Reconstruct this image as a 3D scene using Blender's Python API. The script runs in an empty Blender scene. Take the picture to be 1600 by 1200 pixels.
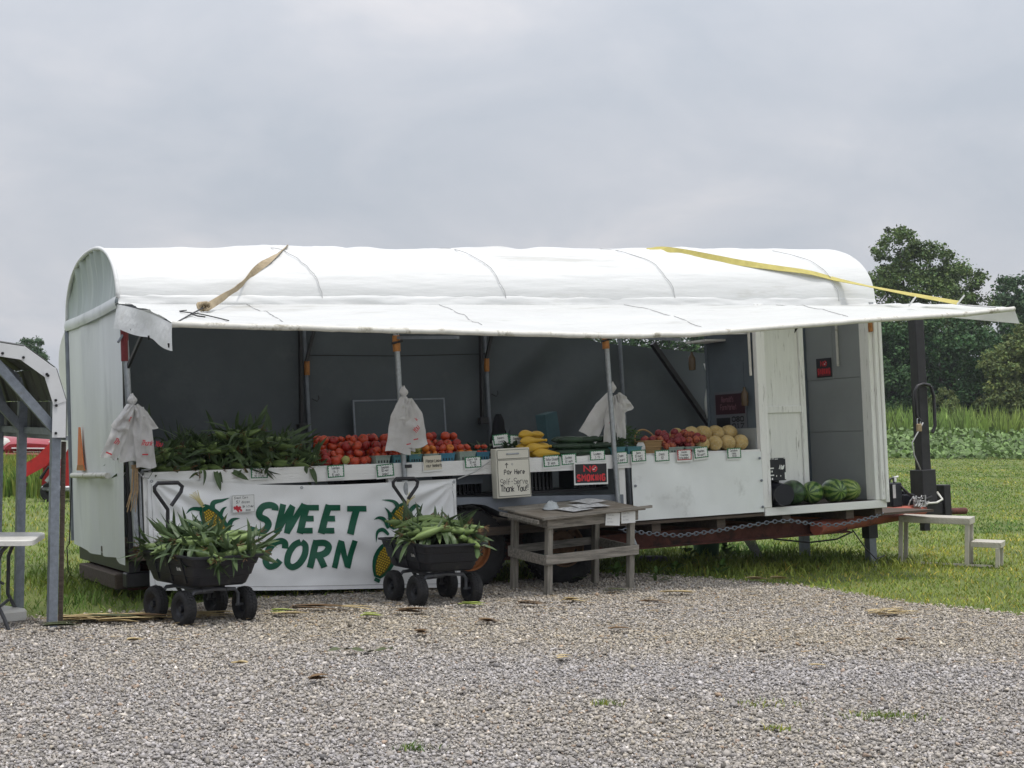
import bpy, math, random
import numpy as np
from mathutils import Vector, Matrix, noise
from math import sin, cos, pi, radians, sqrt, atan2, exp

rnd = random.Random(7)
nr = np.random.default_rng(11)
scene = bpy.context.scene
col = scene.collection

# ------------------------------------------------------------------ camera
cam_data = bpy.data.cameras.new('camera')
cam_data.sensor_width = 36.0
cam_data.lens = 36.0 * 2370 / 1600
cam_data.clip_start = 0.1
cam_data.clip_end = 3000
cam = bpy.data.objects.new('camera', cam_data)
col.objects.link(cam)
cam.matrix_world = (Matrix.Translation((0, 0, 1.55)) @ Matrix.Rotation(radians(90) + 0.0213, 4, 'X')
                    @ Matrix.Rotation(0.0119, 4, 'Z'))
scene.camera = cam
scene.render.resolution_x = 1024
scene.render.resolution_y = 768

# ------------------------------------------------------------------ light
SUN = Vector((0.17, -0.16, 1.0)).normalized()          # towards the sun: high, a little in front
sun_data = bpy.data.lights.new('sun', 'SUN')
sun_data.energy = 2.2
sun_data.angle = radians(5.0)
sun_data.color = (1.0, 0.955, 0.89)
sun = bpy.data.objects.new('sun', sun_data)
sun.rotation_euler = SUN.to_track_quat('Z', 'Y').to_euler()
col.objects.link(sun)

world = bpy.data.worlds.new('World')
scene.world = world
world.use_nodes = True
nt = world.node_tree
nt.nodes.clear()
def wn(t, **k):
    n = nt.nodes.new(t)
    for a, b in k.items():
        setattr(n, a, b)
    return n
w_out = wn('ShaderNodeOutputWorld')
w_bg = wn('ShaderNodeBackground')
sky = wn('ShaderNodeTexSky', sky_type='NISHITA', sun_disc=False)
sky.sun_elevation = math.asin(SUN.z)
sky.sun_rotation = atan2(SUN.x, SUN.y)
sky.air_density = 1.4
sky.dust_density = 3.0
tc = wn('ShaderNodeTexCoord')
sep = wn('ShaderNodeSeparateXYZ')
nt.links.new(tc.outputs['Generated'], sep.inputs[0])
def wmath(op, a, b=None):
    n = wn('ShaderNodeMath', operation=op)
    for i, v in enumerate((a, b)):
        if v is None: continue
        if isinstance(v, (int, float)): n.inputs[i].default_value = v
        else: nt.links.new(v, n.inputs[i])
    return n.outputs[0]
den = wmath('ADD', wmath('MAXIMUM', sep.outputs[2], 0.0), 0.42)
cx = wmath('DIVIDE', sep.outputs[0], den)
cy = wmath('DIVIDE', sep.outputs[1], den)
cmb = wn('ShaderNodeCombineXYZ')
nt.links.new(cx, cmb.inputs[0]); nt.links.new(cy, cmb.inputs[1])
n1 = wn('ShaderNodeTexNoise'); n1.inputs['Scale'].default_value = 3.4; n1.inputs['Detail'].default_value = 9; n1.inputs['Roughness'].default_value = 0.55; n1.inputs['Distortion'].default_value = 0.35
n2 = wn('ShaderNodeTexNoise'); n2.inputs['Scale'].default_value = 1.3; n2.inputs['Detail'].default_value = 4
mp = wn('ShaderNodeMapping'); mp.inputs['Location'].default_value = (3.3, 1.7, 0.4)
nt.links.new(cmb.outputs[0], mp.inputs[0])
nt.links.new(mp.outputs[0], n1.inputs['Vector']); nt.links.new(cmb.outputs[0], n2.inputs['Vector'])
fac = wmath('ADD', wmath('MULTIPLY', n1.outputs[0], 0.65), wmath('MULTIPLY', n2.outputs[0], 0.35))
ramp = wn('ShaderNodeValToRGB')
ramp.color_ramp.elements[0].position = 0.36; ramp.color_ramp.elements[0].color = (0.495, 0.535, 0.60, 1)
ramp.color_ramp.elements[1].position = 0.64; ramp.color_ramp.elements[1].color = (0.71, 0.705, 0.735, 1)
e = ramp.color_ramp.elements.new(0.5); e.color = (0.575, 0.60, 0.655, 1)
nt.links.new(fac, ramp.inputs[0])
skys = wn('ShaderNodeMixRGB', blend_type='MULTIPLY'); skys.inputs[0].default_value = 1.0
skys.inputs[2].default_value = (0.1, 0.1, 0.1, 1)
nt.links.new(sky.outputs[0], skys.inputs[1])
mx = wn('ShaderNodeMixRGB'); mx.inputs[0].default_value = 0.95
nt.links.new(skys.outputs[0], mx.inputs[1]); nt.links.new(ramp.outputs[0], mx.inputs[2])
# an overcast dome grows brighter towards the zenith
grad = wmath('ADD', wmath('MULTIPLY', wmath('POWER', wmath('MAXIMUM', sep.outputs[2], 0.0), 1.6), 1.7), 0.985)
mg = wn('ShaderNodeMixRGB', blend_type='MULTIPLY'); mg.inputs[0].default_value = 1.0
nt.links.new(mx.outputs[0], mg.inputs[1]); nt.links.new(grad, mg.inputs[2])
nt.links.new(mg.outputs[0], w_bg.inputs[0])
w_bg.inputs[1].default_value = 1.0
nt.links.new(w_bg.outputs[0], w_out.inputs[0])

scene.view_settings.view_transform = 'Standard'
scene.view_settings.look = 'None'
scene.view_settings.exposure = 0.0
scene.view_settings.gamma = 1.0
scene.view_settings.use_curve_mapping = False

# ------------------------------------------------------------------ materials
MATS = {}
def mat(name, c, rough=0.6, var=0.18, scale=6.0, c2=None, bump=0.0, bscale=40.0, metal=0.0, stretch=None,
        spots=None, spot_scale=3.0, spot_at=0.62, translucent=0.0, spec=0.4, attr=None, coat=0.0, fine=0.0):
    """Procedural surface: noise-varied base colour, optional second-colour patches, fine relief."""
    m = bpy.data.materials.new(name); m.use_nodes = True
    t = m.node_tree; N = t.nodes; L = t.links
    b = N['Principled BSDF']
    b.inputs['Roughness'].default_value = rough
    b.inputs['Metallic'].default_value = metal
    b.inputs['Specular IOR Level'].default_value = spec
    if coat: b.inputs['Coat Weight'].default_value = coat
    co = N.new('ShaderNodeTexCoord')
    vec = co.outputs['Object']
    if stretch:
        mpn = N.new('ShaderNodeMapping'); mpn.inputs['Scale'].default_value = stretch
        L.new(vec, mpn.inputs[0]); vec = mpn.outputs[0]
    n = N.new('ShaderNodeTexNoise'); n.inputs['Scale'].default_value = scale; n.inputs['Detail'].default_value = 6
    n.inputs['Roughness'].default_value = 0.65
    L.new(vec, n.inputs['Vector'])
    r = N.new('ShaderNodeValToRGB')
    lo = tuple(max(0, x * (1 - var)) for x in c) + (1,)
    hi = tuple(min(1, x * (1 + var)) for x in (c2 or c)) + (1,)
    r.color_ramp.elements[0].position = 0.3; r.color_ramp.elements[0].color = lo
    r.color_ramp.elements[1].position = 0.7; r.color_ramp.elements[1].color = hi
    L.new(n.outputs[0], r.inputs[0])
    out = r.outputs[0]
    if spots:
        n3 = N.new('ShaderNodeTexNoise'); n3.inputs['Scale'].default_value = spot_scale; n3.inputs['Detail'].default_value = 8
        n3.inputs['Roughness'].default_value = 0.7
        L.new(vec, n3.inputs['Vector'])
        r3 = N.new('ShaderNodeValToRGB')
        r3.color_ramp.elements[0].position = spot_at - 0.05; r3.color_ramp.elements[0].color = (0, 0, 0, 1)
        r3.color_ramp.elements[1].position = spot_at + 0.08; r3.color_ramp.elements[1].color = (1, 1, 1, 1)
        L.new(n3.outputs[0], r3.inputs[0])
        mm = N.new('ShaderNodeMixRGB'); mm.inputs[2].default_value = tuple(spots) + (1,)
        L.new(r3.outputs[0], mm.inputs[0]); L.new(out, mm.inputs[1]); out = mm.outputs[0]
    if attr:
        an = N.new('ShaderNodeAttribute'); an.attribute_name = attr
        mm = N.new('ShaderNodeMixRGB'); mm.blend_type = 'MULTIPLY'; mm.inputs[0].default_value = 1
        L.new(out, mm.inputs[1]); L.new(an.outputs['Color'], mm.inputs[2]); out = mm.outputs[0]
    L.new(out, b.inputs['Base Color'])
    if bump:
        n2_ = N.new('ShaderNodeTexNoise'); n2_.inputs['Scale'].default_value = bscale; n2_.inputs['Detail'].default_value = 5
        L.new(vec, n2_.inputs['Vector'])
        bn = N.new('ShaderNodeBump'); bn.inputs['Strength'].default_value = bump; bn.inputs['Distance'].default_value = 0.02
        L.new(n2_.outputs[0], bn.inputs['Height']); L.new(bn.outputs[0], b.inputs['Normal'])
    if translucent:
        tr = N.new('ShaderNodeBsdfTranslucent'); L.new(out, tr.inputs['Color'])
        ms = N.new('ShaderNodeMixShader'); ms.inputs[0].default_value = translucent
        o = N['Material Output']
        L.new(b.outputs[0], ms.inputs[1]); L.new(tr.outputs[0], ms.inputs[2]); L.new(ms.outputs[0], o.inputs[0])
    MATS[name] = m
    return m

# ------------------------------------------------------------------ mesh builder
class MB:
    def __init__(s):
        s.v = []; s.f = []; s.mi = []; s.cur = 0; s.T = None
    def add(s, vs, fs):
        o = len(s.v)
        if s.T is not None: vs = [s.T @ Vector(p) for p in vs]
        s.v.extend([tuple(p) for p in vs])
        s.f.extend([tuple(i + o for i in f) for f in fs]); s.mi.extend([s.cur] * len(fs))
    def box(s, a, b, bev=0.0):
        (x0, y0, z0), (x1, y1, z1) = a, b
        if bev <= 0:
            s.add([(x0,y0,z0),(x1,y0,z0),(x1,y1,z0),(x0,y1,z0),(x0,y0,z1),(x1,y0,z1),(x1,y1,z1),(x0,y1,z1)],
                  [(0,3,2,1),(4,5,6,7),(0,1,5,4),(1,2,6,5),(2,3,7,6),(3,0,4,7)])
        else:
            C = ((x0, y0, z0), (x1, y1, z1)); d = bev; vs = []; ix = {}
            for c in range(8):
                b3 = (c & 1, (c >> 1) & 1, (c >> 2) & 1)
                for ax in range(3):               # vertex lying on the face normal to ax
                    p = [C[b3[k]][k] + ((d if b3[k] == 0 else -d) if k != ax else 0) for k in range(3)]
                    ix[(c, ax)] = len(vs); vs.append(p)
            fs = []
            for ax in range(3):
                a1, a2 = 1 << ((ax + 1) % 3), 1 << ((ax + 2) % 3)
                fs.append((ix[(0, ax)], ix[(a2, ax)], ix[(a1 | a2, ax)], ix[(a1, ax)]))
                h = 1 << ax
                fs.append((ix[(h, ax)], ix[(h | a1, ax)], ix[(h | a1 | a2, ax)], ix[(h | a2, ax)]))
                for k1 in (0, a1):                # edges parallel to ax
                    for k2 in (0, a2):
                        c0 = k1 | k2; c1 = c0 | h; e1, e2 = (ax + 1) % 3, (ax + 2) % 3
                        q = (ix[(c0, e1)], ix[(c0, e2)], ix[(c1, e2)], ix[(c1, e1)])
                        fs.append(q if (k1 == 0) == (k2 == 0) else q[::-1])
            for c in range(8):
                q = (ix[(c, 0)], ix[(c, 1)], ix[(c, 2)])
                fs.append(q[::-1] if bin(c).count('1') % 2 == 0 else q)
            s.add(vs, fs)
    def bar(s, p, q, w, h, up=(0, 0, 1)):
        """Rectangular bar from p to q."""
        p = Vector(p); q = Vector(q); d = (q - p).normalized(); up = Vector(up)
        a = d.cross(up)
        if a.length < 1e-4: a = d.cross(Vector((1, 0, 0)))
        a.normalize(); b = a.cross(d).normalized()
        a *= w / 2; b *= h / 2
        vs = [p-a-b, p+a-b, p+a+b, p-a+b, q-a-b, q+a-b, q+a+b, q-a+b]
        s.add(vs, [(0,1,2,3),(7,6,5,4),(4,5,1,0),(5,6,2,1),(6,7,3,2),(7,4,0,3)])
    def tube(s, pts, r, n=8, caps=True, closed=False):
        pts = [Vector(p) for p in pts]; m = len(pts)
        rs = r if isinstance(r, (list, tuple)) else [r] * m
        vs = []; prev = None
        for i in range(m):
            if closed: d = pts[(i+1) % m] - pts[i-1]
            else: d = pts[min(i+1, m-1)] - pts[max(i-1, 0)]
            d.normalize()
            if prev is None:
                a = d.cross(Vector((0, 0, 1)))
                if a.length < 0.05: a = d.cross(Vector((1, 0, 0)))
            else:
                a = prev - d * prev.dot(d)
                if a.length < 1e-4: a = d.cross(Vector((1, 0, 0)))
            a.normalize(); prev = a; b = d.cross(a)
            for k in range(n):
                t = 2 * pi * k / n
                vs.append(pts[i] + (a * cos(t) + b * sin(t)) * rs[i])
        fs = []
        for i in range(m if closed else m - 1):
            for k in range(n):
                k2 = (k + 1) % n; i2 = (i + 1) % m
                fs.append((i*n+k, i*n+k2, i2*n+k2, i2*n+k))
        if caps and not closed:
            fs.append(tuple(reversed(range(n)))); fs.append(tuple(range((m-1)*n, m*n)))
        s.add(vs, fs)
    def lathe(s, prof, n=16, axis='z', c=(0, 0, 0)):
        """prof: list of (radius, height)."""
        vs = []; fs = []
        for (r, h) in prof:
            for k in range(n):
                t = 2*pi*k/n; x, y = r*cos(t), r*sin(t)
                p = {'z': (x, y, h), 'y': (x, h, -y), 'x': (h, x, y)}[axis]
                vs.append((p[0]+c[0], p[1]+c[1], p[2]+c[2]))
        for i in range(len(prof)-1):
            for k in range(n):
                k2 = (k+1) % n
                fs.append((i*n+k, i*n+k2, (i+1)*n+k2, (i+1)*n+k))
        s.add(vs, fs)
    def poly(s, pts, thick, axis=1):
        """Extruded polygon given as 3D points (planar)."""
        pts = [Vector(p) for p in pts]; n = len(pts)
        off = Vector((0, 0, 0)); off[axis] = thick
        s.add(pts + [p + off for p in pts],
              [tuple(range(n)), tuple(reversed(range(n, 2*n)))] + [(i, i+n, (i+1) % n + n, (i+1) % n) for i in range(n)])
    def grid(s, fn, nu, nv):
        vs = [fn(i / nu, j / nv) for j in range(nv+1) for i in range(nu+1)]
        fs = [(j*(nu+1)+i, j*(nu+1)+i+1, (j+1)*(nu+1)+i+1, (j+1)*(nu+1)+i) for j in range(nv) for i in range(nu)]
        s.add(vs, fs)
    def mesh(s, name, mats, smooth=None):
        me = bpy.data.meshes.new(name)
        me.from_pydata(s.v, [], s.f)
        for m in (mats if isinstance(mats, (list, tuple)) else [mats]): me.materials.append(m)
        if any(s.mi): me.polygons.foreach_set('material_index', s.mi)
        if smooth is not None:
            me.polygons.foreach_set('use_smooth', [True] * len(s.f))
            if smooth < 179:
                try: me.set_sharp_from_angle(angle=radians(smooth))
                except Exception: pass
        me.update()
        return me
    def build(s, name, mats, parent=None, smooth=None):
        return link(name, s.mesh(name, mats, smooth), parent)

def link(name, data, parent=None):
    o = bpy.data.objects.new(name, data); col.objects.link(o)
    if parent is not None: o.parent = parent
    return o
def tag(o, label=None, cat=None, group=None, kind=None):
    if label: o['label'] = label
    if cat: o['category'] = cat
    if group: o['group'] = group
    if kind: o['kind'] = kind
    return o
def empty(name, M=None):
    o = bpy.data.objects.new(name, None); col.objects.link(o); o.empty_display_size = 0.1
    if M is not None: o.matrix_basis = M
    return o
def copy_tree(o, parent=None):
    c = o.copy(); col.objects.link(c)
    if parent is not None: c.parent = parent
    for ch in o.children: copy_tree(ch, c)
    return c
def np_mesh(name, V, F, mats, colors=None, smooth=False):
    """V (n,3), F (m,k) numpy arrays; colors per vertex (n,3)."""
    me = bpy.data.meshes.new(name)
    n, (m, k) = len(V), F.shape
    me.vertices.add(n); me.vertices.foreach_set('co', V.astype(np.float32).ravel())
    me.loops.add(m*k); me.loops.foreach_set('vertex_index', F.astype(np.int32).ravel())
    me.polygons.add(m); me.polygons.foreach_set('loop_start', np.arange(0, m*k, k, dtype=np.int32))
    me.polygons.foreach_set('loop_total', np.full(m, k, dtype=np.int32))
    if smooth: me.polygons.foreach_set('use_smooth', np.ones(m, dtype=bool))
    for mm in (mats if isinstance(mats, (list, tuple)) else [mats]): me.materials.append(mm)
    if colors is not None:
        a = me.color_attributes.new('tint', 'FLOAT_COLOR', 'POINT')
        c4 = np.ones((n, 4), dtype=np.float32); c4[:, :3] = colors
        a.data.foreach_set('color', c4.ravel())
    me.update(calc_edges=True)
    return me
def N3(x, y=0.0, z=0.0): return noise.noise(Vector((x, y, z)))

# trailer frame: u along the length, v towards the back, w up from the deck
TM = (Matrix.Translation((-3.0778, 12.3045, 0.4095)) @ Matrix.Rotation(0.4547, 4, 'Z')
      @ Matrix.Rotation(-0.0415, 4, 'Y') @ Matrix.Rotation(-0.0356, 4, 'X'))
def TP(u, v, w): return TM @ Vector((u, v, w))
def onT(u, v, w, rz=0.0, rx=0.0, ry=0.0, s=1.0):
    return (TM @ Matrix.Translation((u, v, w)) @ Matrix.Rotation(rz, 4, 'Z') @ Matrix.Rotation(rx, 4, 'X')
            @ Matrix.Rotation(ry, 4, 'Y') @ Matrix.Scale(s, 4))
def onG(x, y, rz=0.0, z=0.0):
    return Matrix.Translation((x, y, z)) @ Matrix.Rotation(rz, 4, 'Z')

m_tarp = mat('white_vinyl_tarp', (0.77, 0.78, 0.775), 0.5, 0.06, 1.5, bump=0.55, bscale=4.5, stretch=(0.45, 2.6, 2.6), spots=(0.60, 0.60, 0.57), spot_scale=1.3, spot_at=0.62, translucent=0.2)
m_awning = mat('white_awning_tarp', (0.80, 0.81, 0.80), 0.5, 0.06, 1.5, bump=0.5, bscale=4.0, stretch=(0.6, 2.2, 2.2), spots=(0.60, 0.60, 0.57), spot_scale=1.3, spot_at=0.62, translucent=0.33)
m_tarp_end = mat('grey_white_end_tarp', (0.70, 0.72, 0.73), 0.5, 0.08, 1.6, bump=0.12, bscale=6, spots=(0.60, 0.62, 0.635), spot_scale=2.0, spot_at=0.6, stretch=(1, 1.2, 0.35))
m_tarp_dirty = mat('stained_tarp_edge', (0.66, 0.65, 0.60), 0.6, 0.15, 9, spots=(0.30, 0.28, 0.22), spot_scale=9, spot_at=0.58)
m_tarp_in = mat('grey_inner_tarp', (0.080, 0.094, 0.104), 0.6, 0.12, 1.2, bump=0.5, bscale=2.2, spots=(0.095, 0.11, 0.12), spot_scale=1.4, spot_at=0.58)
m_paint = mat('weathered_white_paint', (0.82, 0.82, 0.80), 0.6, 0.06, 3, spots=(0.22, 0.20, 0.18), spot_scale=5, spot_at=0.63, stretch=(7, 7, 0.6), bump=0.2, bscale=30)
m_paint_h = mat('weathered_white_board', (0.78, 0.78, 0.76), 0.6, 0.07, 3, spots=(0.30, 0.27, 0.24), spot_scale=6, spot_at=0.67, stretch=(0.6, 4, 4), bump=0.2, bscale=30)
m_ply = mat('grey_painted_plywood', (0.30, 0.32, 0.325), 0.65, 0.06, 2, bump=0.1, bscale=20, spots=(0.30, 0.31, 0.31), spot_scale=4, spot_at=0.7)
m_ply_dark = mat('shaded_plywood', (0.10, 0.125, 0.15), 0.65, 0.1, 2, bump=0.1, bscale=20)  # partition's weathered white paint, with its bluish shade put into the colour
m_galv = mat('galvanised_steel', (0.36, 0.38, 0.40), 0.42, 0.2, 30, metal=0.7)
m_galv_dark = mat('dull_galvanised_steel', (0.20, 0.22, 0.25), 0.5, 0.18, 12, metal=0.35)
m_black = mat('black_painted_steel', (0.022, 0.021, 0.024), 0.45, 0.3, 14, spots=(0.10, 0.06, 0.045), spot_scale=12, spot_at=0.7)
m_rust = mat('rust_red_steel', (0.115, 0.040, 0.030), 0.8, 0.35, 8, spots=(0.045, 0.025, 0.02), spot_scale=5, spot_at=0.55, bump=0.4, bscale=50)
m_red_pipe = mat('faded_red_paint_steel', (0.36, 0.10, 0.07), 0.65, 0.2, 8, spots=(0.12, 0.06, 0.05), spot_scale=6, spot_at=0.6)
m_rim = mat('rusty_orange_rim', (0.33, 0.12, 0.035), 0.7, 0.3, 9, spots=(0.10, 0.05, 0.03), spot_scale=8, spot_at=0.58)
m_rim_brown = mat('shaded_brown_rim', (0.15, 0.085, 0.045), 0.75, 0.3, 9, spots=(0.07, 0.045, 0.03), spot_scale=8, spot_at=0.56)  # browner rim of the right wheels, its shade darkened into the colour
m_tyre = mat('tyre_rubber', (0.018, 0.018, 0.019), 0.8, 0.3, 20, bump=0.4, bscale=60, spots=(0.05, 0.046, 0.04), spot_scale=7, spot_at=0.62)
m_fender = mat('grey_painted_fender', (0.17, 0.19, 0.22), 0.5, 0.15, 5, spots=(0.32, 0.33, 0.34), spot_scale=8, spot_at=0.68)
m_wood_dark = mat('old_dark_timber', (0.085, 0.065, 0.05), 0.85, 0.35, 10, stretch=(0.5, 3, 3), bump=0.4, bscale=40)
m_orange = mat('orange_plastic', (0.60, 0.13, 0.02), 0.45, 0.15, 12)
m_orange_dull = mat('dull_orange_paint', (0.36, 0.15, 0.04), 0.6, 0.3, 20)
m_red_dark = mat('dark_red_paint', (0.16, 0.018, 0.02), 0.5, 0.25, 12)
m_cord = mat('grey_cord', (0.42, 0.42, 0.42), 0.8, 0.2, 20)
m_cord_black = mat('black_cable', (0.015, 0.015, 0.016), 0.6, 0.2, 20)
m_rope = mat('manila_rope', (0.36, 0.25, 0.14), 0.9, 0.25, 40)
# ------------------------------------------------------------------ the trailer
trailer = tag(empty('produce_trailer', TM), 'long white tarp-roofed farm stand trailer with its awning raised', 'trailer')
T = trailer
L_, W_, H_ = 7.73, 2.345, 2.07

m_gable = mat('dull_green_grey_tarp', (0.40, 0.45, 0.44), 0.5, 0.12, 1.6, bump=0.15, bscale=6, spots=(0.56, 0.60, 0.58), spot_scale=2.2, spot_at=0.6, stretch=(1, 3.5, 0.35))
# deck, joists, frame
b = MB(); b.box((0.0, 0.0, -0.05), (7.72, W_, 0.0)); b.build('deck', m_wood_dark, T)
b = MB(); b.box((6.215, -0.03, -0.075), (7.74, -0.001, 0.005), 0.004); b.build('deck_edge_board', m_paint_h, T)
b = MB(); b.box((0.02, -0.001, -0.045), (6.2, -0.03, -0.07)); b.build('deck_edge_rail', m_wood_dark, T)
for u in (0.35, 1.1, 1.85, 2.55, 4.98, 5.72, 6.5, 7.29, 7.66):
    b = MB(); b.box((u - 0.05, 0.01, -0.165), (u + 0.05, W_ - 0.02, -0.051), 0.004); b.build('joist', m_wood_dark, T)
for v in (0.34, 2.0):
    b = MB()
    b.box((0.05, v - 0.06, -0.187), (7.5, v + 0.06, -0.168)); b.box((0.05, v - 0.06, -0.33), (7.5, v + 0.06, -0.312)); b.box((0.05, v - 0.008, -0.312), (7.5, v + 0.008, -0.187))
    b.build('main_beam', m_rust, T)
b = MB(); b.box((0.0, 0.05, -0.165), (0.09, 2.25, -0.055)); b.build('end_crossmember', m_black, T)
b = MB(); b.box((-0.06, 0.32, -0.32), (0.05, 1.95, -0.19), 0.01); b.build('end_bumper', m_wood_dark, T)
b = MB(); b.box((-0.02, 0.06, -0.29), (0.28, 0.22, -0.17), 0.01); b.build('tail_light_box', m_black, T)
for v in (0.75, 1.6):
    b = MB(); b.bar((0.1, v, -0.25), (7.4, v, -0.25), 0.05, 0.1); b.build('inner_beam', m_rust, T)

# wheels: tandem axle, walking beam
def wheel_mesh(r, wd, rim_r):
    b = MB()
    h = wd / 2
    prof = [(rim_r*1.0, -h*0.75), (rim_r*1.10, -h*0.92), (r*0.80, -h), (r*0.93, -h*0.93), (r*0.985, -h*0.72), (r, -h*0.35), (r, h*0.35), (r*0.985, h*0.72), (r*0.93, h*0.93), (r*0.80, h), (rim_r*1.10, h*0.92), (rim_r*1.0, h*0.75)]
    b.lathe(prof, 40, 'y')
    # tread lugs
    for k in range(44):
        t = 2*pi*k/44
        for sgn in (-1, 1):
            R_ = Matrix.Rotation(t + sgn*0.035, 4, 'Y')
            b.T = R_
            b.box((r - 0.004, sgn*h*0.08 if sgn > 0 else -h*0.72, -0.012), (r + 0.008, h*0.72 if sgn > 0 else -h*0.08, 0.012))
    b.T = None
    return b.mesh('tyre', m_tyre, 50)
def rim_mesh(rim_r, wd):
    b = MB(); h = wd/2
    prof = [(rim_r*1.04, -h*0.80), (rim_r*1.04, -h*0.72), (rim_r*0.93, -h*0.68), (rim_r*0.90, -h*0.2), (rim_r*0.72, -h*0.12), (rim_r*0.66, -h*0.28), (rim_r*0.36, -h*0.30), (rim_r*0.30, -h*0.62), (rim_r*0.26, -h*0.68), (0.0005, -h*0.70)]
    b.lathe(prof, 28, 'y')
    for k in range(6):
        t = 2*pi*k/6
        b.lathe([(0.012, -h*0.36), (0.012, -h*0.29), ], 6, 'y', (rim_r*0.5*cos(t), 0, rim_r*0.5*sin(t)))
        b.lathe([(0.0005, -h*0.36), (0.012, -h*0.36)], 6, 'y', (rim_r*0.5*cos(t), 0, rim_r*0.5*sin(t)))
    for k in range(8):
        t = 2*pi*(k+.5)/8; c = (rim_r*0.78*cos(t), -h*0.155, rim_r*0.78*sin(t))
        b.cur = 1; b.lathe([(0.0005, 0), (0.017, -0.002)], 8, 'y', c); b.cur = 0
    return b.mesh('rim', [m_rim, m_black], 40)
tm, rm = wheel_mesh(0.36, 0.23, 0.20), rim_mesh(0.20, 0.23)
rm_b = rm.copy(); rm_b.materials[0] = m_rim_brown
for (u, w) in ((3.06, -0.185), (4.03, -0.222)):
    for v in (0.17, 2.1):
        wh = empty('wheel', Matrix.Translation((u, v, w)) @ Matrix.Rotation(0 if v < 1 else pi, 4, 'Z')); wh.parent = T
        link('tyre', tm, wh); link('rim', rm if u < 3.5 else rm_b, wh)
b = MB(); b.tube([(3.06, 0.3, -0.19), (3.06, 2.0, -0.19)], 0.04); b.tube([(4.03, 0.3, -0.22), (4.03, 2.0, -0.22)], 0.04); b.build('axles', m_rust, T)
b = MB(); b.bar((3.0, 0.42, -0.22), (4.1, 0.42, -0.26), 0.06, 0.12); b.build('walking_beam', m_rust, T)
# fender with two wheel arches
up = [(2.45, 0.305), (4.62, 0.225)]
low = [(4.62, 0.0), (4.52, 0.02), (4.44, 0.07), (4.36, 0.125), (4.25, 0.165), (4.05, 0.20), (3.88, 0.195), (3.72, 0.155), (3.62, 0.09), (3.55, 0.055), (3.47, 0.055), (3.39, 0.09), (3.29, 0.155), (3.18, 0.205), (3.06, 0.225), (2.9, 0.22), (2.72, 0.18), (2.6, 0.11), (2.5, 0.05), (2.45, 0.03)]
b = MB(); pts = up + low
n = len(low)
lo_ = low[::-1]
fr = [(u, -0.012, w) for (u, w) in lo_] + [(u, -0.012, 0.305 - 0.08*(u-2.45)/2.17) for (u, w) in lo_]
b.add(fr, [(i, i+1, n+i+1, n+i) for i in range(n-1)])
b.add([(u, -0.012, w) for (u, w) in lo_] + [(u, 0.36, w + 0.015) for (u, w) in lo_], [(i, n+i, n+i+1, i+1) for i in range(n-1)])
b.add([(2.45, -0.012, .305), (4.62, -0.012, .225), (4.62, 0.36, .225), (2.45, 0.36, .305)], [(0, 1, 2, 3)])
b.build('fender', m_fender, T)

# left end: wall tarp with soft folds, band and arched gable
def endfold(v, w): return 0.02*N3(v*2.2, w*0.5, 1.3) + 0.012*sin(v*9 + 1.2*N3(v, w*0.7, 4)) * (0.35 + 0.65*max(0, 1 - w/2.0))
def f(s, t):
    v = W_*(1 - s)+0.0; w = -0.03 + t*2.07 - 0.05*(1-t)*(1-s)*s*4 - (0.07*max(0, (s-0.82)/0.18)*(1-t)**3)
    u = -0.02 - endfold(v, w) - 0.03*(1-t)**2*max(0, 1-abs(s-0.95)*8)
    return (u, v, w)
b = MB(); b.grid(f, 60, 60); b.build('end_wall_tarp', m_tarp_end, T, 179)
def rise(u): return 0.525 + 0.135*u/7.7
def arch(th, k=1.0, u=0.0):      # th 0 back eave .. pi front eave
    c, s_ = cos(th), sin(th)
    e = 0.86
    return (W_/2 + W_/2*math.copysign(abs(c)**e, c)*k, H_ + rise(u)*abs(s_)**0.92)
def f(s, t):
    th = pi*s; v, w = arch(th)
    vc, wc = W_/2 + (v - W_/2)*1.0, w
    wb = H_ - 0.03
    w2 = wb + (wc - wb)*t
    return (-0.025 + 0.03*sin(th)*sin(pi*t) + 0.022*sin(v*19 + 5*N3(v*3, w2*1.2, 2))*t**0.5*sin(th), v, w2)
b = MB(); b.grid(f, 90, 24); b.build('gable_tarp', m_gable, T, 179)
b = MB()
b.grid(lambda s, t: (-0.045 - 0.012*sin(pi*t) - 0.006*N3(s*6, t), W_*(1-s)*1.02 - 0.02, 1.985 + 0.10*t - 0.012*sin(pi*s)), 40, 5)
b.build('gable_band', m_tarp_end, T, 179)
b = MB(); b.tube([(-0.03, arch(pi*i/40)[0], arch(pi*i/40)[1]) for i in range(41)], 0.018, 8); b.build('gable_piping', m_tarp, T, 179)
# white roller rod, its cord and the orange marker on the end wall
b = MB(); b.tube([(-0.06, 0.5, 0.625), (-0.06, 2.15, 0.618)], 0.026, 10); b.build('roller_rod', m_tarp_dirty, T, 40)
b = MB(); b.tube([(-0.07, 2.14, 0.61), (-0.075, 2.22, 0.3), (-0.09, 2.25, -0.02), (-0.1, 2.33, -0.06), (-0.1, 2.3, -0.3)], 0.006, 5); b.build('rod_cord', m_cord_black, T)
b = MB(); b.poly([(-0.055, 1.52, 0.665), (-0.055, 1.92, 0.665), (-0.055, 1.87, 0.72), (-0.055, 1.77, 1.06), (-0.055, 1.69, 1.06), (-0.055, 1.57, 0.72)], -0.006, 0); b.build('orange_marker', m_orange, T)
b = MB(); b.poly([(-0.062, 1.53, 0.668), (-0.062, 1.91, 0.668), (-0.062, 1.868, 0.715), (-0.062, 1.575, 0.715)], -0.002, 0); b.build('marker_foot', m_orange_dull, T)
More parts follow.
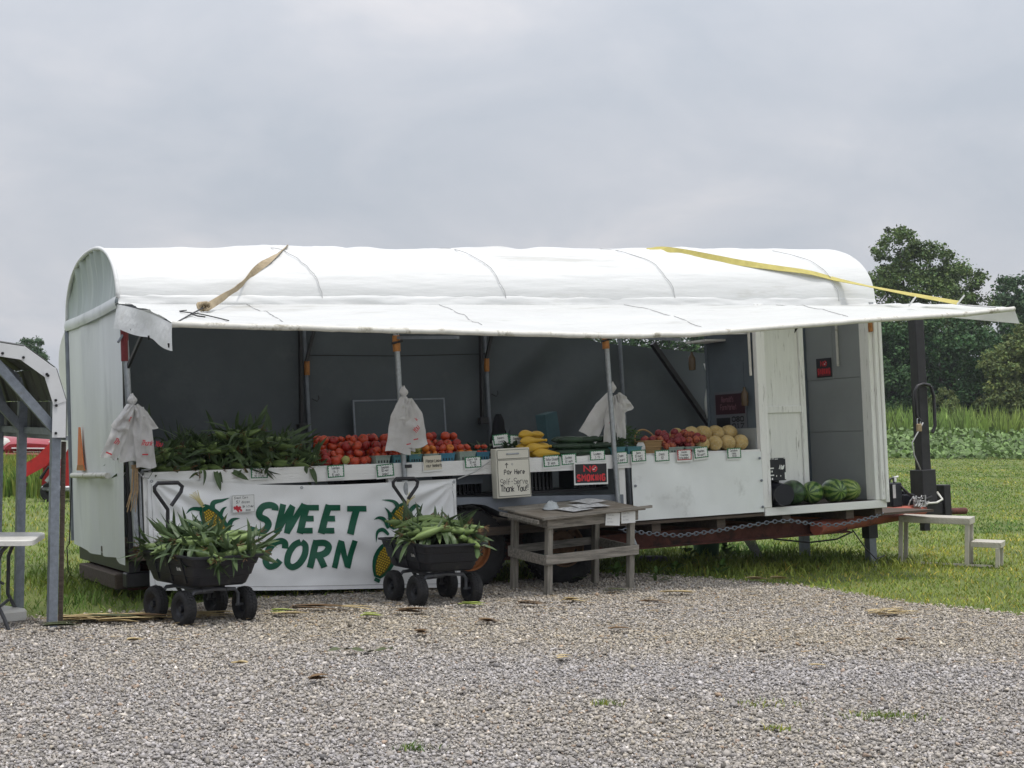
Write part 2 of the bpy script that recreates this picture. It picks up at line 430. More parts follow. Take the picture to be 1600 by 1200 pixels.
# rear flap of tarp behind the back left corner
def f(s, t):
    return (-0.02 + 0.1*s*sin(t*3) + 0.03*sin(9*t+3*s), W_ + 0.03 + 0.95*s*(0.6+0.55*(1-t)) , 0.95 + 1.1*t*(1 - 0.32*s**1.4) - 0.25*s*(1-t))
b = MB(); b.grid(f, 20, 20); b.build('rear_flap', m_tarp, T, 179)
b = MB(); b.tube([(-0.03, W_+0.02, 0.0), (-0.03, W_+0.02, 2.0)], 0.025); b.build('rear_corner_pole', m_galv_dark, T)

# back wall: grey tarp, lower towards the right end
def f(s, t):
    u = 0.03 + 7.15*s
    top = 2.04 - min(1, max(0, (u - 4.9)/.9))*0.22 - min(1, max(0, (u - 5.8)/1.3))*0.13
    w = top*t
    dg = sin((u*1.0 - w*1.15)*6.0 + 1.5*N3(u, w, 3.0)) * exp(-((u - 5.1)/0.9)**2)
    return (u, 2.325 - 0.03*sin(pi*((u % 2.05)/2.05)) + 0.08*N3(u*0.8, w*0.9, 8.1) + 0.025*N3(u*3.1, w*0.8, 3.3) + 0.045*dg, w)
b = MB(); b.grid(f, 130, 40); b.build('back_wall_tarp', m_tarp_in, T, 179)
for u in (0.06, 2.31, 4.33, 6.0, 7.6):
    b = MB(); b.tube([(u - 0.02, 2.27, 2.05), (u + 0.02, 2.27, 0.0)], 0.022); b.build('back_post', m_galv_dark, T, 40)
for u in (2.24, 4.25):
    b = MB(); b.bar((u, 2.23, 2.0), (u - 0.03, 2.22, 1.0), 0.035, 0.03); b.build('folded_strut', m_black, T)
    b = MB(); b.bar((u + 0.16, 2.22, 2.03), (u + 0.05, 2.22, 1.66), 0.03, 0.03); b.build('knee_strut', m_black, T)
    b = MB(); b.box((u - 0.07, 2.17, 0.96), (u + 0.03, 2.25, 1.03), 0.006); b.build('strut_bracket', m_black, T)
    b = MB(); b.tube([(u + 0.1, 2.24, 1.28), (u + 0.15, 2.22, 1.25), (u + 0.17, 2.22, 1.28), (u + 0.165, 2.22, 1.31)], 0.006, 5); b.build('hook', m_black, T)
    b = MB(); b.tube([(u + 0.06, 2.245, 1.52), (u + 0.064, 2.245, 1.66)], 0.03); b.build('pole_sleeve', m_orange_dull, T)
b = MB(); b.tube([(2.33, 2.24, 1.72), (3.3, 2.24, 1.70), (4.3, 2.24, 1.71)], 0.005, 5); b.build('tie_wire', m_cord_black, T)
b = MB(); b.bar((6.38, 2.22, 1.80), (7.12, 2.2, 0.80), 0.07, 0.05); b.build('diagonal_brace', m_black, T)
# hanging plastic scrap by the doorway
b = MB(); b.grid(lambda s, t: (6.95 + 0.12*(s-0.5)*(1 - 0.6*t) + 0.03*sin(6*t), 1.98 + 0.03*sin(9*s), 1.55 - 0.62*t), 6, 14); b.build('torn_tarp_strip', m_tarp, T, 179)

# partition, doorway, end room
b = MB(); b.box((6.205, 0.03, 0.0), (6.24, 0.86, 1.98)); b.build('partition', m_ply_dark, T)
b = MB(); b.box((6.19, 0.84, 0.0), (6.255, 0.885, 2.0), 0.004); b.build('partition_edge_post', m_ply_dark, T)
b = MB(); b.box((6.195, -0.035, 0.006), (6.30, 0.028, 2.03), 0.005); b.build('partition_post', m_paint, T)
b = MB(); b.box((6.185, 0.03, 0.56), (6.203, 0.8, 0.80)); b.build('counter_end_board', m_ply, T)
dr = empty('inner_door', Matrix.Translation((6.40, 0.23, 0.012)) @ Matrix.Rotation(radians(11), 4, 'Z')); dr.parent = T
b = MB(); b.box((0.0, 0.012, 0.0), (0.67, 0.028, 1.95)); b.build('door_panel', m_paint, dr)
for (x0, x1) in ((0.0, 0.09), (0.60, 0.67)):
    b = MB(); b.box((x0, -0.012, 0.0), (x1, 0.011, 1.95), 0.004); b.build('stile', m_paint, dr)
for (z0, z1) in ((0.0, 0.1), (0.93, 1.0), (1.85, 1.95)):
    b = MB(); b.box((0.092, -0.010, z0), (0.598, 0.010, z1), 0.004); b.build('rail', m_paint, dr)
ew = MB()
b = MB(); b.box((7.66, -0.02, 0.0), (7.70, 1.12, 2.0)); b.build('end_room_wall', m_ply, T)
for (w0, w1, v0, v1) in ((0.01, 0.72, 0.05, 1.1), (0.724, 1.285, 0.05, 1.1), (1.29, 1.98, 0.05, 0.62), (1.29, 1.98, 0.624, 1.1)):
    b = MB(); b.box((7.648, v0, w0), (7.66, v1, w1), 0.002); b.build('plywood_panel', m_ply, T)
b = MB(); b.box((7.62, 1.085, 0.0), (7.70, 1.135, 2.0), 0.004); b.build('end_room_back_post', m_ply_dark, T)
b = MB(); b.box((7.60, -0.03, 0.007), (7.655, 0.12, 2.02), 0.005); b.build('doorway_trim', m_paint, T)
b = MB(); b.box((7.657, -0.06, 0.007), (7.705, 0.06, 2.02), 0.005); b.build('doorway_post', m_paint, T)
b = MB(); b.box((7.707, -0.075, -0.02), (7.745, 0.02, 2.02), 0.005); b.build('corner_trim', m_paint, T)
b = MB(); b.box((7.60, -0.068, 1.74), (7.64, -0.032, 1.86), 0.006); b.build('orange_clamp', m_orange_dull, T)
b = MB(); b.tube([(7.63, 0.52, 1.42), (7.63, 0.52, 1.95)], 0.014); b.build('conduit', m_tarp_dirty, T)
b = MB(); b.box((7.645, -0.02, 1.985), (7.70, 2.3, 2.05)); b.build('end_header', m_ply, T)
b = MB(); b.box((0.0, 0.03, 1.98), (7.7, 0.07, 2.02)); b.build('front_header', m_galv_dark, T)
b = MB(); b.box((0.0, 2.3, 2.06), (7.7, 2.34, 2.1)); b.build('back_header', m_galv_dark, T)
# shelf with clutter above the partition
b = MB(); b.box((5.95, 0.5, 1.70), (6.2, 0.86, 1.72)); b.box((5.9, 0.1, 1.74), (6.2, 0.14, 1.80)); b.build('overhead_shelf', m_paint_h, T)
b = MB(); b.tube([(6.17, 0.05, 2.0), (6.175, 0.05, 1.32)], 0.014); b.build('white_conduit', m_tarp_dirty, T)

# counter
def cw(u): return 0.642 - 0.055*u/6.2
b = MB()
b.add([(0.13, -0.028, cw(0)), (6.19, -0.028, cw(6.2)), (6.19, -0.028, cw(6.2)-0.125), (0.13, -0.028, cw(0)-0.135),
       (0.13, -0.002, cw(0)), (6.19, -0.002, cw(6.2)), (6.19, -0.002, cw(6.2)-0.125), (0.13, -0.002, cw(0)-0.135)],
      [(0,3,2,1), (4,5,6,7), (0,1,5,4), (3,7,6,2), (0,4,7,3), (1,2,6,5)])
cb = b.build('counter_front_board', m_paint_h, T)
for i in range(7):
    v0 = 0.002 + i*0.145
    b = MB(); v1 = v0 + 0.142
    b.add([(0.13, v0, cw(0)-0.004), (6.18, v0, cw(6.2)-0.004), (6.18, v1, cw(6.2)-0.004), (0.13, v1, cw(0)-0.004), (0.13, v0, cw(0)-0.03), (6.18, v0, cw(6.2)-0.03), (6.18, v1, cw(6.2)-0.03), (0.13, v1, cw(0)-0.03)],
          [(0,1,2,3), (7,6,5,4), (0,4,5,1), (1,5,6,2), (2,6,7,3), (3,7,4,0)])
    b.build('counter_plank', m_paint_h, T)
for u in (0.2, 2.30, 4.62, 6.1):
    b = MB(); b.box((u - 0.04, 0.004, 0.0), (u + 0.04, 0.06, cw(u)-0.032), 0.003); b.build('counter_leg', m_paint, T)
def f(s, t):
    u = 4.705 + 1.49*s; w = -0.03 + (cw(u) - 0.02 + 0.03)*t
    q = 0.018*N3(u*2.5, w*2.5, 5.0) + 0.012*sin((u*0.8 + w*0.9)*9)*exp(-((u-5.15)/0.3)**2) + 0.004*N3(u*9, w*6, 2)
    return (u, -0.045 - q, w)
b = MB(); b.grid(f, 60, 30); b.build('front_panel_sheet', mat('grey_white_vinyl_panel', (0.76, 0.79, 0.78), 0.5, 0.05, 2, bump=0.1, bscale=8, spots=(0.55, 0.57, 0.55), spot_scale=2.5, spot_at=0.62), T, 179)
for (u, w) in ((4.73, 0.02), (4.73, 0.3), (4.74, 0.54), (6.17, 0.02), (6.17, 0.28), (6.16, 0.50)):
    b = MB(); b.lathe([(0.0005, -0.012), (0.012, -0.010), (0.014, 0)], 8, 'y', (u, -0.055, w)); b.build('panel_screw', m_galv_dark, T)

EDGE = [(0.08, 1.75), (1.85, 1.695), (3.82, 1.635), (4.62, 1.645), (5.26, 1.685), (6.55, 1.762), (7.63, 1.812), (8.32, 1.868)]
def edge_w(u):
    for (a, wa), (c, wc) in zip(EDGE, EDGE[1:]):
        if u <= c: k = (u - a)/(c - a); return wa*(1-k) + wc*k
    return EDGE[-1][1]
# front posts
for (ut, ub) in ((2.36, 2.405), (4.47, 4.54)):
    b = MB(); b.tube([(ut, -0.055, 2.0), (ub, -0.055, -0.02)], 0.024, 10); b.build('front_post', m_galv, T, 40)
    b = MB(); b.tube([(ut + 0.006, -0.055, 1.60), (ut + 0.003, -0.055, 1.74)], 0.034, 10); b.build('post_clamp', m_orange_dull, T, 40)
    b = MB(); b.tube([(ut - 0.05, -0.07, 1.67), (ut + 0.05, -0.09, 1.69)], 0.012, 6); b.build('clamp_bolt', m_black, T)
    b = MB(); b.bar((ut + 0.01, -0.07, 1.72), (ut + 0.05, -1.28, edge_w(ut) - 0.05), 0.025, 0.025); b.build('awning_arm', m_galv_dark, T)
    b = MB(); b.bar((ut, -0.07, 1.75), (ut + 0.12, -0.07, 1.95), 0.02, 0.02); b.build('arm_brace', m_black, T)
b = MB(); b.box((2.39, -0.095, 0.575), (2.45, -0.078, 0.605)); b.build('cable_clip', m_black, T)
b = MB(); b.tube([(0.005, -0.05, 1.95), (0.02, -0.05, 1.2), (0.045, -0.05, 0.05)], 0.026, 10); b.build('corner_post', m_galv, T, 40)
b = MB(); b.tube([(0.002, -0.05, 1.55), (0.003, -0.05, 1.82)], 0.032, 10); b.build('red_post_sleeve', m_red_dark, T, 40)
b = MB(); b.box((-0.01, -0.03, 0.0), (0.025, 0.02, 2.0)); b.build('corner_angle_iron', m_black, T)
b = MB(); b.bar((0.02, -0.06, 1.5), (0.06, -0.75, 1.86), 0.02, 0.03); b.build('corner_brace', m_black, T)
b = MB(); b.tube([(-0.06, -0.1, 1.70), (0.05, -0.02, 1.85)], 0.01, 6); b.build('crank_pin', m_galv_dark, T)
b = MB(); b.tube([(0.09, -0.05, 0.1), (0.085, -0.05, 0.60), (0.11, -0.05, 0.66), (0.18, -0.04, 0.665)], 0.012, 6); b.build('conduit_elbow', m_galv, T)
b = MB(); b.box((0.115, -0.045, -0.02), (0.15, 0.0, 0.62)); b.build('counter_end_post', m_paint, T)
# straw-coloured twine tied round the corner post
b = MB()
for k in range(9):
    a = rnd.uniform(-.035, .035)
    b.tube([(0.05 + a*.5, -0.08, 0.70), (0.055 + a, -0.095, 0.66), (0.05 + a*1.3, -0.09, 0.5), (0.04 + a*1.6 - .02, -0.085, 0.38 + rnd.uniform(-.06, .06))], 0.004, 4)
for k in range(3): b.tube([(0.05 + 0.036*cos(t), -0.05 + 0.036*sin(t), 0.68 + 0.012*k) for t in [2*pi*i/10 for i in range(10)]], 0.006, 4, closed=True)
b.build('twine', m_rope, T)

# roof tarp
RIBS = [0.0, 1.74, 3.52, 5.6, 7.74]
def sag(u):
    for a, c in zip(RIBS, RIBS[1:]):
        if a <= u <= c: return sin(pi*(u - a)/(c - a))**1.2
    return 0
def f(s, t):
    u = -0.03 + 7.77*s
    th = pi*t
    v, w = arch(th, 1.0, u)
    sg = sag(min(max(u, 0), 7.74))
    d = 0.010*sg*sin(th)**0.5
    wr = 0.012*sin(th*21 + 2.5*N3(u*0.55, th*2, 1) + 0.5*u)*exp(-((th - 1.95)/0.40)**2) + 0.04*N3(u*0.9, v*2.2, 3.7)*sin(th)*(1 - .85*sin(th)**8) + 0.016*N3(u*2.5, th*6, 7.7) + 0.007*N3(u*5, th*11, 1.7)
    wr += 0.014*sin((u*1.6 + th*5)*3.2 + 2*N3(u, th, 5))*exp(-((u % 1.9 - .4)/.35)**2)*sin(th)
    wr += 0.008*sin(th*22 + 3*N3(u*0.4, 3, 9))*exp(-((th - 2.75)/0.22)**2)
    for q_, (t0, am, fr) in enumerate(((1.72, .009, .5), (1.86, .010, .7), (2.02, .008, .45), (2.25, .009, .6), (2.5, .007, .8), (2.72, .008, .5), (1.62, .008, .4))):
        dd_ = (th - t0 - .16*N3(u*fr, q_*3.1, 1.0) - .05*N3(u*2.3, q_*5.0))/.022
        wr += 1.9*am*exp(-dd_*dd_)*max(0, .55 + 1.2*N3(u*.9, q_*7.7, 2.0))
    wr *= (1 - .5*exp(-((th - pi/2)/.12)**2))
    wr *= min(1, (s + .01)*9)*min(1, (1.005 - s)*9)
    dv, dw = cos(th), sin(th)*1.2
    return (u, v - dv*(d + wr)*0.8*(sin(th)), w - dw*(d - wr) * (0.25+0.75*sin(th)))
b = MB(); b.grid(f, 210, 170); b.build('roof_tarp', m_tarp, T, 179)
# overhanging hem fold along the front eave
def f(s, t):
    u = -0.03 + 7.77*s
    prof = [(0.006, 2.10), (-0.006, 2.085), (-0.012, 2.065), (-0.017, 2.045), (-0.021, 2.030), (-0.024, 2.020)]
    i = min(int(t*5), 4); k = t*5 - i
    v = prof[i][0]*(1-k) + prof[i+1][0]*k; w = prof[i][1]*(1-k) + prof[i+1][1]*k
    return (u, v - 0.014*N3(u*1.6, t, 2) - 0.010*N3(u*6, t*2, 4), w + 0.024*N3(u*0.8, 0, 6)*t - 0.02*sin(pi*s)*t)
b = MB(); b.grid(f, 150, 10); b.build('eave_fold', m_tarp, T, 179)

# awning
def awn(s, t):
    ui = -0.03 + 7.78*s; uo = 0.08 + 8.24*s
    u = ui*(1-t) + uo*t; v = -0.005 - 1.345*t
    wo = edge_w(uo)
    w = 2.02*(1-t) + wo*t + 0.03*sin(pi*t) * (1 - 0.6*sin(pi*((s*4) % 1)))
    w += 0.012*N3(u*4, v*5, 6.2)*sin(pi*t) + 0.028*N3(u*1.1, v*1.6, 2.2)*sin(pi*min(1, t*1.0))**0.6 + 0.006*sin((u*0.7 + v*2.4)*6 + 2*N3(u*.6, v, 5))*sin(pi*t)
    for q_, (t0, am) in enumerate(((.16, .006), (.34, .007), (.58, .007), (.78, .008), (.9, .006))):
        dd_ = (t - t0 - .11*N3(u*.5, q_*3.7) - .03*N3(u*2.1, q_*9.0))/.016
        w += 1.7*am*exp(-dd_*dd_)*max(0, .5 + 1.3*N3(u*.8, q_*6.1, 4.0))
    return (u, v, w)
b = MB(); b.grid(awn, 210, 90); b.build('awning_tarp', m_awning, T, 179)
b = MB(); b.tube([(0.08 + 8.24*i/120, -1.352 - 0.006*N3(i*.4), edge_w(0.08 + 8.24*i/120) - 0.012 + 0.006*N3(i*.3, 5)) for i in range(121)], [0.024 + 0.004*N3(i*.7, 2) for i in range(121)], 10); b.build('awning_edge_roll', m_tarp_dirty, T, 179)
def f(s, t):
    v = 0.02 - 1.37*s; w0 = 2.02*(1-s) + 1.745*s + 0.02*sin(pi*s)
    return (-0.035 + 0.115*s - 0.02*sin(pi*t*0.6)*sin(s*9) - 0.035*t*(1-s), v - 0.02*t*s, w0 - t*(0.20 - 0.01*sin(s*12)))
b = MB(); b.grid(f, 40, 14); b.build('left_valance', m_tarp, T, 179)
for s in (0.3, 0.62, 0.96):
    b = MB(); b.tube([(-0.05 + 0.115*s, -1.37*s, 2.02 - .275*s - 0.185), (-0.055 + 0.115*s, -1.37*s - .006, 2.02 - .275*s - 0.155)], 0.008, 6); b.build('grommet', m_cord_black, T)
def f(s, t):
    v = 0.0 - 1.35*s; w0 = 2.03*(1-s) + 1.86*s
    return (7.76 + 0.56*s + 0.06*t*sin(pi*s*.5) + 0.01*sin(7*s), v, w0 - t*0.15*(0.45 + 0.55*s))
b = MB(); b.grid(f, 30, 8); b.build('right_valance', m_tarp, T, 179)
# cords over roof and awning
CORDS = [[(1.46, 1.1), (1.512, .646), (1.544, .344), (1.599, .18), (1.666, .063), (1.69, .011), (1.712, 0)], [(3.2, 1.1), (3.225, .69), (3.236, .552), (3.298, .278), (3.392, .113), (3.426, .021), (3.476, 0)],
         [(4.83, 1.1), (4.923, .744), (5.04, .372), (5.18, .188), (5.233, .051), (5.295, .001)], [(6.72, 1.1), (6.80, .75), (6.929, .428), (7.106, .236), (7.198, .08), (7.234, .021), (7.264, .003)]]
for cd in CORDS:
    pts = []
    for (u0, v0), (u1, v1) in zip(cd, cd[1:]):
        for k in range(5):
            t = k/5; u = u0 + (u1-u0)*t + .012*N3(u0*7 + t*3, v0*9); v = v0 + (v1-v0)*t
            c = max(-1, min(1, (v - W_/2)/(W_/2))); sn = sqrt(max(0, 1 - abs(c)**(2/.86)))
            pts.append((u, v - .004 - .008*(1-sn), H_ + rise(u)*sn**.92 + .011 - .012*sag(min(max(u, 0), 7.7))*sn))
    pts.append((cd[-1][0], -.012, 2.06))
    b = MB(); b.tube(pts, 0.0032, 5); b.build('roof_cord', m_cord, T)
for (ui, uo, t1) in ((1.03, .98, .86), (2.79, 2.69, .82), (4.70, 4.80, .9), (6.46, 6.42, .88)):
    b = MB(); pts = []
    for i in range(16):
        k = .03 + (t1 - .03)*i/15; u = ui*(1-k) + uo*k + .015*N3(i*.5, ui)
        s_ = (u - (-.03*(1-k) + .08*k))/(7.78*(1-k) + 8.24*k)
        q = awn(s_, k); pts.append((q[0], q[1], q[2] + .004))
    b.tube(pts, 0.0032, 5); b.build('awning_cord', m_cord, T)
def smooth3(P, n=5):
    P = [Vector(p) for p in P]; out = []
    for i in range(len(P)-1):
        p0, p1, p2, p3 = P[max(i-1, 0)], P[i], P[i+1], P[min(i+2, len(P)-1)]
        out += [0.5*((2*p1) + (p2-p0)*t + (2*p0-5*p1+4*p2-p3)*t*t + (3*p1-p0-3*p2+p3)*t**3) for t in [k/n for k in range(n)]]
    return out + [P[-1]]
# hook loop lying on the awning's left corner
b = MB(); pts = []
for (s, t) in ((.035, .62), (.03, .6), (.028, .66), (.04, .76), (.05, .86), (.055, .95)):
    p = awn(s, t); pts.append((p[0], p[1], p[2] + .012))
b.tube(smooth3(pts), 0.0045, 6); b.build('bungee_hook', m_cord_black, T)

# tongue, jack post
b = MB(); b.tube([(7.0, 0.2, -0.25), (9.3, 1.15, -0.21)], 0.075, 14); b.tube([(7.0, 2.1, -0.25), (9.3, 1.2, -0.21)], 0.075, 14); b.build('tongue', m_red_pipe, T, 40)
b = MB(); b.box((7.7, 0.25, -0.175), (8.6, 2.05, -0.15)); b.build('tongue_platform', m_wood_dark, T)
b = MB(); b.box((9.165, 1.04, 0.24), (9.295, 1.17, 1.98), 0.008); b.build('jack_post', m_black, T)
b = MB(); b.box((9.11, 0.985, -0.14), (9.31, 1.2, 0.245), 0.006); b.build('jack_sleeve', m_black, T)
b = MB(); b.box((9.08, 1.03, -0.27), (9.48, 1.16, -0.142), 0.006); b.build('jack_crossbeam', m_black, T)
b = MB(); b.box((9.43, 1.0, -0.31), (9.53, 1.2, 0.06), 0.006); b.build('coupler_plate', m_black, T)
b = MB(); b.box((9.17, 1.06, -0.45), (9.25, 1.14, -0.27)); b.build('jack_foot', m_black, T)
b = MB(); b.tube([(9.5, 1.1, -0.25), (9.82, 1.1, -0.26)], 0.04, 10); b.build('coupler_pipe', m_rust, T, 40)
b = MB(); b.tube([(9.13, 1.0, 0.80), (9.08, 1.0, 0.86), (9.08, 1.0, 1.14), (9.12, 1.0, 1.20), (9.20, 1.0, 1.22), (9.30, 1.0, 1.20)], 0.02, 8); b.build('handle', m_black, T, 60)
b = MB(); b.tube([(9.31, 1.0, 1.19), (9.345, 1.0, 1.08), (9.345, 1.0, 0.74), (9.30, 1.0, 0.66)], 0.02, 8); b.build('handle', m_black, T, 60)
pl = empty('padlock', Matrix.Translation((9.10, 0.99, 0.74))); pl.parent = T
m_brass = mat('dull_brass', (0.33, 0.25, 0.15), 0.45, 0.2, 20, metal=0.5)
b = MB(); b.box((-0.035, -0.015, -0.06), (0.035, 0.015, 0.03), 0.008); b.build('lock_body', m_brass, pl)
b = MB(); b.tube([(-.022, 0, .03), (-.022, 0, .08), (0, 0, .1), (.022, 0, .08), (.022, 0, .03)], .007, 6); b.build('shackle', m_galv, pl)
for (u, v) in ((8.06, 0.66), (8.0, 1.75)):
    zz = (TM @ Vector((u, v, -0.3))).z
    b = MB(); b.box((u - 0.06, v - 0.06, -0.44), (u + 0.06, v + 0.06, -0.29)); b.build('stand_collar', m_black, T)
    b = MB(); b.box((u - 0.045, v - 0.045, -0.30 - zz - 0.02), (u + 0.045, v + 0.045, -0.441)); b.build('stand_leg', m_galv_dark, T)
# cables
b = MB(); b.tube([(9.0, 1.0, -0.15), (9.1, 0.93, -0.13), (9.25, 0.93, -0.13), (9.36, 0.96, -0.1), (9.37, 1.05, -0.02)], 0.013, 6); b.build('white_cable', m_tarp_dirty, T, 179)
b = MB(); b.tube([(8.78, 1.0, 0.1), (8.85, 0.95, 0.0), (8.97, 0.93, -0.06), (9.1, 0.93, -0.08), (9.2, .95, -.06)], 0.016, 6); b.build('black_cable', m_cord_black, T, 179)
b = MB(); b.tube([(9.1, 1.0, 0.25), (9.0, 0.98, 0.42), (8.98, .98, 0.56), (9.06, .98, 0.66), (9.17, 1.0, 0.78)], 0.008, 5); b.build('thin_wire', m_cord, T, 179)
b = MB()
for k in range(7):
    a = rnd.uniform(-.06, .06); pts = [(8.86 + rnd.uniform(0, .25) + a, 0.92 + rnd.uniform(-.05, .05), -0.17 + rnd.uniform(0, .15)) for i in range(6)]
    pts.sort(); b.tube(pts, 0.008, 5)
b.build('wire_tangle', m_cord, T)
b = MB(); b.tube([(6.5, 0.25, -0.33), (6.9, 0.2, -0.39), (7.25, 0.2, -0.38), (7.5, 0.25, -0.32)], 0.009, 5); b.build('slack_cable', m_cord_black, T)
b = MB(); b.tube([(7.5, 0.25, -0.3), (7.62, 0.2, -0.5), (7.75, 0.2, -0.62), (7.95, 0.3, -0.6)], 0.007, 5); b.build('slack_wire', m_cord_black, T)
# safety chain slung along the frame
ch = [(4.55, -.03, -.10), (4.85, -.03, -.155), (5.2, -.03, -.20), (5.6, -.03, -.185), (6.0, -.03, -.155), (6.3, -.03, -.135), (6.5, -.03, -.135), (6.8, -.03, -.19), (7.05, -.03, -.215), (7.3, -.03, -.20), (7.6, -.02, -.16), (7.8, 0.1, -.13)]
chain_pts = []
for p, q in zip(ch, ch[1:]):
    p = Vector(p); q = Vector(q); nn = max(1, int((q-p).length/0.043))
    chain_pts += [p.lerp(q, i/nn) for i in range(nn)]
b = MB()
for i in range(len(chain_pts)-1):
    c = (chain_pts[i] + chain_pts[i+1])/2; d = (chain_pts[i+1] - chain_pts[i]).normalized()
    side = (Vector((0, 0, 1)) if i % 2 else Vector((0, 1, 0))); side = (side - d*side.dot(d)).normalized()
    b.tube([c + d*(0.029*cos(t)) + side*(0.017*sin(t)) for t in [2*pi*k/10 for k in range(10)]], 0.0055, 5, closed=True)
tag(b.build('safety_chain', m_galv_dark, None, 179), 'loose steel chain slung along the trailer frame under the deck', 'chain').matrix_basis = TM
# ------------------------------------------------------------------ ground
m_ground = mat('meadow_soil_and_turf', (0.085, 0.125, 0.03), 0.95, 0.3, 0.9, c2=(0.14, 0.165, 0.045), bump=0.5, bscale=30, spots=(0.20, 0.17, 0.085), spot_scale=0.7, spot_at=0.62)
m_gravel_bed = mat('gravel_fines', (0.13, 0.12, 0.108), 0.95, 0.55, 55, c2=(0.30, 0.28, 0.255), bump=0.9, bscale=70)
m_stone = mat('crushed_limestone', (0.345, 0.326, 0.313), 0.9, 0.18, 120, attr='tint')
m_grass = mat('grass_blades', (0.175, 0.26, 0.05), 0.6, 0.25, 1.2, attr='tint', translucent=0.25, spec=0.25)

b = MB()
g = []
for i in range(41):
    for j in range(41):
        x = -1200 + 60*i; y = -300 + 60*j
        g.append((x, y, -0.004))
b.add(g, [(i*41+j, (i+1)*41+j, (i+1)*41+j+1, i*41+j+1) for i in range(40) for j in range(40)])
tag(b.build('ground', m_ground), kind='structure')

# gravel lot: everything camera-side of this edge
GE = [(-14, 10.2), (-6, 10.9), (-3.9, 11.25), (-3.3, 11.4), (-2.8, 11.75), (-2.3, 12.6), (-1.0, 13.3), (0.0, 14.2), (0.9, 15.0), (1.35, 15.0), (1.75, 14.75), (2.3, 14.45), (2.72, 14.1), (3.05, 13.55), (3.35, 13.0), (3.75, 12.55), (4.15, 12.15), (5.0, 11.5), (6.5, 10.7), (9, 9.9), (16, 9.0)]
def edge_y(x):
    for (a, ya), (c, yc) in zip(GE, GE[1:]):
        if a <= x <= c: k = (x-a)/(c-a); return ya*(1-k) + yc*k
    return 9.0
edge_np = np.vectorize(edge_y)
xs = [-14 + 0.1*i for i in range(301)]
b = MB()
top = [(x, edge_y(x) + 0.10*N3(x*3, 1) + 0.05*N3(x*9, 2), 0.002) for x in xs]
mid_ = [(x, 6.0, 0.0025) for x in xs]
bot = [(x, -12.0, 0.0025) for x in xs]
n = len(xs)
b.add(bot + mid_ + top, [(i, i+1, n+i+1, n+i) for i in range(n-1)] + [(n+i, n+i+1, 2*n+i+1, 2*n+i) for i in range(n-1)])
tag(b.build('gravel_lot', m_gravel_bed), kind='structure')

def in_view(x, y, m=0.06): return np.abs(x) < (0.3376 + m)*y + 0.3
# loose stones
def scatter_stones(N, side):
    y = np.sqrt(nr.uniform(6.1**2, 15.1**2, N)); x = nr.uniform(-1, 1, N)*(0.40*y + 0.2)
    if side: x = np.sign(x)*(0.40*y + 0.2 + nr.random(N)*0.2*y)
    e = edge_np(x)
    k = y < e + nr.normal(0, 0.10, N)
    # fewer stones far away, where each is larger than a pixel anyway
    x, y = x[k], y[k]; n_ = len(x)
    s = np.clip(nr.lognormal(-4.74, 0.34, n_), 0.004, 0.026)
    base = np.array([(1,0,0), (-1,0,0), (0,1,0), (0,-1,0), (0,0,1), (0,0,-1)], float)
    P = np.repeat(base[None], n_, 0) * nr.uniform(0.6, 1.25, (n_, 6, 1)) + nr.normal(0, 0.22, (n_, 6, 3))
    P[:, :, 2] *= 0.72
    # random rotation about z then tilt
    a = nr.uniform(0, 2*pi, n_); ca, sa = np.cos(a)[:, None], np.sin(a)[:, None]
    X = P[:, :, 0]*ca - P[:, :, 1]*sa; Y = P[:, :, 0]*sa + P[:, :, 1]*ca; Z = P[:, :, 2]
    tl = nr.normal(0, 0.35, n_)[:, None]
    X, Z = X*np.cos(tl) - Z*np.sin(tl), X*np.sin(tl) + Z*np.cos(tl)
    V = np.stack([X*s[:, None] + x[:, None], Y*s[:, None] + y[:, None], Z*s[:, None] + (0.004 + 0.55*s*nr.uniform(0.4, 1.3, n_))[:, None]], -1).reshape(-1, 3)
    F0 = np.array([(0,2,4), (2,1,4), (1,3,4), (3,0,4), (2,0,5), (1,2,5), (3,1,5), (0,3,5)])
    if side: F0 = F0[:4]
    F = (F0[None] + 6*np.arange(n_)[:, None, None]).reshape(-1, 3)
    val = np.clip(nr.normal(1.0, 0.23, n_), 0.35, 1.7)
    # warm, dusty patches where husks rot; cooler limestone elsewhere
    warm = np.array([0.5 + 0.5*noise.noise(Vector((xx*0.45, yy*0.7, 0))) for xx, yy in zip(x[::1], y[::1])])
    warm = np.clip(warm - .1 + np.clip((y - 9.3)/3.0, 0, .45) + nr.normal(0, 0.28, n_), 0, 1.5)
    c = np.stack([val*(0.99 + 0.06*warm), val*(0.99 + 0.005*warm), val*(1.01 - 0.15*warm)], -1)
    br = nr.random(n_) < 0.03; c[br] *= np.array([0.85, 0.70, 0.58])
    wt = nr.random(n_) < 0.05; c[wt] *= 1.45
    return np_mesh('loose_gravel', V, F, m_stone, np.repeat(c, 6, 0))
tag(link('loose_gravel', scatter_stones(275000, False)), 'loose grey crushed stones covering the lot', 'gravel', kind='stuff')
tag(link('loose_gravel', scatter_stones(95000, True)), 'loose grey crushed stones at the outer sides of the lot', 'gravel', kind='stuff')

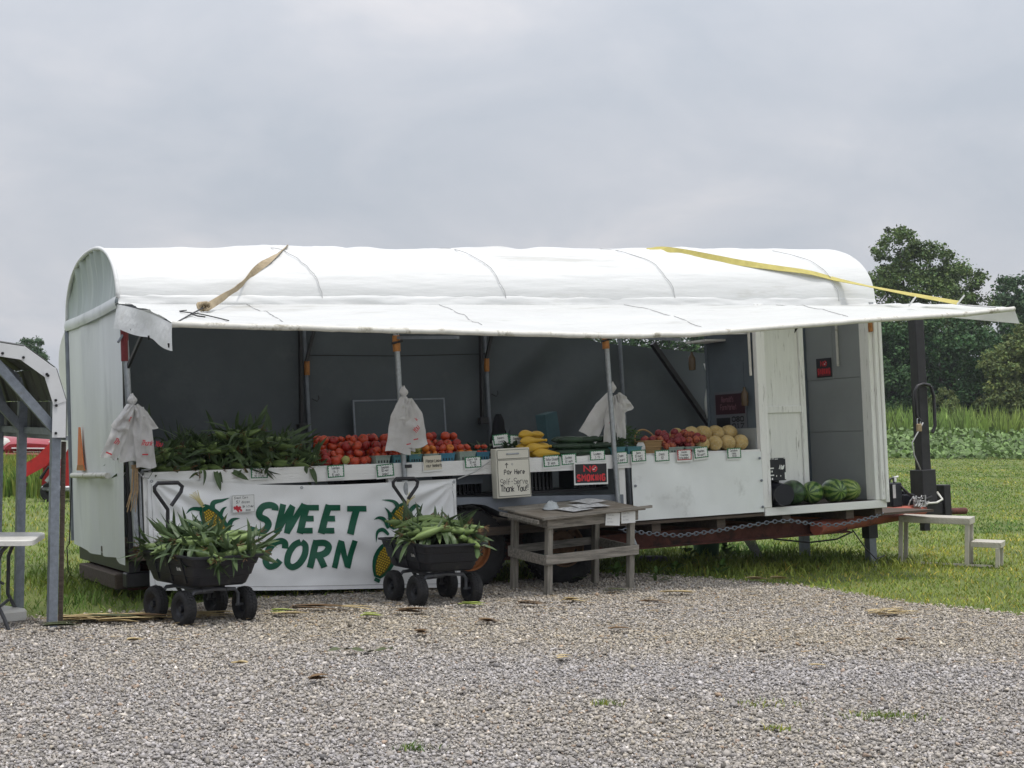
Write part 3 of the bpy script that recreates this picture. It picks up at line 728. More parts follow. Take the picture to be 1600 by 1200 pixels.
# ------------------------------------------------------------------ grass
def blades(x, y, h, wd, tint, lean=0.5, z0=0.0, seg=1):
    n_ = len(x); a = nr.uniform(0, 2*pi, n_); la = nr.uniform(0, 2*pi, n_); ln = nr.uniform(0.1, 1, n_)*lean*h
    dx, dy = np.cos(a)*wd/2, np.sin(a)*wd/2
    lx, ly = np.cos(la)*ln, np.sin(la)*ln
    z = np.full(n_, z0)
    v = [np.stack([x-dx, y-dy, z], -1), np.stack([x+dx, y+dy, z], -1),
         np.stack([x+dx*0.8+lx*0.35, y+dy*0.8+ly*0.35, z+h*0.62], -1), np.stack([x-dx*0.8+lx*0.35, y-dy*0.8+ly*0.35, z+h*0.62], -1),
         np.stack([x+lx, y+ly, z+h], -1)]
    V = np.stack(v, 1).reshape(-1, 3)
    F = (np.array([(0,1,2), (0,2,3), (3,2,4)])[None] + 5*np.arange(n_)[:, None, None]).reshape(-1, 3)
    return V, F, np.repeat(tint, 5, 0)
def tints(x, y, sp=0.22, dry=0.14):
    n_ = len(x)
    f1 = np.array([noise.noise(Vector((a*0.25, b_*0.16, 3))) for a, b_ in zip(x, y)])
    f2 = np.array([noise.noise(Vector((a*1.3, b_*0.8, 7))) for a, b_ in zip(x, y)]); f1 = f1*.8 + f2*.75
    v = np.clip(1 + 0.45*f1 + nr.normal(0, sp, n_), 0.35, 2.1)
    t = np.stack([v*(1.0 + 0.42*f1), v, v*np.clip(1 - .1*f1, .4, 2)], -1)
    d = nr.random(n_) < dry; t[d] *= np.array([2.0, 1.35, 1.5])
    return t
def grass_zone(name, N, y0, y1, xa, xb, h, wd, label, cond=None, dry=0.16, lean=1.6, dark=1.0):
    y = np.exp(nr.uniform(math.log(y0), math.log(y1), N)); x = nr.uniform(0, 1, N)*(xb - xa)*y + xa*y
    k = y > edge_np(x) + nr.normal(0, 0.10, N)
    if cond is not None: k &= cond(x, y)
    x, y = x[k], y[k]; sc = np.clip(y/14.0, 0.8, 3.2); n_ = len(x)
    H = h*nr.uniform(0.5, 1.3, n_)*np.clip(sc, 0.9, 1.1); Wd = wd*sc*nr.uniform(0.7, 1.3, n_)
    V, F, C = blades(x, y, H, Wd, tints(x, y, dry=dry)*dark, lean)
    return tag(link(name, np_mesh(name, V, F, m_grass, C)), label, 'grass', kind='stuff')
grass_zone('mown_grass', 140000, 9.4, 68, 0.02, 0.56, 0.032, 0.010, 'mown green grass to the right of and behind the trailer')
grass_zone('mown_grass', 60000, 9.4, 60, -0.56, 0.02, 0.05, 0.010, 'mown green grass beside and behind the carport')
# longer, unmown grass in the trailer's shade
Ti = TM.inverted()
def longgrass():
    N = 26000
    x = nr.uniform(-4.5, 6.2, N); y = nr.uniform(11.6, 19.5, N)
    loc = np.array([list(Ti @ Vector((a, c, 0))) for a, c in zip(x, y)])
    k = (loc[:, 0] > -0.6) & (loc[:, 0] < 8.6) & (loc[:, 1] > -0.25 + 0.3*nr.random(N)) & (loc[:, 1] < 2.5 + nr.random(N)*.4) & (y > edge_np(x) + 0.05)
    k &= ~((loc[:, 0] > 0.4) & (loc[:, 0] < 4.4) & (nr.random(N) < 0.7))
    x, y = x[k], y[k]; n_ = len(x)
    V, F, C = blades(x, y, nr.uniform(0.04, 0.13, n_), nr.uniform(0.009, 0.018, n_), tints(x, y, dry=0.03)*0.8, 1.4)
    return np_mesh('unmown_grass', V, F, m_grass, C)
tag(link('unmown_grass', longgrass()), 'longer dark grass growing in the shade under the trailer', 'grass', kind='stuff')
# tall weeds by the parked red car
grass_zone('tall_weeds', 16000, 27.0, 37.0, -0.40, -0.285, 0.42, 0.016, 'tall yellow green weeds in front of the parked red car', dry=0.3, lean=0.35)
# small tufts pushing through the gravel
for i, (x, y, hh, lab) in enumerate(((-0.42, 7.0, 0.035, 'small grass tuft in the gravel at the front edge, left of centre'), (0.52, 8.15, 0.03, 'thin grass tuft in the middle of the gravel'), (1.35, 7.55, 0.025, 'sparse dry weed sprig in the gravel, right of centre'), (1.95, 7.9, 0.03, 'broad green weed patch in the gravel at lower right'), (1.42, 8.2, 0.025, 'low green weed patch in the gravel at right'))):
    nn = 60 if i != 3 else 160
    sp = 0.04 if i not in (3, 4) else 0.11
    xx = x + nr.normal(0, sp, nn); yy = y + nr.normal(0, sp*.5, nn)
    V, F, C = blades(xx, yy, nr.uniform(.5, 1.3, nn)*hh, nr.uniform(.004, .007, nn), tints(xx, yy, dry=.25), 1.4, 0.012)
    tag(link('grass_tuft', np_mesh('grass_tuft', V, F, m_grass, C)), lab, 'weeds', 'weed tufts in the gravel', 'stuff')

# broad-leaved weeds along the gravel edge beneath the trailer
m_leaf = mat('weed_leaf', (0.075, 0.145, 0.03), 0.55, 0.3, 5, translucent=0.2)
def leaf_strip(b, p, d, up, ln, wd, droop=0.3, n=4, fold=0.25):
    """One leaf: a tapering folded strip starting at p going along d."""
    p = Vector(p); d = Vector(d).normalized(); up = Vector(up)
    side = d.cross(up)
    if side.length < 1e-3: side = d.cross(Vector((1, 0, 0)))
    side.normalize(); up = side.cross(d).normalized()
    vs = []; fs = []; c = p.copy(); dd = d.copy()
    for i in range(n+1):
        t = i/n; w = wd*(sin(pi*min(1, 0.18 + 0.82*t))**0.8 if i < n else 0.02)*0.5
        vs += [c - side*w + up*w*fold, c.copy(), c + side*w + up*w*fold]
        dd = (dd - Vector((0, 0, 1))*droop/n).normalized(); up = side.cross(dd).normalized()
        c = c + dd*ln/n
    for i in range(n):
        o = i*3; fs += [(o, o+1, o+4, o+3), (o+1, o+2, o+5, o+4)]
    b.add(vs, fs)
weed_spots = [(1.02, 14.55, .16, 'weed growing behind the wooden table leg'), (1.38, 14.35, .20, 'bright leafy weed to the right of the wooden table'), (0.55, 14.2, .10, 'low weed in front of the trailer tyre'), (1.62, 14.95, .18, 'leafy weed at the gravel edge under the trailer, left'), (2.1, 15.1, .16, 'leafy weed at the gravel edge under the trailer, centre'), (1.9, 16.2, .3, 'tall weed standing in the shade beneath the trailer frame'), (2.35, 16.6, .32, 'tall leaning weed beneath the trailer frame, right of the bucket')]
for (x, y, hh, lab) in weed_spots:
    b = MB()
    for k in range(16):
        a = rnd.uniform(0, 2*pi); r_ = rnd.uniform(0, .06)
        leaf_strip(b, (x + r_*cos(a), y + r_*sin(a), rnd.uniform(.0, hh*.6)), (cos(a), sin(a), rnd.uniform(.3, 1.4)), (0, 0, 1), rnd.uniform(.06, .14), rnd.uniform(.03, .06), 0.6)
    tag(b.build('leafy_weed', m_leaf), lab, 'weed', 'weeds along the gravel edge')

# ------------------------------------------------------------------ field crops
m_crop = mat('squash_leaves', (0.145, 0.215, 0.062), 0.6, 0.25, 1.5, attr='tint', translucent=0.2)
m_corn = mat('corn_leaves_field', (0.215, 0.29, 0.075), 0.6, 0.25, 1.0, attr='tint', translucent=0.25)
def discs(x, y, z, r, tint, tilt=1.0):
    n_ = len(x); k = 6
    ang = np.arange(k)*2*pi/k
    nrm = np.stack([nr.normal(0, tilt, n_), nr.normal(0, tilt, n_) - 0.25, np.ones(n_)], -1); nrm /= np.linalg.norm(nrm, axis=1)[:, None]
    t1 = np.cross(nrm, nr.normal(0, 1, (n_, 3))); t1 /= np.linalg.norm(t1, axis=1)[:, None]; t2 = np.cross(nrm, t1)
    rr = r[:, None]*nr.uniform(0.75, 1.1, (n_, k))
    P = np.stack([x, y, z], -1)[:, None] + t1[:, None]*(np.cos(ang)*rr)[..., None] + t2[:, None]*(np.sin(ang)*rr)[..., None]
    V = P.reshape(-1, 3); F = (np.array([(0,1,2), (0,2,3), (0,3,4), (0,4,5)])[None] + k*np.arange(n_)[:, None, None]).reshape(-1, 3)
    return V, F, np.repeat(tint, k, 0)
N = 44000
y = nr.uniform(62.5, 76, N); x = nr.uniform(-0.46, 0.50, N)*y
hmax = 0.28 + 0.95*np.clip((y - 63.5)/8.0, 0, 1) + 0.15*np.array([noise.noise(Vector((a*0.5, c*0.5, 0))) for a, c in zip(x, y)])
k = (nr.random(N) < 1.0)
z = hmax*nr.uniform(0.15, 1.0, N)
vv = np.clip(nr.normal(1.05, .38, N), .3, 2.0)
tn = np.stack([vv*.95, vv*1.0, vv*1.1], -1)
V, F, C = discs(x, y, z, nr.uniform(0.05, 0.13, N), tn)
tag(link('squash_field', np_mesh('squash_field', V, F, m_crop, C)), 'low broad leaved vine crop at the far end of the lawn', 'crop', kind='stuff')
N = 24000
y = nr.uniform(73, 84, N); x = nr.uniform(-0.46, 0.50, N)*y
h0 = 1.9 + 0.8*nr.random(N) + 0.3*np.array([noise.noise(Vector((a*0.15, c*0.1, 5))) for a, c in zip(x, y)])
tt = np.clip(nr.normal(1.1, .38, N), .35, 2.2)
yel = np.clip(0.5 + np.array([noise.noise(Vector((a*0.12, 0, 9))) for a in x]), 0, 1)
C0 = np.stack([tt*(0.8 + .45*yel), tt*(.92 + .15*yel), tt*.85], -1)
V, F, C = blades(x, y, h0*nr.uniform(.55, 1.0, N), nr.uniform(.08, .17, N), C0, 0.34)
tag(link('corn_field', np_mesh('corn_field', V, F, m_corn, C)), 'band of tall yellow green corn plants before the trees', 'crop', kind='stuff')
m_weedstem = mat('field_weed', (0.14, 0.19, 0.07), 0.7, 0.25, 3)
for (x, y, hh, lab) in ((19.2, 76, 2.5, 'tall weed sticking up from the corn beside the trailer end'), (17.9, 75, 2.15, 'seedy weed above the corn, nearest the trailer end'), (18.5, 75, 2.1, 'seedy weed above the corn between its two neighbours'), (21.0, 77, 2.2, 'weed above the corn left of the black jack post')):
    b = MB(); b.tube([(x, y, 0), (x + .05, y, hh)], [.025, .008], 5)
    for k in range(46):
        t = rnd.uniform(.35, 1.0); a = rnd.uniform(0, 2*pi)
        leaf_strip(b, (x + .05*t, y, hh*t), (cos(a), sin(a), .7), (0, 0, 1), rnd.uniform(.12, .32)*(1.25 - t), .09, .5, 3)
    tag(b.build('field_weed', m_weedstem), lab, 'weed', 'weeds above the corn')

# ------------------------------------------------------------------ trees
m_bark = mat('tree_bark', (0.075, 0.06, 0.05), 0.95, 0.35, 6, stretch=(3, 3, .6), bump=.8, bscale=12)
def tree_meshes(seed, blobs, leaves, leaf, trunk_h, trunk_r, mleaf, sparse=0.0):
    g = np.random.default_rng(seed); r2 = random.Random(seed)
    B = np.array(blobs, float)                      # x y z rx rz
    vol = B[:, 3]**2*B[:, 4]
    # each blob is broken into many small clumps, so that gaps and light edges appear
    CL = []
    for bl, v_ in zip(B, vol):
        for q in range(int(max(8, 26*bl[3]**1.3))):
            d = g.normal(0, 1, 3); d /= np.linalg.norm(d); rr = g.uniform(.35, 1.0)**0.5
            CL.append((bl[0] + d[0]*bl[3]*rr, bl[1] + d[1]*bl[3]*rr, bl[2] + d[2]*bl[4]*rr, g.uniform(.35, .75)*min(1.25, .35 + bl[3]*.32), g.normal(0, .22)))
    CL = np.array(CL); idx = g.integers(0, len(CL), leaves)
    c = CL[idx]
    d = g.normal(0, 1, (leaves, 3)); d /= np.linalg.norm(d, axis=1)[:, None]
    rr = g.uniform(0, 1, leaves)**0.45
    P = c[:, :3] + d*(c[:, 3]*rr)[:, None]*np.array([1, 1, .75])
    nrm = d*0.7 + g.normal(0, .6, (leaves, 3)) + np.array([0, 0, .5]); nrm /= np.linalg.norm(nrm, axis=1)[:, None]
    t1 = np.cross(nrm, g.normal(0, 1, (leaves, 3))); t1 /= np.linalg.norm(t1, axis=1)[:, None]; t2 = np.cross(nrm, t1)
    s = (leaf*g.uniform(.6, 1.3, leaves))[:, None]
    V = np.stack([P - t1*s, P - t2*s*.55 + nrm*s*.12, P + t1*s, P + t2*s*.55 + nrm*s*.12], 1).reshape(-1, 3)
    F = (np.array([(0, 1, 2), (0, 2, 3)])[None] + 4*np.arange(leaves)[:, None, None]).reshape(-1, 3)
    vv = np.clip(1 + c[:, 4] + g.normal(0, .16, leaves), .45, 1.7)
    hue = g.normal(0, .08, leaves)
    C = np.stack([vv*(1 + hue), vv, vv*(1 - hue)], -1)
    crown = np_mesh('crown', V, F, mleaf, np.repeat(C, 4, 0))
    b = MB(); b.tube([(0, 0, 0), (.05, 0, trunk_h*.5), (0, .05, trunk_h)], [trunk_r, trunk_r*.8, trunk_r*.6], 9)
    for bl in B:
        m_ = Vector((bl[0]*.45, bl[1]*.45, trunk_h*.6 + (bl[2] - trunk_h*.6)*.5))
        b.tube([(0, 0, trunk_h*r2.uniform(.55, .95)), m_, (bl[0], bl[1], bl[2])], [trunk_r*.5, trunk_r*.3, trunk_r*.08], 6)
    return b.mesh('trunk', m_bark, 60), crown
def tree(name, ms, x, y, label, rz=0, s=1.0, sz=1.0):
    r_ = tag(empty(name, Matrix.Translation((x, y, 0)) @ Matrix.Rotation(rz, 4, 'Z') @ Matrix.Diagonal((s, s, s*sz, 1))), label, 'tree', 'trees beyond the field')
    link('trunk', ms[0], r_); link('crown', ms[1], r_)
    return r_
f_a = mat('foliage_oak', (0.092, 0.14, 0.042), 0.65, 0.25, .6, attr='tint', translucent=.15, spec=.2)
f_b = mat('foliage_dark', (0.052, 0.11, 0.038), 0.65, 0.25, .6, attr='tint', translucent=.12, spec=.2)
f_c = mat('foliage_yellow_green', (0.12, 0.155, 0.05), 0.65, 0.25, .6, attr='tint', translucent=.2, spec=.2)
f_d = mat('foliage_blue_green', (0.07, 0.125, 0.056), 0.65, 0.25, .6, attr='tint', translucent=.15, spec=.2)
t_tall = tree_meshes(3, [(-2.6, 0, 9.3, 1.8, 1.5), (-0.9, 0, 12.2, 1.7, 1.6), (1.0, .5, 11.4, 1.7, 1.4), (2.6, 0, 10.2, 1.9, 1.3), (-1.2, -1, 9.6, 2.0, 1.6), (1.2, -1.2, 8.8, 2.0, 1.6), (3.4, 0, 8.3, 1.7, 1.3), (-3.4, 0, 7.2, 1.6, 1.4), (0, -1.5, 6.8, 2.6, 1.6), (3, -1, 6.0, 2.2, 1.6), (-2.5, -1, 5.2, 2.2, 1.6), (0.6, 1.0, 4.0, 2.4, 1.8)], 46000, .115, 7.5, .35, f_a)
t_dark = tree_meshes(5, [(-2, 0, 5.2, 1.7, 1.4), (0, 0, 6.2, 1.9, 1.5), (2, 0, 5.4, 1.8, 1.4), (-2.6, -.6, 3.2, 1.7, 1.4), (-.6, -1.2, 3.6, 2.0, 1.5), (1.6, -1.2, 3.2, 1.9, 1.4), (3.0, 0, 3.6, 1.4, 1.3), (0, -1, 1.6, 2.6, 1.2), (-2.4, -.6, 1.4, 1.8, 1.0), (2.4, -.8, 1.4, 1.8, 1.0)], 38000, .11, 3.4, .25, f_b)
t_yel = tree_meshes(8, [(0, 0, 5.6, 1.3, 1.1), (-1.3, 0, 4.4, 1.3, 1.1), (1.3, 0, 4.7, 1.5, 1.2), (-.3, -.8, 3.4, 1.8, 1.3), (1.7, -.6, 3.0, 1.5, 1.2), (-1.7, -.5, 2.4, 1.5, 1.2), (0.3, -1, 1.5, 2.2, 1.2)], 28000, .11, 2.6, .2, f_c)
t_thin = tree_meshes(9, [(0, 0, 10.0, 1.5, 1.2), (-1.5, 0, 8.6, 1.5, 1.0), (1.4, 0, 8.9, 1.7, 1.1), (.2, 0, 7.0, 1.8, 1.0), (-1.4, 0, 5.5, 1.6, 1.2), (1.6, 0, 5.0, 1.7, 1.3), (0, -.5, 3.4, 2.0, 1.3)], 22000, .12, 6.5, .25, f_d)
tree('oak_tree', t_tall, 26.7, 101, 'tall broad oak tree rising above the awning right of the roof', 0, 1.06)
tree('thin_tree', t_thin, 34.6, 104, 'airy blue green tree cut by the right edge of the photo', 1.0, 1.05)
tree('dark_tree', t_dark, 21.6, 93, 'dark dense tree just right of the trailer end', 0.0, 1.1)
tree('dark_tree', t_dark, 26.0, 92, 'dark dense tree behind the black jack post', 2.2, 1.08)
tree('dark_tree', t_dark, 31.0, 95, 'dark dense tree between the jack post and the yellow green tree', 4.0, 1.0)
tree('dark_tree', t_dark, 35.5, 97, 'dark dense tree behind the yellow green tree at the right edge', 5.1, 1.05)
tree('dark_tree', t_dark, 15.8, 95, 'dense tree half hidden behind the trailer roof, next to its right end', 0.8, 1.12)
tree('dark_tree', t_dark, 10.6, 96, 'dense tree showing in the gap above the back wall of the stand', 3.0, 1.2)
tree('yellow_green_tree', t_yel, 28.4, 84, 'smaller yellow green tree at the right edge below the awning tip', 0.3, 1.02)
tree('yellow_green_tree', t_yel, 24.2, 85, 'small bushy tree low down right of the jack post', 2.0, .5)
tree('thin_tree', t_thin, 5.0, 110, 'distant tree behind the middle of the trailer roof', .4, .85)
tree('blue_green_tree', t_thin, -27.9, 88, 'small distant tree between the carport and the trailer', 2.0, .52)
# ------------------------------------------------------------------ carport at the left
m_trim = mat('white_trim_sheet', (0.60, 0.61, 0.62), 0.4, 0.06, 4, spots=(.5, .5, .5), spot_scale=5, spot_at=.72)
m_sheet = mat('grey_roof_sheet', (0.07, 0.072, 0.07), 0.55, 0.15, 3, metal=.2)
m_post = mat('galvanised_square_tube', (0.20, 0.225, 0.26), 0.5, 0.2, 25, metal=.35, bump=.1, bscale=80, spots=(.16, .13, .11), spot_scale=7, spot_at=.68)
CP = Matrix.Translation((-3.245, 10.87, 0)) @ Matrix.Rotation(atan2(-0.5, -0.87), 4, 'Z') @ Matrix.Diagonal((1, -1, 1, 1))
# local: x leftwards along the gable, y backwards along the eave, z up
cp = tag(empty('carport', Matrix.Translation((-3.245, 10.87, 0))), 'white trimmed metal carport on grey square posts at the left edge', 'carport')
gx = Vector((-0.87, -0.5, 0)).normalized(); gy = Vector((-0.53, 0.85, 0)).normalized()
def C3(s, y, z): return tuple(gx*s + gy*y + Vector((0, 0, z)))
def cbox(b, s0, s1, y0, y1, z0, z1):
    vs = [C3(s, y, z) for z in (z0, z1) for (s, y) in ((s0, y0), (s1, y0), (s1, y1), (s0, y1))]
    b.add(vs, [(0,3,2,1),(4,5,6,7),(0,1,5,4),(1,2,6,5),(2,3,7,6),(3,0,4,7)])
PROF = [(-0.035, 1.36), (-0.035, 1.62), (0.04, 1.85), (0.255, 2.0), (1.5, 2.16), (2.75, 2.0), (2.965, 1.85), (3.04, 1.62), (3.04, 1.36)]
SP = (0.0, 0.94, 1.67, 2.9)
for y in SP:
    for s in (0.02, 2.98):
        b = MB(); cbox(b, s - .031, s + .031, y - .031, y + .031, 0, 1.62); b.build('post', m_post, cp)
    b = MB()
    for (p, q) in zip(PROF[1:], PROF[2:-1]):
        b.bar(C3(p[0] + .02, y, p[1] - .05), C3(q[0] + .02, y, q[1] - .05), .05, .05)
    b.build('rafter', m_post, cp)
    b = MB(); b.bar(C3(.03, y + .002, 1.42), C3(.50, y + .002, 1.95), .05, .065); b.build('knee_brace', m_post, cp)
    b = MB(); b.bar(C3(2.97, y, 1.4), C3(2.5, y, 1.95), .05, .065); b.build('knee_brace', m_post, cp)
# white front trim panels, overlapping at the bends
for k, (p, q) in enumerate(zip(PROF, PROF[1:])):
    d = Vector((q[0]-p[0], q[1]-p[1])).normalized(); nrm = Vector((d.y, -d.x)) * 0.095
    if p[0] > 1.4: pass
    yo = -.062 - .004*(k % 2)
    pts = [(p[0], p[1]), (q[0] + d.x*.01, q[1] + d.y*.01), (q[0] + d.x*.01 + nrm.x, q[1] + d.y*.01 + nrm.y), (p[0] + nrm.x, p[1] + nrm.y)]
    b = MB(); vs = [C3(s, yo, z) for s, z in pts] + [C3(s, yo + .003, z) for s, z in pts]
    b.add(vs, [(0,1,2,3), (7,6,5,4), (0,4,5,1), (1,5,6,2), (2,6,7,3), (3,7,4,0)])
    b.build('trim_panel', m_trim, cp)
    for t in (.12, .88):
        s = p[0]*(1-t) + q[0]*t + nrm.x*.75; z = p[1]*(1-t) + q[1]*t + nrm.y*.75
        b = MB(); c = Vector(C3(s, yo - .003, z)); dd = Vector(C3(0, -1, 0))
        b.tube([c, c + dd*.008], .010, 8); b.build('trim_screw', m_cord_black, cp)
# ribbed roof and side sheet
b = MB()
for (p, q) in zip(PROF, PROF[1:]):
    def f(s, t, p=p, q=q):
        y = -.06 + 3.1*s; rib = .012*max(0, cos(2*pi*y/.23))**3
        d = Vector((q[0]-p[0], q[1]-p[1])).normalized()
        return C3(p[0]*(1-t) + q[0]*t - d.y*(rib + .006), y, p[1]*(1-t) + q[1]*t + d.x*(rib + .006))
    b.grid(f, 110, 1)
b.build('roof_sheet', m_sheet, cp)
b = MB(); b.bar(C3(.0, -.05, 1.40), C3(.0, 3.0, 1.40), .04, .05); b.build('side_rail', m_post, cp)
# edge flashing where the side sheet ends
b = MB(); cbox(b, -.055, -.04, -.05, 3.0, 1.34, 1.37); b.build('side_flashing', m_galv_dark, cp)
# a loop of wire and brown batten on the near post
b = MB(); b.bar(C3(-.045, .02, .02), C3(-.045, .02, 1.33), .02, .03); b.build('post_batten', m_wood_dark, cp)

# folding table under the carport
m_plastic = mat('off_white_plastic', (0.62, 0.61, 0.57), 0.45, .08, 5, bump=.1, bscale=60)
m_darksteel = mat('dark_grey_steel', (0.05, 0.052, 0.058), .45, .2, 20)
ft = tag(empty('folding_table', onG(-3.40, 10.98, radians(190))), 'white plastic folding table under the carport at the left edge', 'table')
b = MB()
def rr(x0, x1, y0, y1, r, n=6):
    out = []
    for (cx_, cy_, a0) in ((x1-r, y1-r, 0), (x0+r, y1-r, pi/2), (x0+r, y0+r, pi), (x1-r, y0+r, 1.5*pi)):
        out += [(cx_ + r*cos(a0 + pi/2*i/n), cy_ + r*sin(a0 + pi/2*i/n)) for i in range(n+1)]
    return out
o_ = rr(0, 1.82, -.37, .37, .08)
n = len(o_)
b.add([(x, y, .605) for x, y in o_] + [(x, y, .638) for x, y in o_] + [(x*.995 + .005, y*.98, .645) for x, y in o_], [(i, (i+1) % n, n + (i+1) % n, n + i) for i in range(n)] + [(n+i, n + (i+1) % n, 2*n + (i+1) % n, 2*n + i) for i in range(n)] + [tuple(range(2*n, 3*n)), tuple(reversed(range(n)))])
b.build('table_top', m_plastic, ft, 30)
for x in (.22, 1.6):
    for y in (-.26, .26):
        b = MB(); b.tube([(x - .04, y, .605), (x, y, .56), (x + .03, y, .48), (x + .03, y, .2), (x - .03, y*1.05, .08), (x - .06, y*1.05, .0)], .014, 8); b.build('leg', m_darksteel, ft, 60)
    b = MB(); b.tube([(x + .02, -.26, .16), (x + .02, .26, .16)], .012); b.build('stretcher', m_darksteel, ft)
b = MB(); b.tube([(.2, 0, .605), (.5, 0, .45), (.24, 0, .3)], .01); b.build('folding_brace', m_darksteel, ft)
# white plastic bin lying behind the table leg
tb = MB(); tb.box((-.30, -.2, 0), (.16, .2, .10), .02)
tag(tb.build('storage_tote', m_plastic), 'low pale plastic box on the ground behind the folding table leg', 'box').matrix_basis = onG(-3.78, 11.15, .9)

# ------------------------------------------------------------------ parked car far left
m_car = mat('red_car_paint', (0.26, 0.012, 0.022), .25, .08, 2, coat=.6)
m_glass = mat('car_glass', (0.30, 0.38, 0.42), .08, .1, 2, spec=.8)
m_chrome = mat('chrome', (.75, .75, .76), .15, .05, 5, metal=.9)
m_lamp = mat('headlamp_lens', (.78, .76, .72), .15, .08, 15)
car = tag(empty('parked_car', onG(-12.55, 40.2, radians(-78))), 'dark red car parked nose on beyond the carport', 'car')
b = MB()   # local x forward
sec = [(-2.15, .70, .95, .45), (-2.0, .80, 1.02, .38), (-1.2, .86, 1.02, .32), (0.3, .87, 1.0, .30), (0.95, .86, .98, .30), (1.5, .83, .92, .32), (1.95, .76, .82, .36), (2.15, .60, .70, .42)]
vs = []; K = 12
for (x, hw, zt, zb) in sec:
    ring = [(-hw*.92, zb), (-hw, zb + .15), (-hw, zt - .22), (-hw*.95, zt - .08), (-hw*.78, zt), (0, zt + .03), (hw*.78, zt), (hw*.95, zt - .08), (hw, zt - .22), (hw, zb + .15), (hw*.92, zb), (0, zb)]
    vs += [(x, a, z) for a, z in ring]
fs = [(i*K + k, i*K + (k+1) % K, (i+1)*K + (k+1) % K, (i+1)*K + k) for i in range(len(sec)-1) for k in range(K)] + [tuple(range(K)), tuple(reversed(range((len(sec)-1)*K, len(sec)*K)))]
b.add(vs, fs); b.build('body', m_car, car, 50)
b = MB(); prof = [(-1.9, 1.0), (-1.2, 1.42), (-.1, 1.47), (.95, .98)]
vs = [(x, -(.80 if z < 1.1 else .62), z) for x, z in prof] + [(x, (.80 if z < 1.1 else .62), z) for x, z in prof]
b.add(vs, [(0,1,5,4), (1,2,6,5), (2,3,7,6), (0,3,2,1), (4,5,6,7)]); b.build('cabin_glass', m_glass, car)
b = MB(); b.box((-1.2, -.61, 1.41), (-.1, .61, 1.50), .03); b.build('roof', m_car, car)
for sy in (-1, 1):
    b = MB(); b.lathe([(.005, .05), (.12, .03), (.17, 0), (.17, -.06)], 14, 'x', (2.05, sy*.62, .70)); b.T = None; hl = b.build('headlight', m_lamp, car, 50)
b = MB(); b.box((2.08, -.42, .585), (2.19, .42, .615), .008); b.box((2.08, -.38, .50), (2.18, .38, .525), .008); b.build('grille_bar', m_chrome, car)
b = MB(); b.box((2.0, -.72, .34), (2.22, .72, .48), .03); b.build('bumper', m_car, car)
wm = MB(); wm.lathe([(.19, -.1), (.30, -.1), (.32, -.07), (.32, .07), (.30, .1), (.19, .1)], 20, 'y'); wme = wm.mesh('car_tyre', m_tyre, 40)
rm2 = MB(); rm2.lathe([(.19, -.1), (.17, -.06), (.05, -.07), (.001, -.08)], 16, 'y'); rme = rm2.mesh('car_rim', m_galv, 40)
for x in (-1.35, 1.35):
    for sy in (-1, 1):
        wh = empty('wheel', Matrix.Translation((x, sy*.76, .32)) @ Matrix.Rotation(0 if sy < 0 else pi, 4, 'Z')); wh.parent = car
        link('tyre', wme, wh); link('rim', rme, wh)

# red farm implement standing in the weeds in front of the car
m_redp = mat('bright_red_sheet_metal', (0.42, 0.022, 0.022), .4, .2, 5, spots=(.16, .03, .02), spot_scale=4, spot_at=.62)
imp = tag(empty('farm_implement', onG(-7.95, 25.9, radians(10))), 'bright red farm implement with bent guards behind the carport posts', 'machine')
b = MB(); b.poly([(-.05, 0, .28), (.42, 0, .24), (.50, 0, .95), (.12, 0, 1.0), (-.02, 0, .72)], .03, 1); b.build('side_guard', m_redp, imp)
b = MB(); b.poly([(-.30, -.12, .42), (.05, -.12, .62), (.22, -.12, 1.0), (.10, -.12, 1.02), (-.12, -.12, .78), (-.36, -.12, .62)], .04, 1); b.build('front_guard', m_redp, imp)
b = MB(); b.add([(-.02, -.12, .72), (.12, -.12, 1.0), (.12, .6, 1.0), (-.02, .6, .72), (.5, .0, .95), (.5, .6, .95)], [(0, 1, 2, 3), (1, 4, 5, 2)]); b.build('hood', m_redp, imp)
b = MB(); b.bar((-.42, -.05, .30), (-.36, -.05, .60), .18, .03); b.bar((-.40, -.05, .05), (-.30, -.08, .32), .12, .02); b.build('rusty_flap', m_rust, imp)
b = MB(); b.bar((.05, -.16, .35), (.26, -.17, .62), .10, .06); b.build('grey_bracket', m_galv, imp)
b = MB(); b.tube([(-.05, -.15, .4), (.08, -.18, .6), (.2, -.16, .42), (.3, -.15, .3)], .03, 8); b.build('hose', m_cord_black, imp, 60)
b = MB(); b.box((-.05, -.1, .18), (.52, .5, .27), .02); b.build('cutter_deck', m_galv, imp)
for y in (-.05, .45):
    b = MB(); b.lathe([(.06, -.05), (.15, -.05), (.17, 0), (.15, .05), (.06, .05)], 16, 'y', (.1, y, .17)); b.build('wheel', m_tyre, imp, 40)
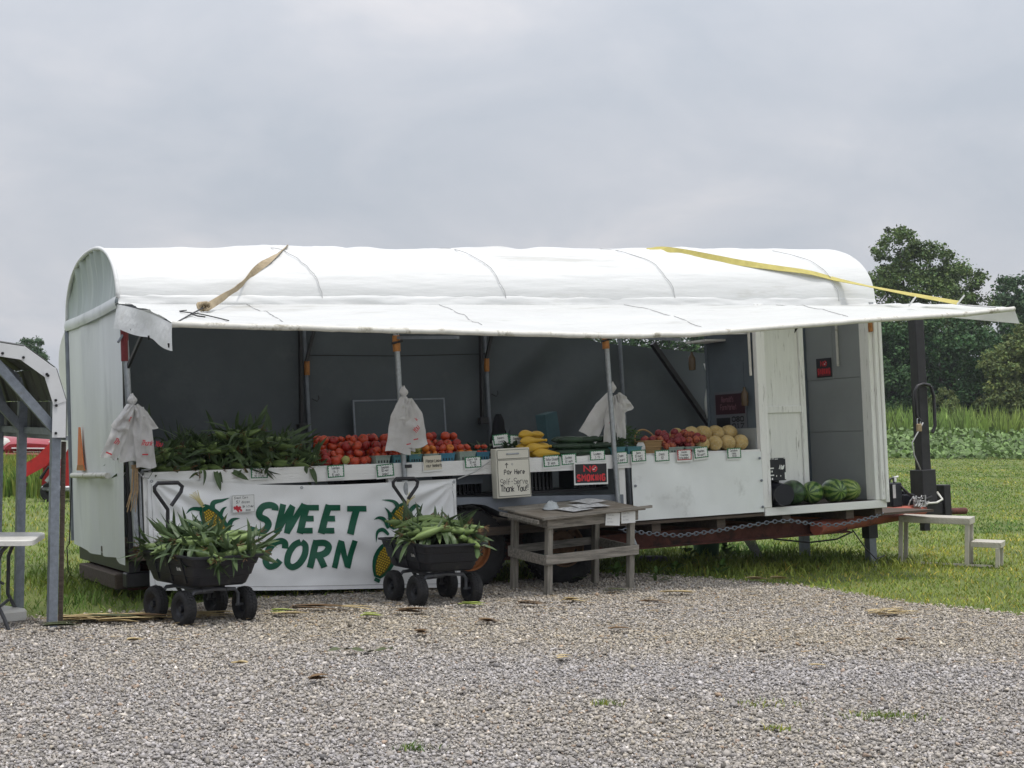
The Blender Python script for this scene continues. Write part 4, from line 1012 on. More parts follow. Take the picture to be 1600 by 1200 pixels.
# ------------------------------------------------------------------ lettering: a small stroke alphabet on a 4 x 6 grid
GL = {
'A':'0026|2640|1232', 'B':'0006|0626353424|03243241|4120|2000' , 'C':'45362616051120314 1'.replace(' ', ''), 'D':'0006|062645413000', 'E':'460600 40|0333'.replace(' ', ''), 'F':'460600|0333', 'G':'4536160501103041 43|4323'.replace(' ', ''),
'H':'0006|4046|0343', 'I':'2026', 'K':'0006|4603|1340', 'L':'060040', 'M':'0006234640', 'N':'00064046', 'O':'1636454130100105 16'.replace(' ', ''), 'P':'0006|062635343303', 'R':'0006|0626354333 03|2340'.replace(' ', ''), 'S':'4536160504133342 41301001'.replace(' ', ''), 'T':'0646|2620', 'U':'060110304146', 'V':'062046', 'W':'0610234046'.replace('4046','3046'), 'Y':'0623|4623|2320',
'a':'3414030110203 1|3430'.replace(' ', ''), 'b':'0600|0314233332302000'.replace('2333323020','24333120'), 'c':'34140301 1031'.replace(' ', ''), 'd':'3630|34140301103 1'.replace(' ', ''), 'e':'02323314040110 31'.replace(' ', '').replace('1404','14 03').replace(' ', ''), 'f':'36261510|0333', 'g':'3414030211 32|34 3020 10'.replace(' ', ''), 'h':'0600|0314243330', 'i':'2420|2526', 'k':'0600|3402|1230', 'l':'2620', 'm':'0004|0314 2320|23344340'.replace(' ', ''), 'n':'0004|0314243330', 'o':'14243331 201001 0314'.replace(' ', ''), 'p':'0400|0424333202', 'r':'0004|03143 4'.replace(' ', ''), 's':'34140322 31200 0'.replace(' ', ''), 't':'2621 30|0434'.replace(' ', ''), 'u':'0401102031|3430', 'v':'041034', 'w':'0410233044'.replace('2330','2330'), 'x':'0430|0034', 'y':'0412|3400', 'z':'04340030',
'0':'1636454130100105 16'.replace(' ', ''), '1':'152620', '2':'05163645 430040'.replace(' ', ''), '3':'0646243341301 001'.replace(' ', ''), '4':'360242|3630', '5':'4606 042443 41301001'.replace(' ', ''), '6':'3615030110304132 2303'.replace(' ', ''), '7':'064610', '8':'1636443302 113042', '$':'4536160504334230 1001|2720'.replace(' ', ''),
'/':'0046', '-':'1333', '!':'2622|2120', "'":'2624', '.':'2021', '^':'2026|0426|4426', ',':'2110'}
GL['Z'] = '06460040'; GL['X'] = '0046|0640'; GL['J'] = '4641301001'; GL['9'] = '44331304051636454110'; GL['q'] = '34140301103 1|3430'; GL['j'] = '24211 0'; GL[':'] = '2122|2425'
GL['C'] = '4536160501103041'; GL['8'] = '163645330201103041330516'; GL['e'] = '0232331403011031'; GL['B'] = '0006|062635333303|33424130 00'
GL = {k: v.replace(' ', '') for k, v in GL.items()}
def ribbon(b, pts, wd, fn, off=0.0, cross=1):
    """Flat stroke through 2D points, mapped to 3D by fn(x, y, lift)."""
    pts = [Vector(p) for p in pts]
    P = [pts[0]]
    for q in pts[1:]:
        if (q - P[-1]).length > 1e-5: P.append(q)
    if len(P) < 2: return
    ws = wd if isinstance(wd, (list, tuple)) else [wd]*len(P)
    vs = []; fs = []; m = cross + 1
    for i, p in enumerate(P):
        if i == 0: t = P[1] - P[0]
        elif i == len(P)-1: t = P[-1] - P[-2]
        else: t = (P[i+1] - P[i]).normalized() + (P[i] - P[i-1]).normalized()
        if t.length < 1e-6: t = P[i] - P[i-1]
        t.normalize(); nn = Vector((-t.y, t.x)); k = 1.0
        if 0 < i < len(P)-1: k = 1.0/max(.6, abs(nn.dot(Vector((-(P[i+1]-P[i]).normalized().y, (P[i+1]-P[i]).normalized().x)))))
        for j in range(m):
            a = p + nn*(ws[min(i, len(ws)-1)]*k*(j/cross - .5)); vs.append(fn(a.x, a.y, off))
    for i in range(len(P)-1):
        for j in range(cross): fs.append((i*m+j, i*m+j+1, (i+1)*m+j+1, (i+1)*m+j))
    b.add(vs, fs)
def smooth(pts, n=4):
    pts = [Vector(p) for p in pts]; out = []
    for i in range(len(pts)-1):
        p0, p1, p2, p3 = pts[max(i-1, 0)], pts[i], pts[i+1], pts[min(i+2, len(pts)-1)]
        for k in range(n):
            t = k/n; out.append(0.5*((2*p1) + (p2-p0)*t + (2*p0-5*p1+4*p2-p3)*t*t + (3*p1-p0-3*p2+p3)*t**3))
    out.append(pts[-1]); return out
def write(b, text, x, y, h, fn, wd=None, shear=0.0, jitter=0.0, adv=1.0, off=0.0, narrow=0.75):
    """Write text with its lower left corner at x, y; h is the capital height."""
    wd = wd or h*.12; g = h/6; lift = 0
    for ch in text:
        if ch != ' ' and ch in GL:
            nw = (-1.3 if ch in "iIl!'.," else 0)*narrow*g
            jy = rnd.uniform(-1, 1)*jitter*h; js = 1 + rnd.uniform(-1, 1)*jitter
            for st in GL[ch].split('|'):
                pts = []
                for i in range(0, len(st)-1, 2):
                    gx_, gy_ = int(st[i]), int(st[i+1])
                    pts.append((x + nw + (gx_*narrow*js + gy_*shear)*g, y + jy + gy_*g*js))
                lift += 0.00012
                ribbon(b, pts, wd, fn, off + lift)
        x += (4*narrow + 1.6)*g*adv*(0.75 if ch == ' ' else 0.48 if ch in "iIl!'.," else (.85 if ch.islower() else 1.0))
    return x

def fit_text(b, text, x0, x1, y, h, fn, wd, off=0.0):
    """Bold condensed capitals spread evenly between x0 and x1."""
    units = [.42 if c == 'I' else (1.15 if c in 'MW' else 1.0) for c in text]; tot = sum(units); cell = (x1 - x0)/tot; x = x0; lift = 0
    for c, un in zip(text, units):
        for st in GL[c].split('|'):
            w_ = cell*un - wd*1.25; lift += .00012
            ribbon(b, [(x + wd*.6 + (w_*int(st[i])/4 if c != 'I' else 0), y + wd*.5 + (h - wd)*int(st[i+1])/6) for i in range(0, len(st)-1, 2)], wd, fn, off + lift)
        x += cell*un
m_ink = mat('black_marker_ink', (0.02, 0.02, 0.025), .6, .2, 30)
m_green_ink = mat('dark_green_print', (0.0, 0.085, 0.042), .45, .1, 6)
m_red_ink = mat('red_print', (0.50, 0.025, 0.04), .5, .15, 15)
m_yellow_ink = mat('yellow_print', (0.62, 0.43, 0.03), .5, .12, 15)
m_olive_ink = mat('olive_print', (0.14, 0.10, 0.012), .5, .2, 15)
m_straw_ink = mat('straw_print', (0.55, 0.48, 0.22), .5, .2, 15)
m_paper = mat('white_card', (0.74, 0.75, 0.73), .7, .05, 8)
m_green_card = mat('green_card_border', (0.03, 0.17, 0.075), .6, .12, 10)
m_red_card = mat('red_card_border', (0.42, 0.06, 0.07), .6, .12, 10)

# ------------------------------------------------------------------ banner
m_banner = mat('white_banner_vinyl', (0.80, 0.81, 0.81), .45, .04, 2, bump=.08, bscale=7, spots=(.62, .62, .60), spot_scale=2.2, spot_at=.66)
def bn_uw(X, Y):
    dx = X - 232; u = .159 + .0051443*dx + 1.1057e-6*dx*dx
    k = (u - .159)/2.724
    return u, .591 - .139*k - (Y - 748 - k)/(193.8 - 17.3*k)
def bn_v(u, w):
    k = (u - .159)/2.724
    f = .018*N3(u*1.8, w*2.0, 1.5) + .010*N3(u*5, w*7, 4.0)
    f += .012*sin((w*1.0 + .25*N3(u*1.2, w, 7))*26)*exp(-((w - .02)/.35)**2)*.6
    # tension folds running out from the tied top corners
    for (cu, cw_, sg) in ((.16, .59, 1), (2.88, .45, -1)):
        du, dw = (u - cu)*sg, cw_ - w; r_ = sqrt(du*du + dw*dw) + 1e-4; a = atan2(dw, du)
        f += .016*sin(a*17 + cu)*exp(-((r_ - .28)/.26)**2)
    return -.052 - .012 - f - .02*max(0, .1 - w)
def bn(X, Y, lift=0.0):
    u, w = bn_uw(X, Y); return (u, bn_v(u, w) - lift, w)
banner = tag(empty('sweet_corn_banner', TM), 'white vinyl SWEET CORN banner hung below the counter', 'banner')
def f(s, t):
    X = 230 + 482*s; sagy = 10*sin(pi*s)**1.2 - 4*(1-abs(2*s-1))*0
    Y0 = 748 + sagy; Y1 = 923 + 1.5*sin(5*s) - 3*s
    return bn(X - 2*(1-s)*t, Y0*(1-t) + Y1*t)
b = MB(); b.grid(f, 150, 60); b.build('vinyl_sheet', m_banner, banner, 179)
b = MB()
ribbon(b, [(228 + 4.84*i, 917 + 1.5*sin(i*.05) - 3*i/100) for i in range(101)], .9, bn, .003)
ribbon(b, [(236, 756 + 1.6*i) for i in range(101)], .7, bn, .003)
ribbon(b, [(706, 756 + 1.6*i) for i in range(101)], .7, bn, .003)
b.build('hem_stitching', m_cord, banner)
for (X, Y) in ((236, 752), (708, 753), (237, 916), (706, 912), (470, 762)):
    c = Vector(bn(X, Y, .003)); b = MB(); b.lathe([(.006, 0), (.013, 0), (.013, -.003), (.006, -.003)], 12, 'y', c); b.build('grommet', m_galv, banner)
# SWEET CORN
HV = {'S': [[(1.0, .80), (.93, .93), (.60, .99), (.22, .93), (.08, .74), (.22, .57), (.62, .46), (.84, .30), (.72, .10), (.40, .01), (.0, .05), (-.06, .22)]],
      'W': [[(.10, 1.0), (.16, .0)], [(.16, .05), (.62, .95)], [(.62, .92), (.70, .0)], [(.70, .05), (1.22, 1.0)]],
      'E': [[(.13, 1.0), (.13, 0)], [(.05, .90), (.86, .90)], [(.13, .52), (.74, .52)], [(.05, .10), (.86, .10)]],
      'T': [[(.0, .89), (1.0, .89)], [(.50, .95), (.50, .0)]],
      'C': [[(.98, .70), (.90, .90), (.62, .98), (.30, .86), (.10, .55), (.12, .22), (.36, .03), (.68, .07), (.86, .26)]],
      'O': [[(.55, .97), (.26, .84), (.09, .52), (.14, .18), (.42, .03), (.72, .15), (.90, .48), (.84, .82), (.58, .97)]],
      'R': [[(.13, 1.0), (.13, 0)], [(.10, .90), (.55, .91), (.82, .78), (.78, .58), (.50, .47), (.15, .47)], [(.42, .47), (.86, .02)]],
      'N': [[(.13, 0), (.13, 1.0)], [(.16, .93), (.72, .07)], [(.76, 0), (.76, 1.0)]]}
def big(b, text, xs_, y0, hs, shear=.30):
    n_ = 0
    for ch, x0, wdt, h, yb in zip(text, xs_, hs['w'], hs['h'], y0):
        for st in HV[ch]:
            q = smooth(st, 5) if ch in 'SCO' or (ch == 'R' and len(st) > 3) else [Vector(st[0]).lerp(Vector(st[-1]), i/6) for i in range(7)] if len(st) == 2 else [Vector(p) for p in st]
            P = [(x0 + (p.x*wdt) + p.y*h*shear, yb - p.y*h) for p in q]
            horiz = abs(P[0][1] - P[-1][1]) < 4 and len(st) == 2
            n_ += 1
            ribbon(b, P, h*(.20 if ch in 'WN' else .235 if not horiz else .20), bn, .004 + .00025*n_, 3)
b = MB()
big(b, 'SWEET', (391, 424, 461, 494, 527), (833, 834, 834, 834, 835), {'w': (26, 29, 26, 26, 30), 'h': (44, 46, 45, 45, 45)})
big(b, 'CORN', (404, 437, 474, 511), (887, 888, 888, 888), {'w': (29, 31, 30, 33), 'h': (42, 42, 43, 43)})
b.build('lettering', m_green_ink, banner)
# printed ears of corn
def printed_ear(tip, base, half, leaves, silk, n0, stub=None):
    """tip (silk end) to base in banner print units."""
    tip = Vector(tip); base = Vector(base); ax = base - tip; ln = ax.length; d = ax/ln; nn = Vector((-d.y, d.x))
    g = MB()
    prof = [0.25, .62, .82, .95, 1.0, 1.0, .93, .8, .6, .3]
    ribbon(g, [tip + d*ln*i/9 for i in range(10)], [half*2*p for p in prof], bn, .004 + n0, 4)
    for q, (pts, w_) in enumerate(leaves):
        sp = smooth(pts, 5); ww = [w_*max(.06, sin(pi*min(1, .22 + .78*i/(len(sp)-1)))) for i in range(len(sp))]
        ribbon(g, sp, ww, bn, .0044 + n0 + .0003*q, 2)
    if stub: ribbon(g, [stub[0], stub[1]], stub[2], bn, .0042 + n0)
    g.build('printed_husk', m_green_ink, banner)
    k = MB(); c0 = tip + d*ln*.14; l2 = ln*.80
    pr = [.35, .62, .78, .82, .80, .72, .55, .25]
    ribbon(k, [c0 + d*l2*i/7 for i in range(8)], [half*1.62*p for p in pr], bn, .0064 + n0, 4)
    k.build('printed_cob', m_olive_ink, banner)
    y = MB(); rows = int(l2/3.6)
    for i in range(rows):
        t = (i + .5)/rows; hw = half*.74*np.interp(t, [0, .15, .35, .55, .8, 1], [.35, .68, .82, .80, .6, .2])
        cols = max(1, int(round(2*hw/3.3)))
        for j in range(cols):
            x_ = (j + .5 - cols/2 + (.5 if i % 2 else 0)*.6)*2*hw/cols
            if abs(x_) > hw: continue
            c = c0 + d*l2*t + nn*x_; a = 1.35
            vs = [bn(*(c + d*(1.5*cos(q_)) + nn*(a*sin(q_))), .0076 + n0) for q_ in [2*pi*m/6 for m in range(6)]]
            y.add(vs, [tuple(range(6))])
    y.build('printed_kernels', m_yellow_ink, banner)
    s_ = MB()
    for q in range(9):
        a = (q - 4)*.085; e_ = tip - d*silk*(rnd.uniform(.75, 1.05)); e_ = e_ + nn*silk*a
        ribbon(s_, [tip + d*3 + nn*(q-4)*.5, tip - d*silk*.5 + nn*silk*a*.4, e_], .75, bn, .0046 + n0)
    s_.build('printed_silk', m_straw_ink, banner)
printed_ear((314, 790), (352, 846), 17, [([(330, 815), (322, 800), (300, 795), (288, 803)], 7), ([(325, 838), (312, 820), (296, 818), (280, 824), (275, 830)], 9), ([(338, 812), (330, 798), (331, 786), (345, 782), (357, 778)], 8), ([(346, 822), (342, 806), (346, 796), (352, 792)], 6), ([(352, 838), (354, 824), (360, 813), (372, 810)], 8), ([(342, 812), (352, 826), (356, 842)], 8)], 26, 0)
printed_ear((632, 786), (607, 826), 13, [([(612, 808), (618, 796), (612, 784), (594, 781)], 7), ([(605, 816), (604, 802), (597, 793)], 5), ([(602, 826), (597, 813), (588, 809), (580, 812)], 6), ([(630, 806), (640, 796), (648, 790), (656, 794)], 7), ([(602, 836), (594, 828), (585, 832), (582, 848)], 6)], 17, .0016)
printed_ear((606, 846), (582, 903), 17, [([(600, 850), (585, 870), (580, 890), (588, 902)], 9)], 2, .0032, ((578, 905), (586, 909), 6))
# flyer pinned on the banner
def card_fn(M_): return lambda x, y, l: tuple(M_ @ Vector((x, -l, y)))
def flat_card(parent, w, h, m, t=.002, z0=0.0, y0=0.0, name='card'):
    b = MB(); b.box((0, y0 - t, 0), (w, y0, h)); return b.build(name, m, parent)
ID = Matrix.Identity(4)
fl = tag(empty('corn_flyer', onT(.832, -.092, .272)), 'small white price flyer pinned on the banner above its left corn ear', 'sign')
flat_card(fl, .192, .148, m_paper)
b = MB(); fn = card_fn(ID)
for a, c in (((.004, .004), (.188, .004)), ((.188, .004), (.188, .144)), ((.188, .144), (.004, .144)), ((.004, .144), (.004, .004))): ribbon(b, [a, c], .002, fn, .0025)
write(b, 'Sweet Corn', .02, .117, .018, fn, .0024, .1, .06, off=.0026); write(b, '$7 dozen', .035, .078, .022, fn, .0026, .15, .06, off=.0026); write(b, '$4 1/2 doz', .088, .042, .017, fn, .0024, .1, .05, .8, off=.0026); write(b, 'dozen', .115, .014, .016, fn, .0022, .1, .05, .8, off=.0026)
b.build('handwriting', m_ink, fl)
b = MB()
for k in range(14): ribbon(b, [(.012 + .07*rnd.random(), .012 + .05*rnd.random()**1.5), (.03 + .06*rnd.random(), .01 + .03*rnd.random())], .016, fn, .0024 + .0001*k)
b.build('tomato_picture', m_red_ink, fl)
# tie ropes at the banner's top corners
for (p, q, lab) in (((2.9, -.06, .455), (3.21, -.09, .60), 'grey rope tying the banner corner up to the pay box'), ((.155, -.07, .595), (.06, -.08, .66), 'short rope tying the banner to the left corner post')):
    b = MB(); b.tube([p, [(a+c)/2 - (.02 if i == 2 else 0) for i, (a, c) in enumerate(zip(p, q))], q], .006, 6)
    tag(b.build('tie_rope', m_cord), lab, 'rope', 'ropes tying the banner').matrix_basis = TM

# ------------------------------------------------------------------ price cards on the counter edge
def price_card(u, w, wd, h, lines, label, red=False, tilt=0.0, plain=False, v=-.040, M_=None):
    r_ = tag(empty('price_card', M_ or onT(u, v, w, 0, 0.0, tilt)), label, 'price card', 'price cards on the counter')
    b = MB(); b.box((-.008, -.001, -.016), (wd + .008, .0, h*.5)); b.build('plastic_sleeve', m_paper, r_)
    fn = card_fn(ID)
    if plain:
        b = MB(); b.box((0, -.004, 0), (wd, -.0012, h)); b.build('card', mat_cream, r_)
    else:
        b = MB(); b.box((0, -.004, 0), (wd, -.0012, h)); b.build('card_border', m_red_card if red else m_green_card, r_)
        b = MB(); pts = []                       # saw-toothed white label
        nx, ny = 11, 7; x0, x1, y0, y1 = wd*.09, wd*.91, h*.12, h*.88
        def tooth(k): return (.0 if k % 2 else 1)*min(wd, h)*.055
        for i in range(nx): pts.append((x0 + (x1-x0)*i/nx, y0 - tooth(i)))
        for i in range(ny): pts.append((x1 + tooth(i), y0 + (y1-y0)*i/ny))
        for i in range(nx): pts.append((x1 - (x1-x0)*i/nx, y1 + tooth(i)))
        for i in range(ny): pts.append((x0 - tooth(i), y1 - (y1-y0)*i/ny))
        c = (wd/2, h/2); n_ = len(pts)
        b.add([fn(*c, .0048)] + [fn(x, y, .0048) for x, y in pts], [(0, 1 + i, 1 + (i+1) % n_) for i in range(n_)])
        b.build('label', m_paper, r_)
    b = MB(); hh = h*.19 if len(lines) > 2 else h*.22
    for i, t in enumerate(lines):
        lw = len(t)*hh*.72*.72
        write(b, t, max(wd*.12, wd/2 - lw/2), h*(.78 - .27*i) - hh*.6 if len(lines) > 2 else h*(.62 - .34*i) - hh*.4, hh, fn, hh*.13, .1, .06, .72, off=.0052)
    b.build('handwriting', m_ink, r_)
    return r_
mat_cream = mat('cream_paper', (.62, .58, .47), .7, .06, 6)
CARDS = [(1.016, .552, .146, .088, ('Sweet Corn', '$7 dozen', '$4 1/2 doz'), 'green bordered price card under the heap of sweet corn', 0, -.02),
 (1.692, .522, .150, .106, ('Tomatoes', 'No. 2', '$1 each'), 'green bordered price card under the loose red tomatoes', 0, .03),
 (2.143, .505, .160, .108, ('Tomatoes', '$3 pint', 'basket'), 'green bordered price card just left of the middle post', 0, .06),
 (2.985, .545, .160, .100, ('Cherry Tom.', '$3 pint', '2 / $5'), 'green bordered price card left of the pay box', 0, .03),
 (3.774, .520, .165, .105, ('Yellow Squash', '$1 each'), 'green bordered price card under the yellow squash', 0, .02),
 (3.962, .530, .155, .100, ('Zucchini', '$1 each'), 'green bordered price card right of the squash card', 0, .03),
 (4.262, .560, .160, .090, ('Cucumbers', '3 / $1'), 'green bordered price card just above the no smoking sign', 0, .01),
 (4.520, .517, .145, .112, ('Green', '$3 quart'), 'green bordered price card right of the second post', 0, .02),
 (4.700, .525, .155, .110, ('Beans', '$3 quart', 'or 2/$5'), 'green bordered price card under the teal bean cartons', 0, .03),
 (4.954, .518, .160, .106, ('Onions', '$2'), 'green bordered price card under the wooden basket', 0, .02),
 (5.205, .520, .160, .100, ('Peaches', 'Freestone', 'bring basket'), 'red bordered price card in front of the peaches', 1, .01),
 (5.401, .528, .156, .105, ('Peaches', '$4 quart'), 'tilted green bordered price card right of the red bordered one', 0, .07),
 (5.777, .513, .160, .098, ('Cantaloupe', 'Melons', '$3.50'), 'green bordered price card under the cantaloupes', 0, .01)]
for (u, w, wd, h, ln, lab, rd, tl) in CARDS: price_card(u, w, wd, h, ln, lab, bool(rd), -tl, v=-.062 if u > 4.69 else -.040)
price_card(2.585, .545, .172, .125, ('Please Leave', 'your baskets'), 'plain cream note right of the middle post', tilt=-.03, plain=True)

# ------------------------------------------------------------------ pay box
m_box = mat('cream_powder_coated_steel', (.66, .64, .55), .4, .05, 4, spots=(.5, .48, .40), spot_scale=8, spot_at=.75)
pb = tag(empty('pay_box', onT(3.235, -.165, .262, radians(-2), 0, radians(-.5))), 'cream metal self serve pay box with black handwriting', 'pay box')
b = MB(); b.box((0, 0, 0), (.335, .115, .445), .006); b.build('case', m_box, pb)
b = MB(); b.box((.013, -.006, .018), (.322, -.0005, .340), .003); b.build('door', m_box, pb)
b = MB(); b.box((.013, -.006, .352), (.322, -.0005, .430), .003); b.build('chute_flap', m_box, pb)
b = MB(); b.box((.10, -.016, .388), (.225, -.0065, .402), .002); b.build('chute_handle', m_galv, pb)
fn = card_fn(ID); b = MB()
for (x0, y0, x1, y1) in ((.013, .018, .322, .340), (.013, .352, .322, .430)):
    for a, c in (((x0, y0), (x1, y0)), ((x1, y0), (x1, y1)), ((x1, y1), (x0, y1)), ((x0, y1), (x0, y0))): ribbon(b, [a, c], .0035, fn, .0064)
b.build('door_gap', m_ink, pb)
b = MB(); ribbon(b, [(.155 + .008*cos(t), .302 + .008*sin(t)) for t in [2*pi*i/10 for i in range(11)]], .003, fn, .0070); b.build('key_lock', m_galv_dark, pb)
b = MB()
ribbon(b, [(.097, .268), (.10, .312)], .0055, fn, .0072); ribbon(b, [(.084, .296), (.10, .313), (.114, .296)], .0055, fn, .0075)
write(b, 'Pay Here', .072, .212, .044, fn, .0062, .06, .07, .88, off=.0072)
write(b, 'Self-Serve', .030, .122, .052, fn, .0042, .05, .08, .80, off=.0072)
write(b, 'Thank You!!', .030, .058, .054, fn, .0066, .05, .07, .76, off=.0072)
b.build('handwriting', m_ink, pb)

# ------------------------------------------------------------------ no smoking sign
m_signblack = mat('black_plastic_sign', (.018, .018, .022), .35, .2, 9)
m_signred = mat('red_sign_print', (.62, .03, .04), .4, .1, 12)
def no_smoking(M_, w, h, label, name='no_smoking_sign'):
    r_ = tag(empty(name, M_), label, 'sign')
    flat_card(r_, w, h, m_paper, .003, name='backing')
    fn = card_fn(ID)
    b = MB(); b.box((w*.035, -.0042, h*.08), (w*.965, -.0032, h*.93)); b.build('black_panel', m_signblack, r_)
    b = MB(); fit_text(b, 'N', w*.27, w*.50, h*.55, h*.33, fn, h*.075, .005)
    cx_, cy_, R_ = w*.60, h*.715, h*.125
    ribbon(b, [(cx_ + R_*cos(t), cy_ + R_*sin(t)) for t in [2*pi*i/20 for i in range(21)]], h*.055, fn, .0052)
    ribbon(b, [(cx_ - R_*.7, cy_ + R_*.7), (cx_ + R_*.7, cy_ - R_*.7)], h*.035, fn, .0056)
    fit_text(b, 'SMOKING', w*.07, w*.93, h*.14, h*.34, fn, h*.078, .005)
    b.build('lettering', m_signred, r_)
    b = MB(); ribbon(b, [(cx_ - R_*.75, cy_ - R_*.25), (cx_ + R_*.35, cy_ - R_*.25)], h*.05, fn, .0050); ribbon(b, [(cx_ + R_*.1, cy_ + R_*.1), (cx_ + R_*.4, cy_ + R_*.5), (cx_ + R_*.7, cy_ + R_*.2)], h*.025, fn, .0050)
    b.build('cigarette_symbol', m_paper, r_)
    return r_
no_smoking(onT(4.072, -.062, .340, 0, 0, radians(1.0)), .358, .207, 'black and red NO SMOKING sign hung below the counter board')
r2_ = no_smoking(TM @ Matrix.Translation((7.643, .905, 1.315)) @ Matrix.Rotation(-pi/2, 4, 'Z'), .26, .205, 'small dim red and black sign on the grey wall of the end room', 'warning_sign')
for o in list(r2_.children):
    if o.name.startswith('backing'):
        o.data.materials[0] = m_signblack
b = MB(); b.box((.012, -.0046, .012), (.248, -.0043, .095)); b.build('red_panel', mat('dull_red_sign', (.16, .015, .025), .5, .1, 8), r2_)

# farm market sign on the partition, its colours lowered for the shade there
m_maroon = mat('maroon_sign', (.035, .010, .018), .5, .12, 8)
fm = tag(empty('farm_market_sign', TM @ Matrix.Translation((6.198, .74, .79)) @ Matrix.Rotation(-pi/2, 4, 'Z')), 'maroon farm market sign on the dark partition above the cantaloupes', 'sign')
flat_card(fm, .56, .39, mat('shaded_white_board', (.11, .12, .14), .6, .06, 5), .006, name='board')
b = MB(); b.box((.02, -.0085, .16), (.54, -.0065, .365)); b.build('maroon_panel', m_maroon, fm)
fn = card_fn(ID); b = MB()
write(b, "Reynold's", .13, .285, .055, fn, .008, .1, .02, .75, off=.010); write(b, 'Farm Market', .11, .205, .055, fn, .008, 0, .02, .72, off=.010)
b.build('lettering', mat('shaded_pink_print', (.16, .08, .10), .6, .1, 9), fm)
b = MB(); b.box((.025, -.0085, .0), (.27, -.0065, .125)); b.build('black_panel', m_signblack, fm)
b = MB(); fit_text(b, '080', .30, .52, .078, .058, fn, .014, .008); fit_text(b, '017', .30, .52, .008, .058, fn, .014, .008); b.build('digits', m_ink, fm)

# whiteboard leaning at the back
wb = tag(empty('whiteboard', onT(2.76, 2.16, .86, 0, radians(-3))), 'grey whiteboard with faint writing leaning on the back tarp', 'whiteboard')
flat_card(wb, 1.0, .38, mat('grey_whiteboard', (.075, .09, .10), .6, .08, 2), .01, name='board')
for (x0, x1, z0, z1) in ((-.01, 1.01, .375, .39), (-.012, .006, .0, .375), (.994, 1.012, .0, .375)):
    b = MB(); b.box((x0, -.016, z0), (x1, .004, z1)); b.build('frame_bar', m_galv_dark, wb)
b = MB(); write(b, 'Bu', .06, .22, .13, card_fn(ID), .006, .05, .05, off=.011); b.build('faint_writing', mat('faded_marker', (.08, .10, .10), .5, .1, 9), wb)

# ------------------------------------------------------------------ tie-down straps over the roof
def strap(name, path, wd, m, label, twist=0.0):
    b = MB(); P = [Vector(p) for p in path]; n_ = len(P)
    vs = []; fs = []
    for i, p in enumerate(P):
        d = (P[min(i+1, n_-1)] - P[max(i-1, 0)]).normalized(); side = d.cross(Vector((0, -.9, .45))).normalized()
        a = twist*(sin(pi*i/(n_-1)*2.0) + .25*N3(i*.6, 2))
        side = Matrix.Rotation(a, 3, d) @ side; up_ = side.cross(d)*.002
        vs += [p - side*wd/2 - up_, p + side*wd/2 - up_, p + side*wd/2 + up_, p - side*wd/2 + up_]
    for i in range(n_-1):
        o = i*4; fs += [(o+k, o+(k+1) % 4, o+4+(k+1) % 4, o+4+k) for k in range(4)]
    fs += [(0, 1, 2, 3), (n_*4-1, n_*4-2, n_*4-3, n_*4-4)]
    r_ = tag(empty(name, TM), label, 'strap', 'tie down straps over the roof')
    b.add(vs, fs); b.build('webbing', m, r_); return r_
m_tan = mat('faded_tan_webbing', (.36, .29, .19), .8, .2, 14, bump=.2, bscale=90)
m_yel = mat('yellow_webbing', (.46, .40, .12), .75, .15, 14, bump=.2, bscale=90)
def sp(a, c, lift, n=16, over=3):
    """Straight pull from a ridge point to the awning's edge, over the roof's back half first."""
    a = Vector(a); c = Vector(c); out = []
    for i in range(over, 0, -1):
        v, w = arch(pi*.5 - .22*i, 1.0, a.x); out.append(Vector((a.x + .12*i, v, w + .012)))
    for i in range(n+1):
        t = i/n; p = a.lerp(c, t) + Vector((0, 0, lift*sin(pi*t)))
        if p.y > 0.01:
            best = min((abs(arch(pi*q/120, 1.0, p.x)[0] - p.y), q) for q in range(121))[1]
            p.z = max(p.z, arch(pi*best/120, 1.0, p.x)[1] + .012)
        out.append(p)
    return out
def on_roof(u, v, lift=.012):
    c = max(-1, min(1, (v - W_/2)/(W_/2))); sn = sqrt(max(0, 1 - abs(c)**(2/.86)))
    return Vector((u, v - lift*(1-sn), H_ + rise(u)*sn**.92 + lift))
def dense(P, n=4): return [v.copy() for v in smooth_v(P, n)]
def smooth_v(P, n=4):
    out = []
    for i in range(len(P)-1):
        p0, p1, p2, p3 = P[max(i-1, 0)], P[i], P[i+1], P[min(i+2, len(P)-1)]
        out += [0.5*((2*p1) + (p2-p0)*t + (2*p0-5*p1+4*p2-p3)*t*t + (3*p1-p0-3*p2+p3)*t**3) for t in [k/n for k in range(n)]]
    return out + [P[-1]]
TAN = [on_roof(1.95, 1.5), on_roof(1.76, 1.1), on_roof(1.603, .648), on_roof(1.353, .24), on_roof(1.159, .084, .02), Vector((1.0, -.02, 2.185)), Vector((.76, -.33, 2.05)), Vector((.52, -.66, 1.925))]
YEL = [on_roof(5.66, 1.6), on_roof(5.60, 1.15), on_roof(5.53, .72, .008), on_roof(5.66, .43), on_roof(5.914, .28), on_roof(6.229, .183), on_roof(6.602, .117, .02), on_roof(6.971, .071, .03), Vector((7.308, .0, 2.275)), Vector((7.55, -.55, 2.105)), Vector((7.82, -1.13, 1.935))]
s1 = strap('tan_strap', dense(TAN), .062, m_tan, 'faded tan twisted strap across the left part of the roof', 1.3)
b = MB(); c = Vector((.50, -.68, 1.925))
for k in range(5): b.tube([c + Vector((.028*cos(t) + .012*k - .03, .03*sin(t*1.3 + k), .03*sin(t) + .01)) for t in [2*pi*i/9 for i in range(9)]], .011, 5, closed=True)
b.build('knot', m_tan, s1, 179)
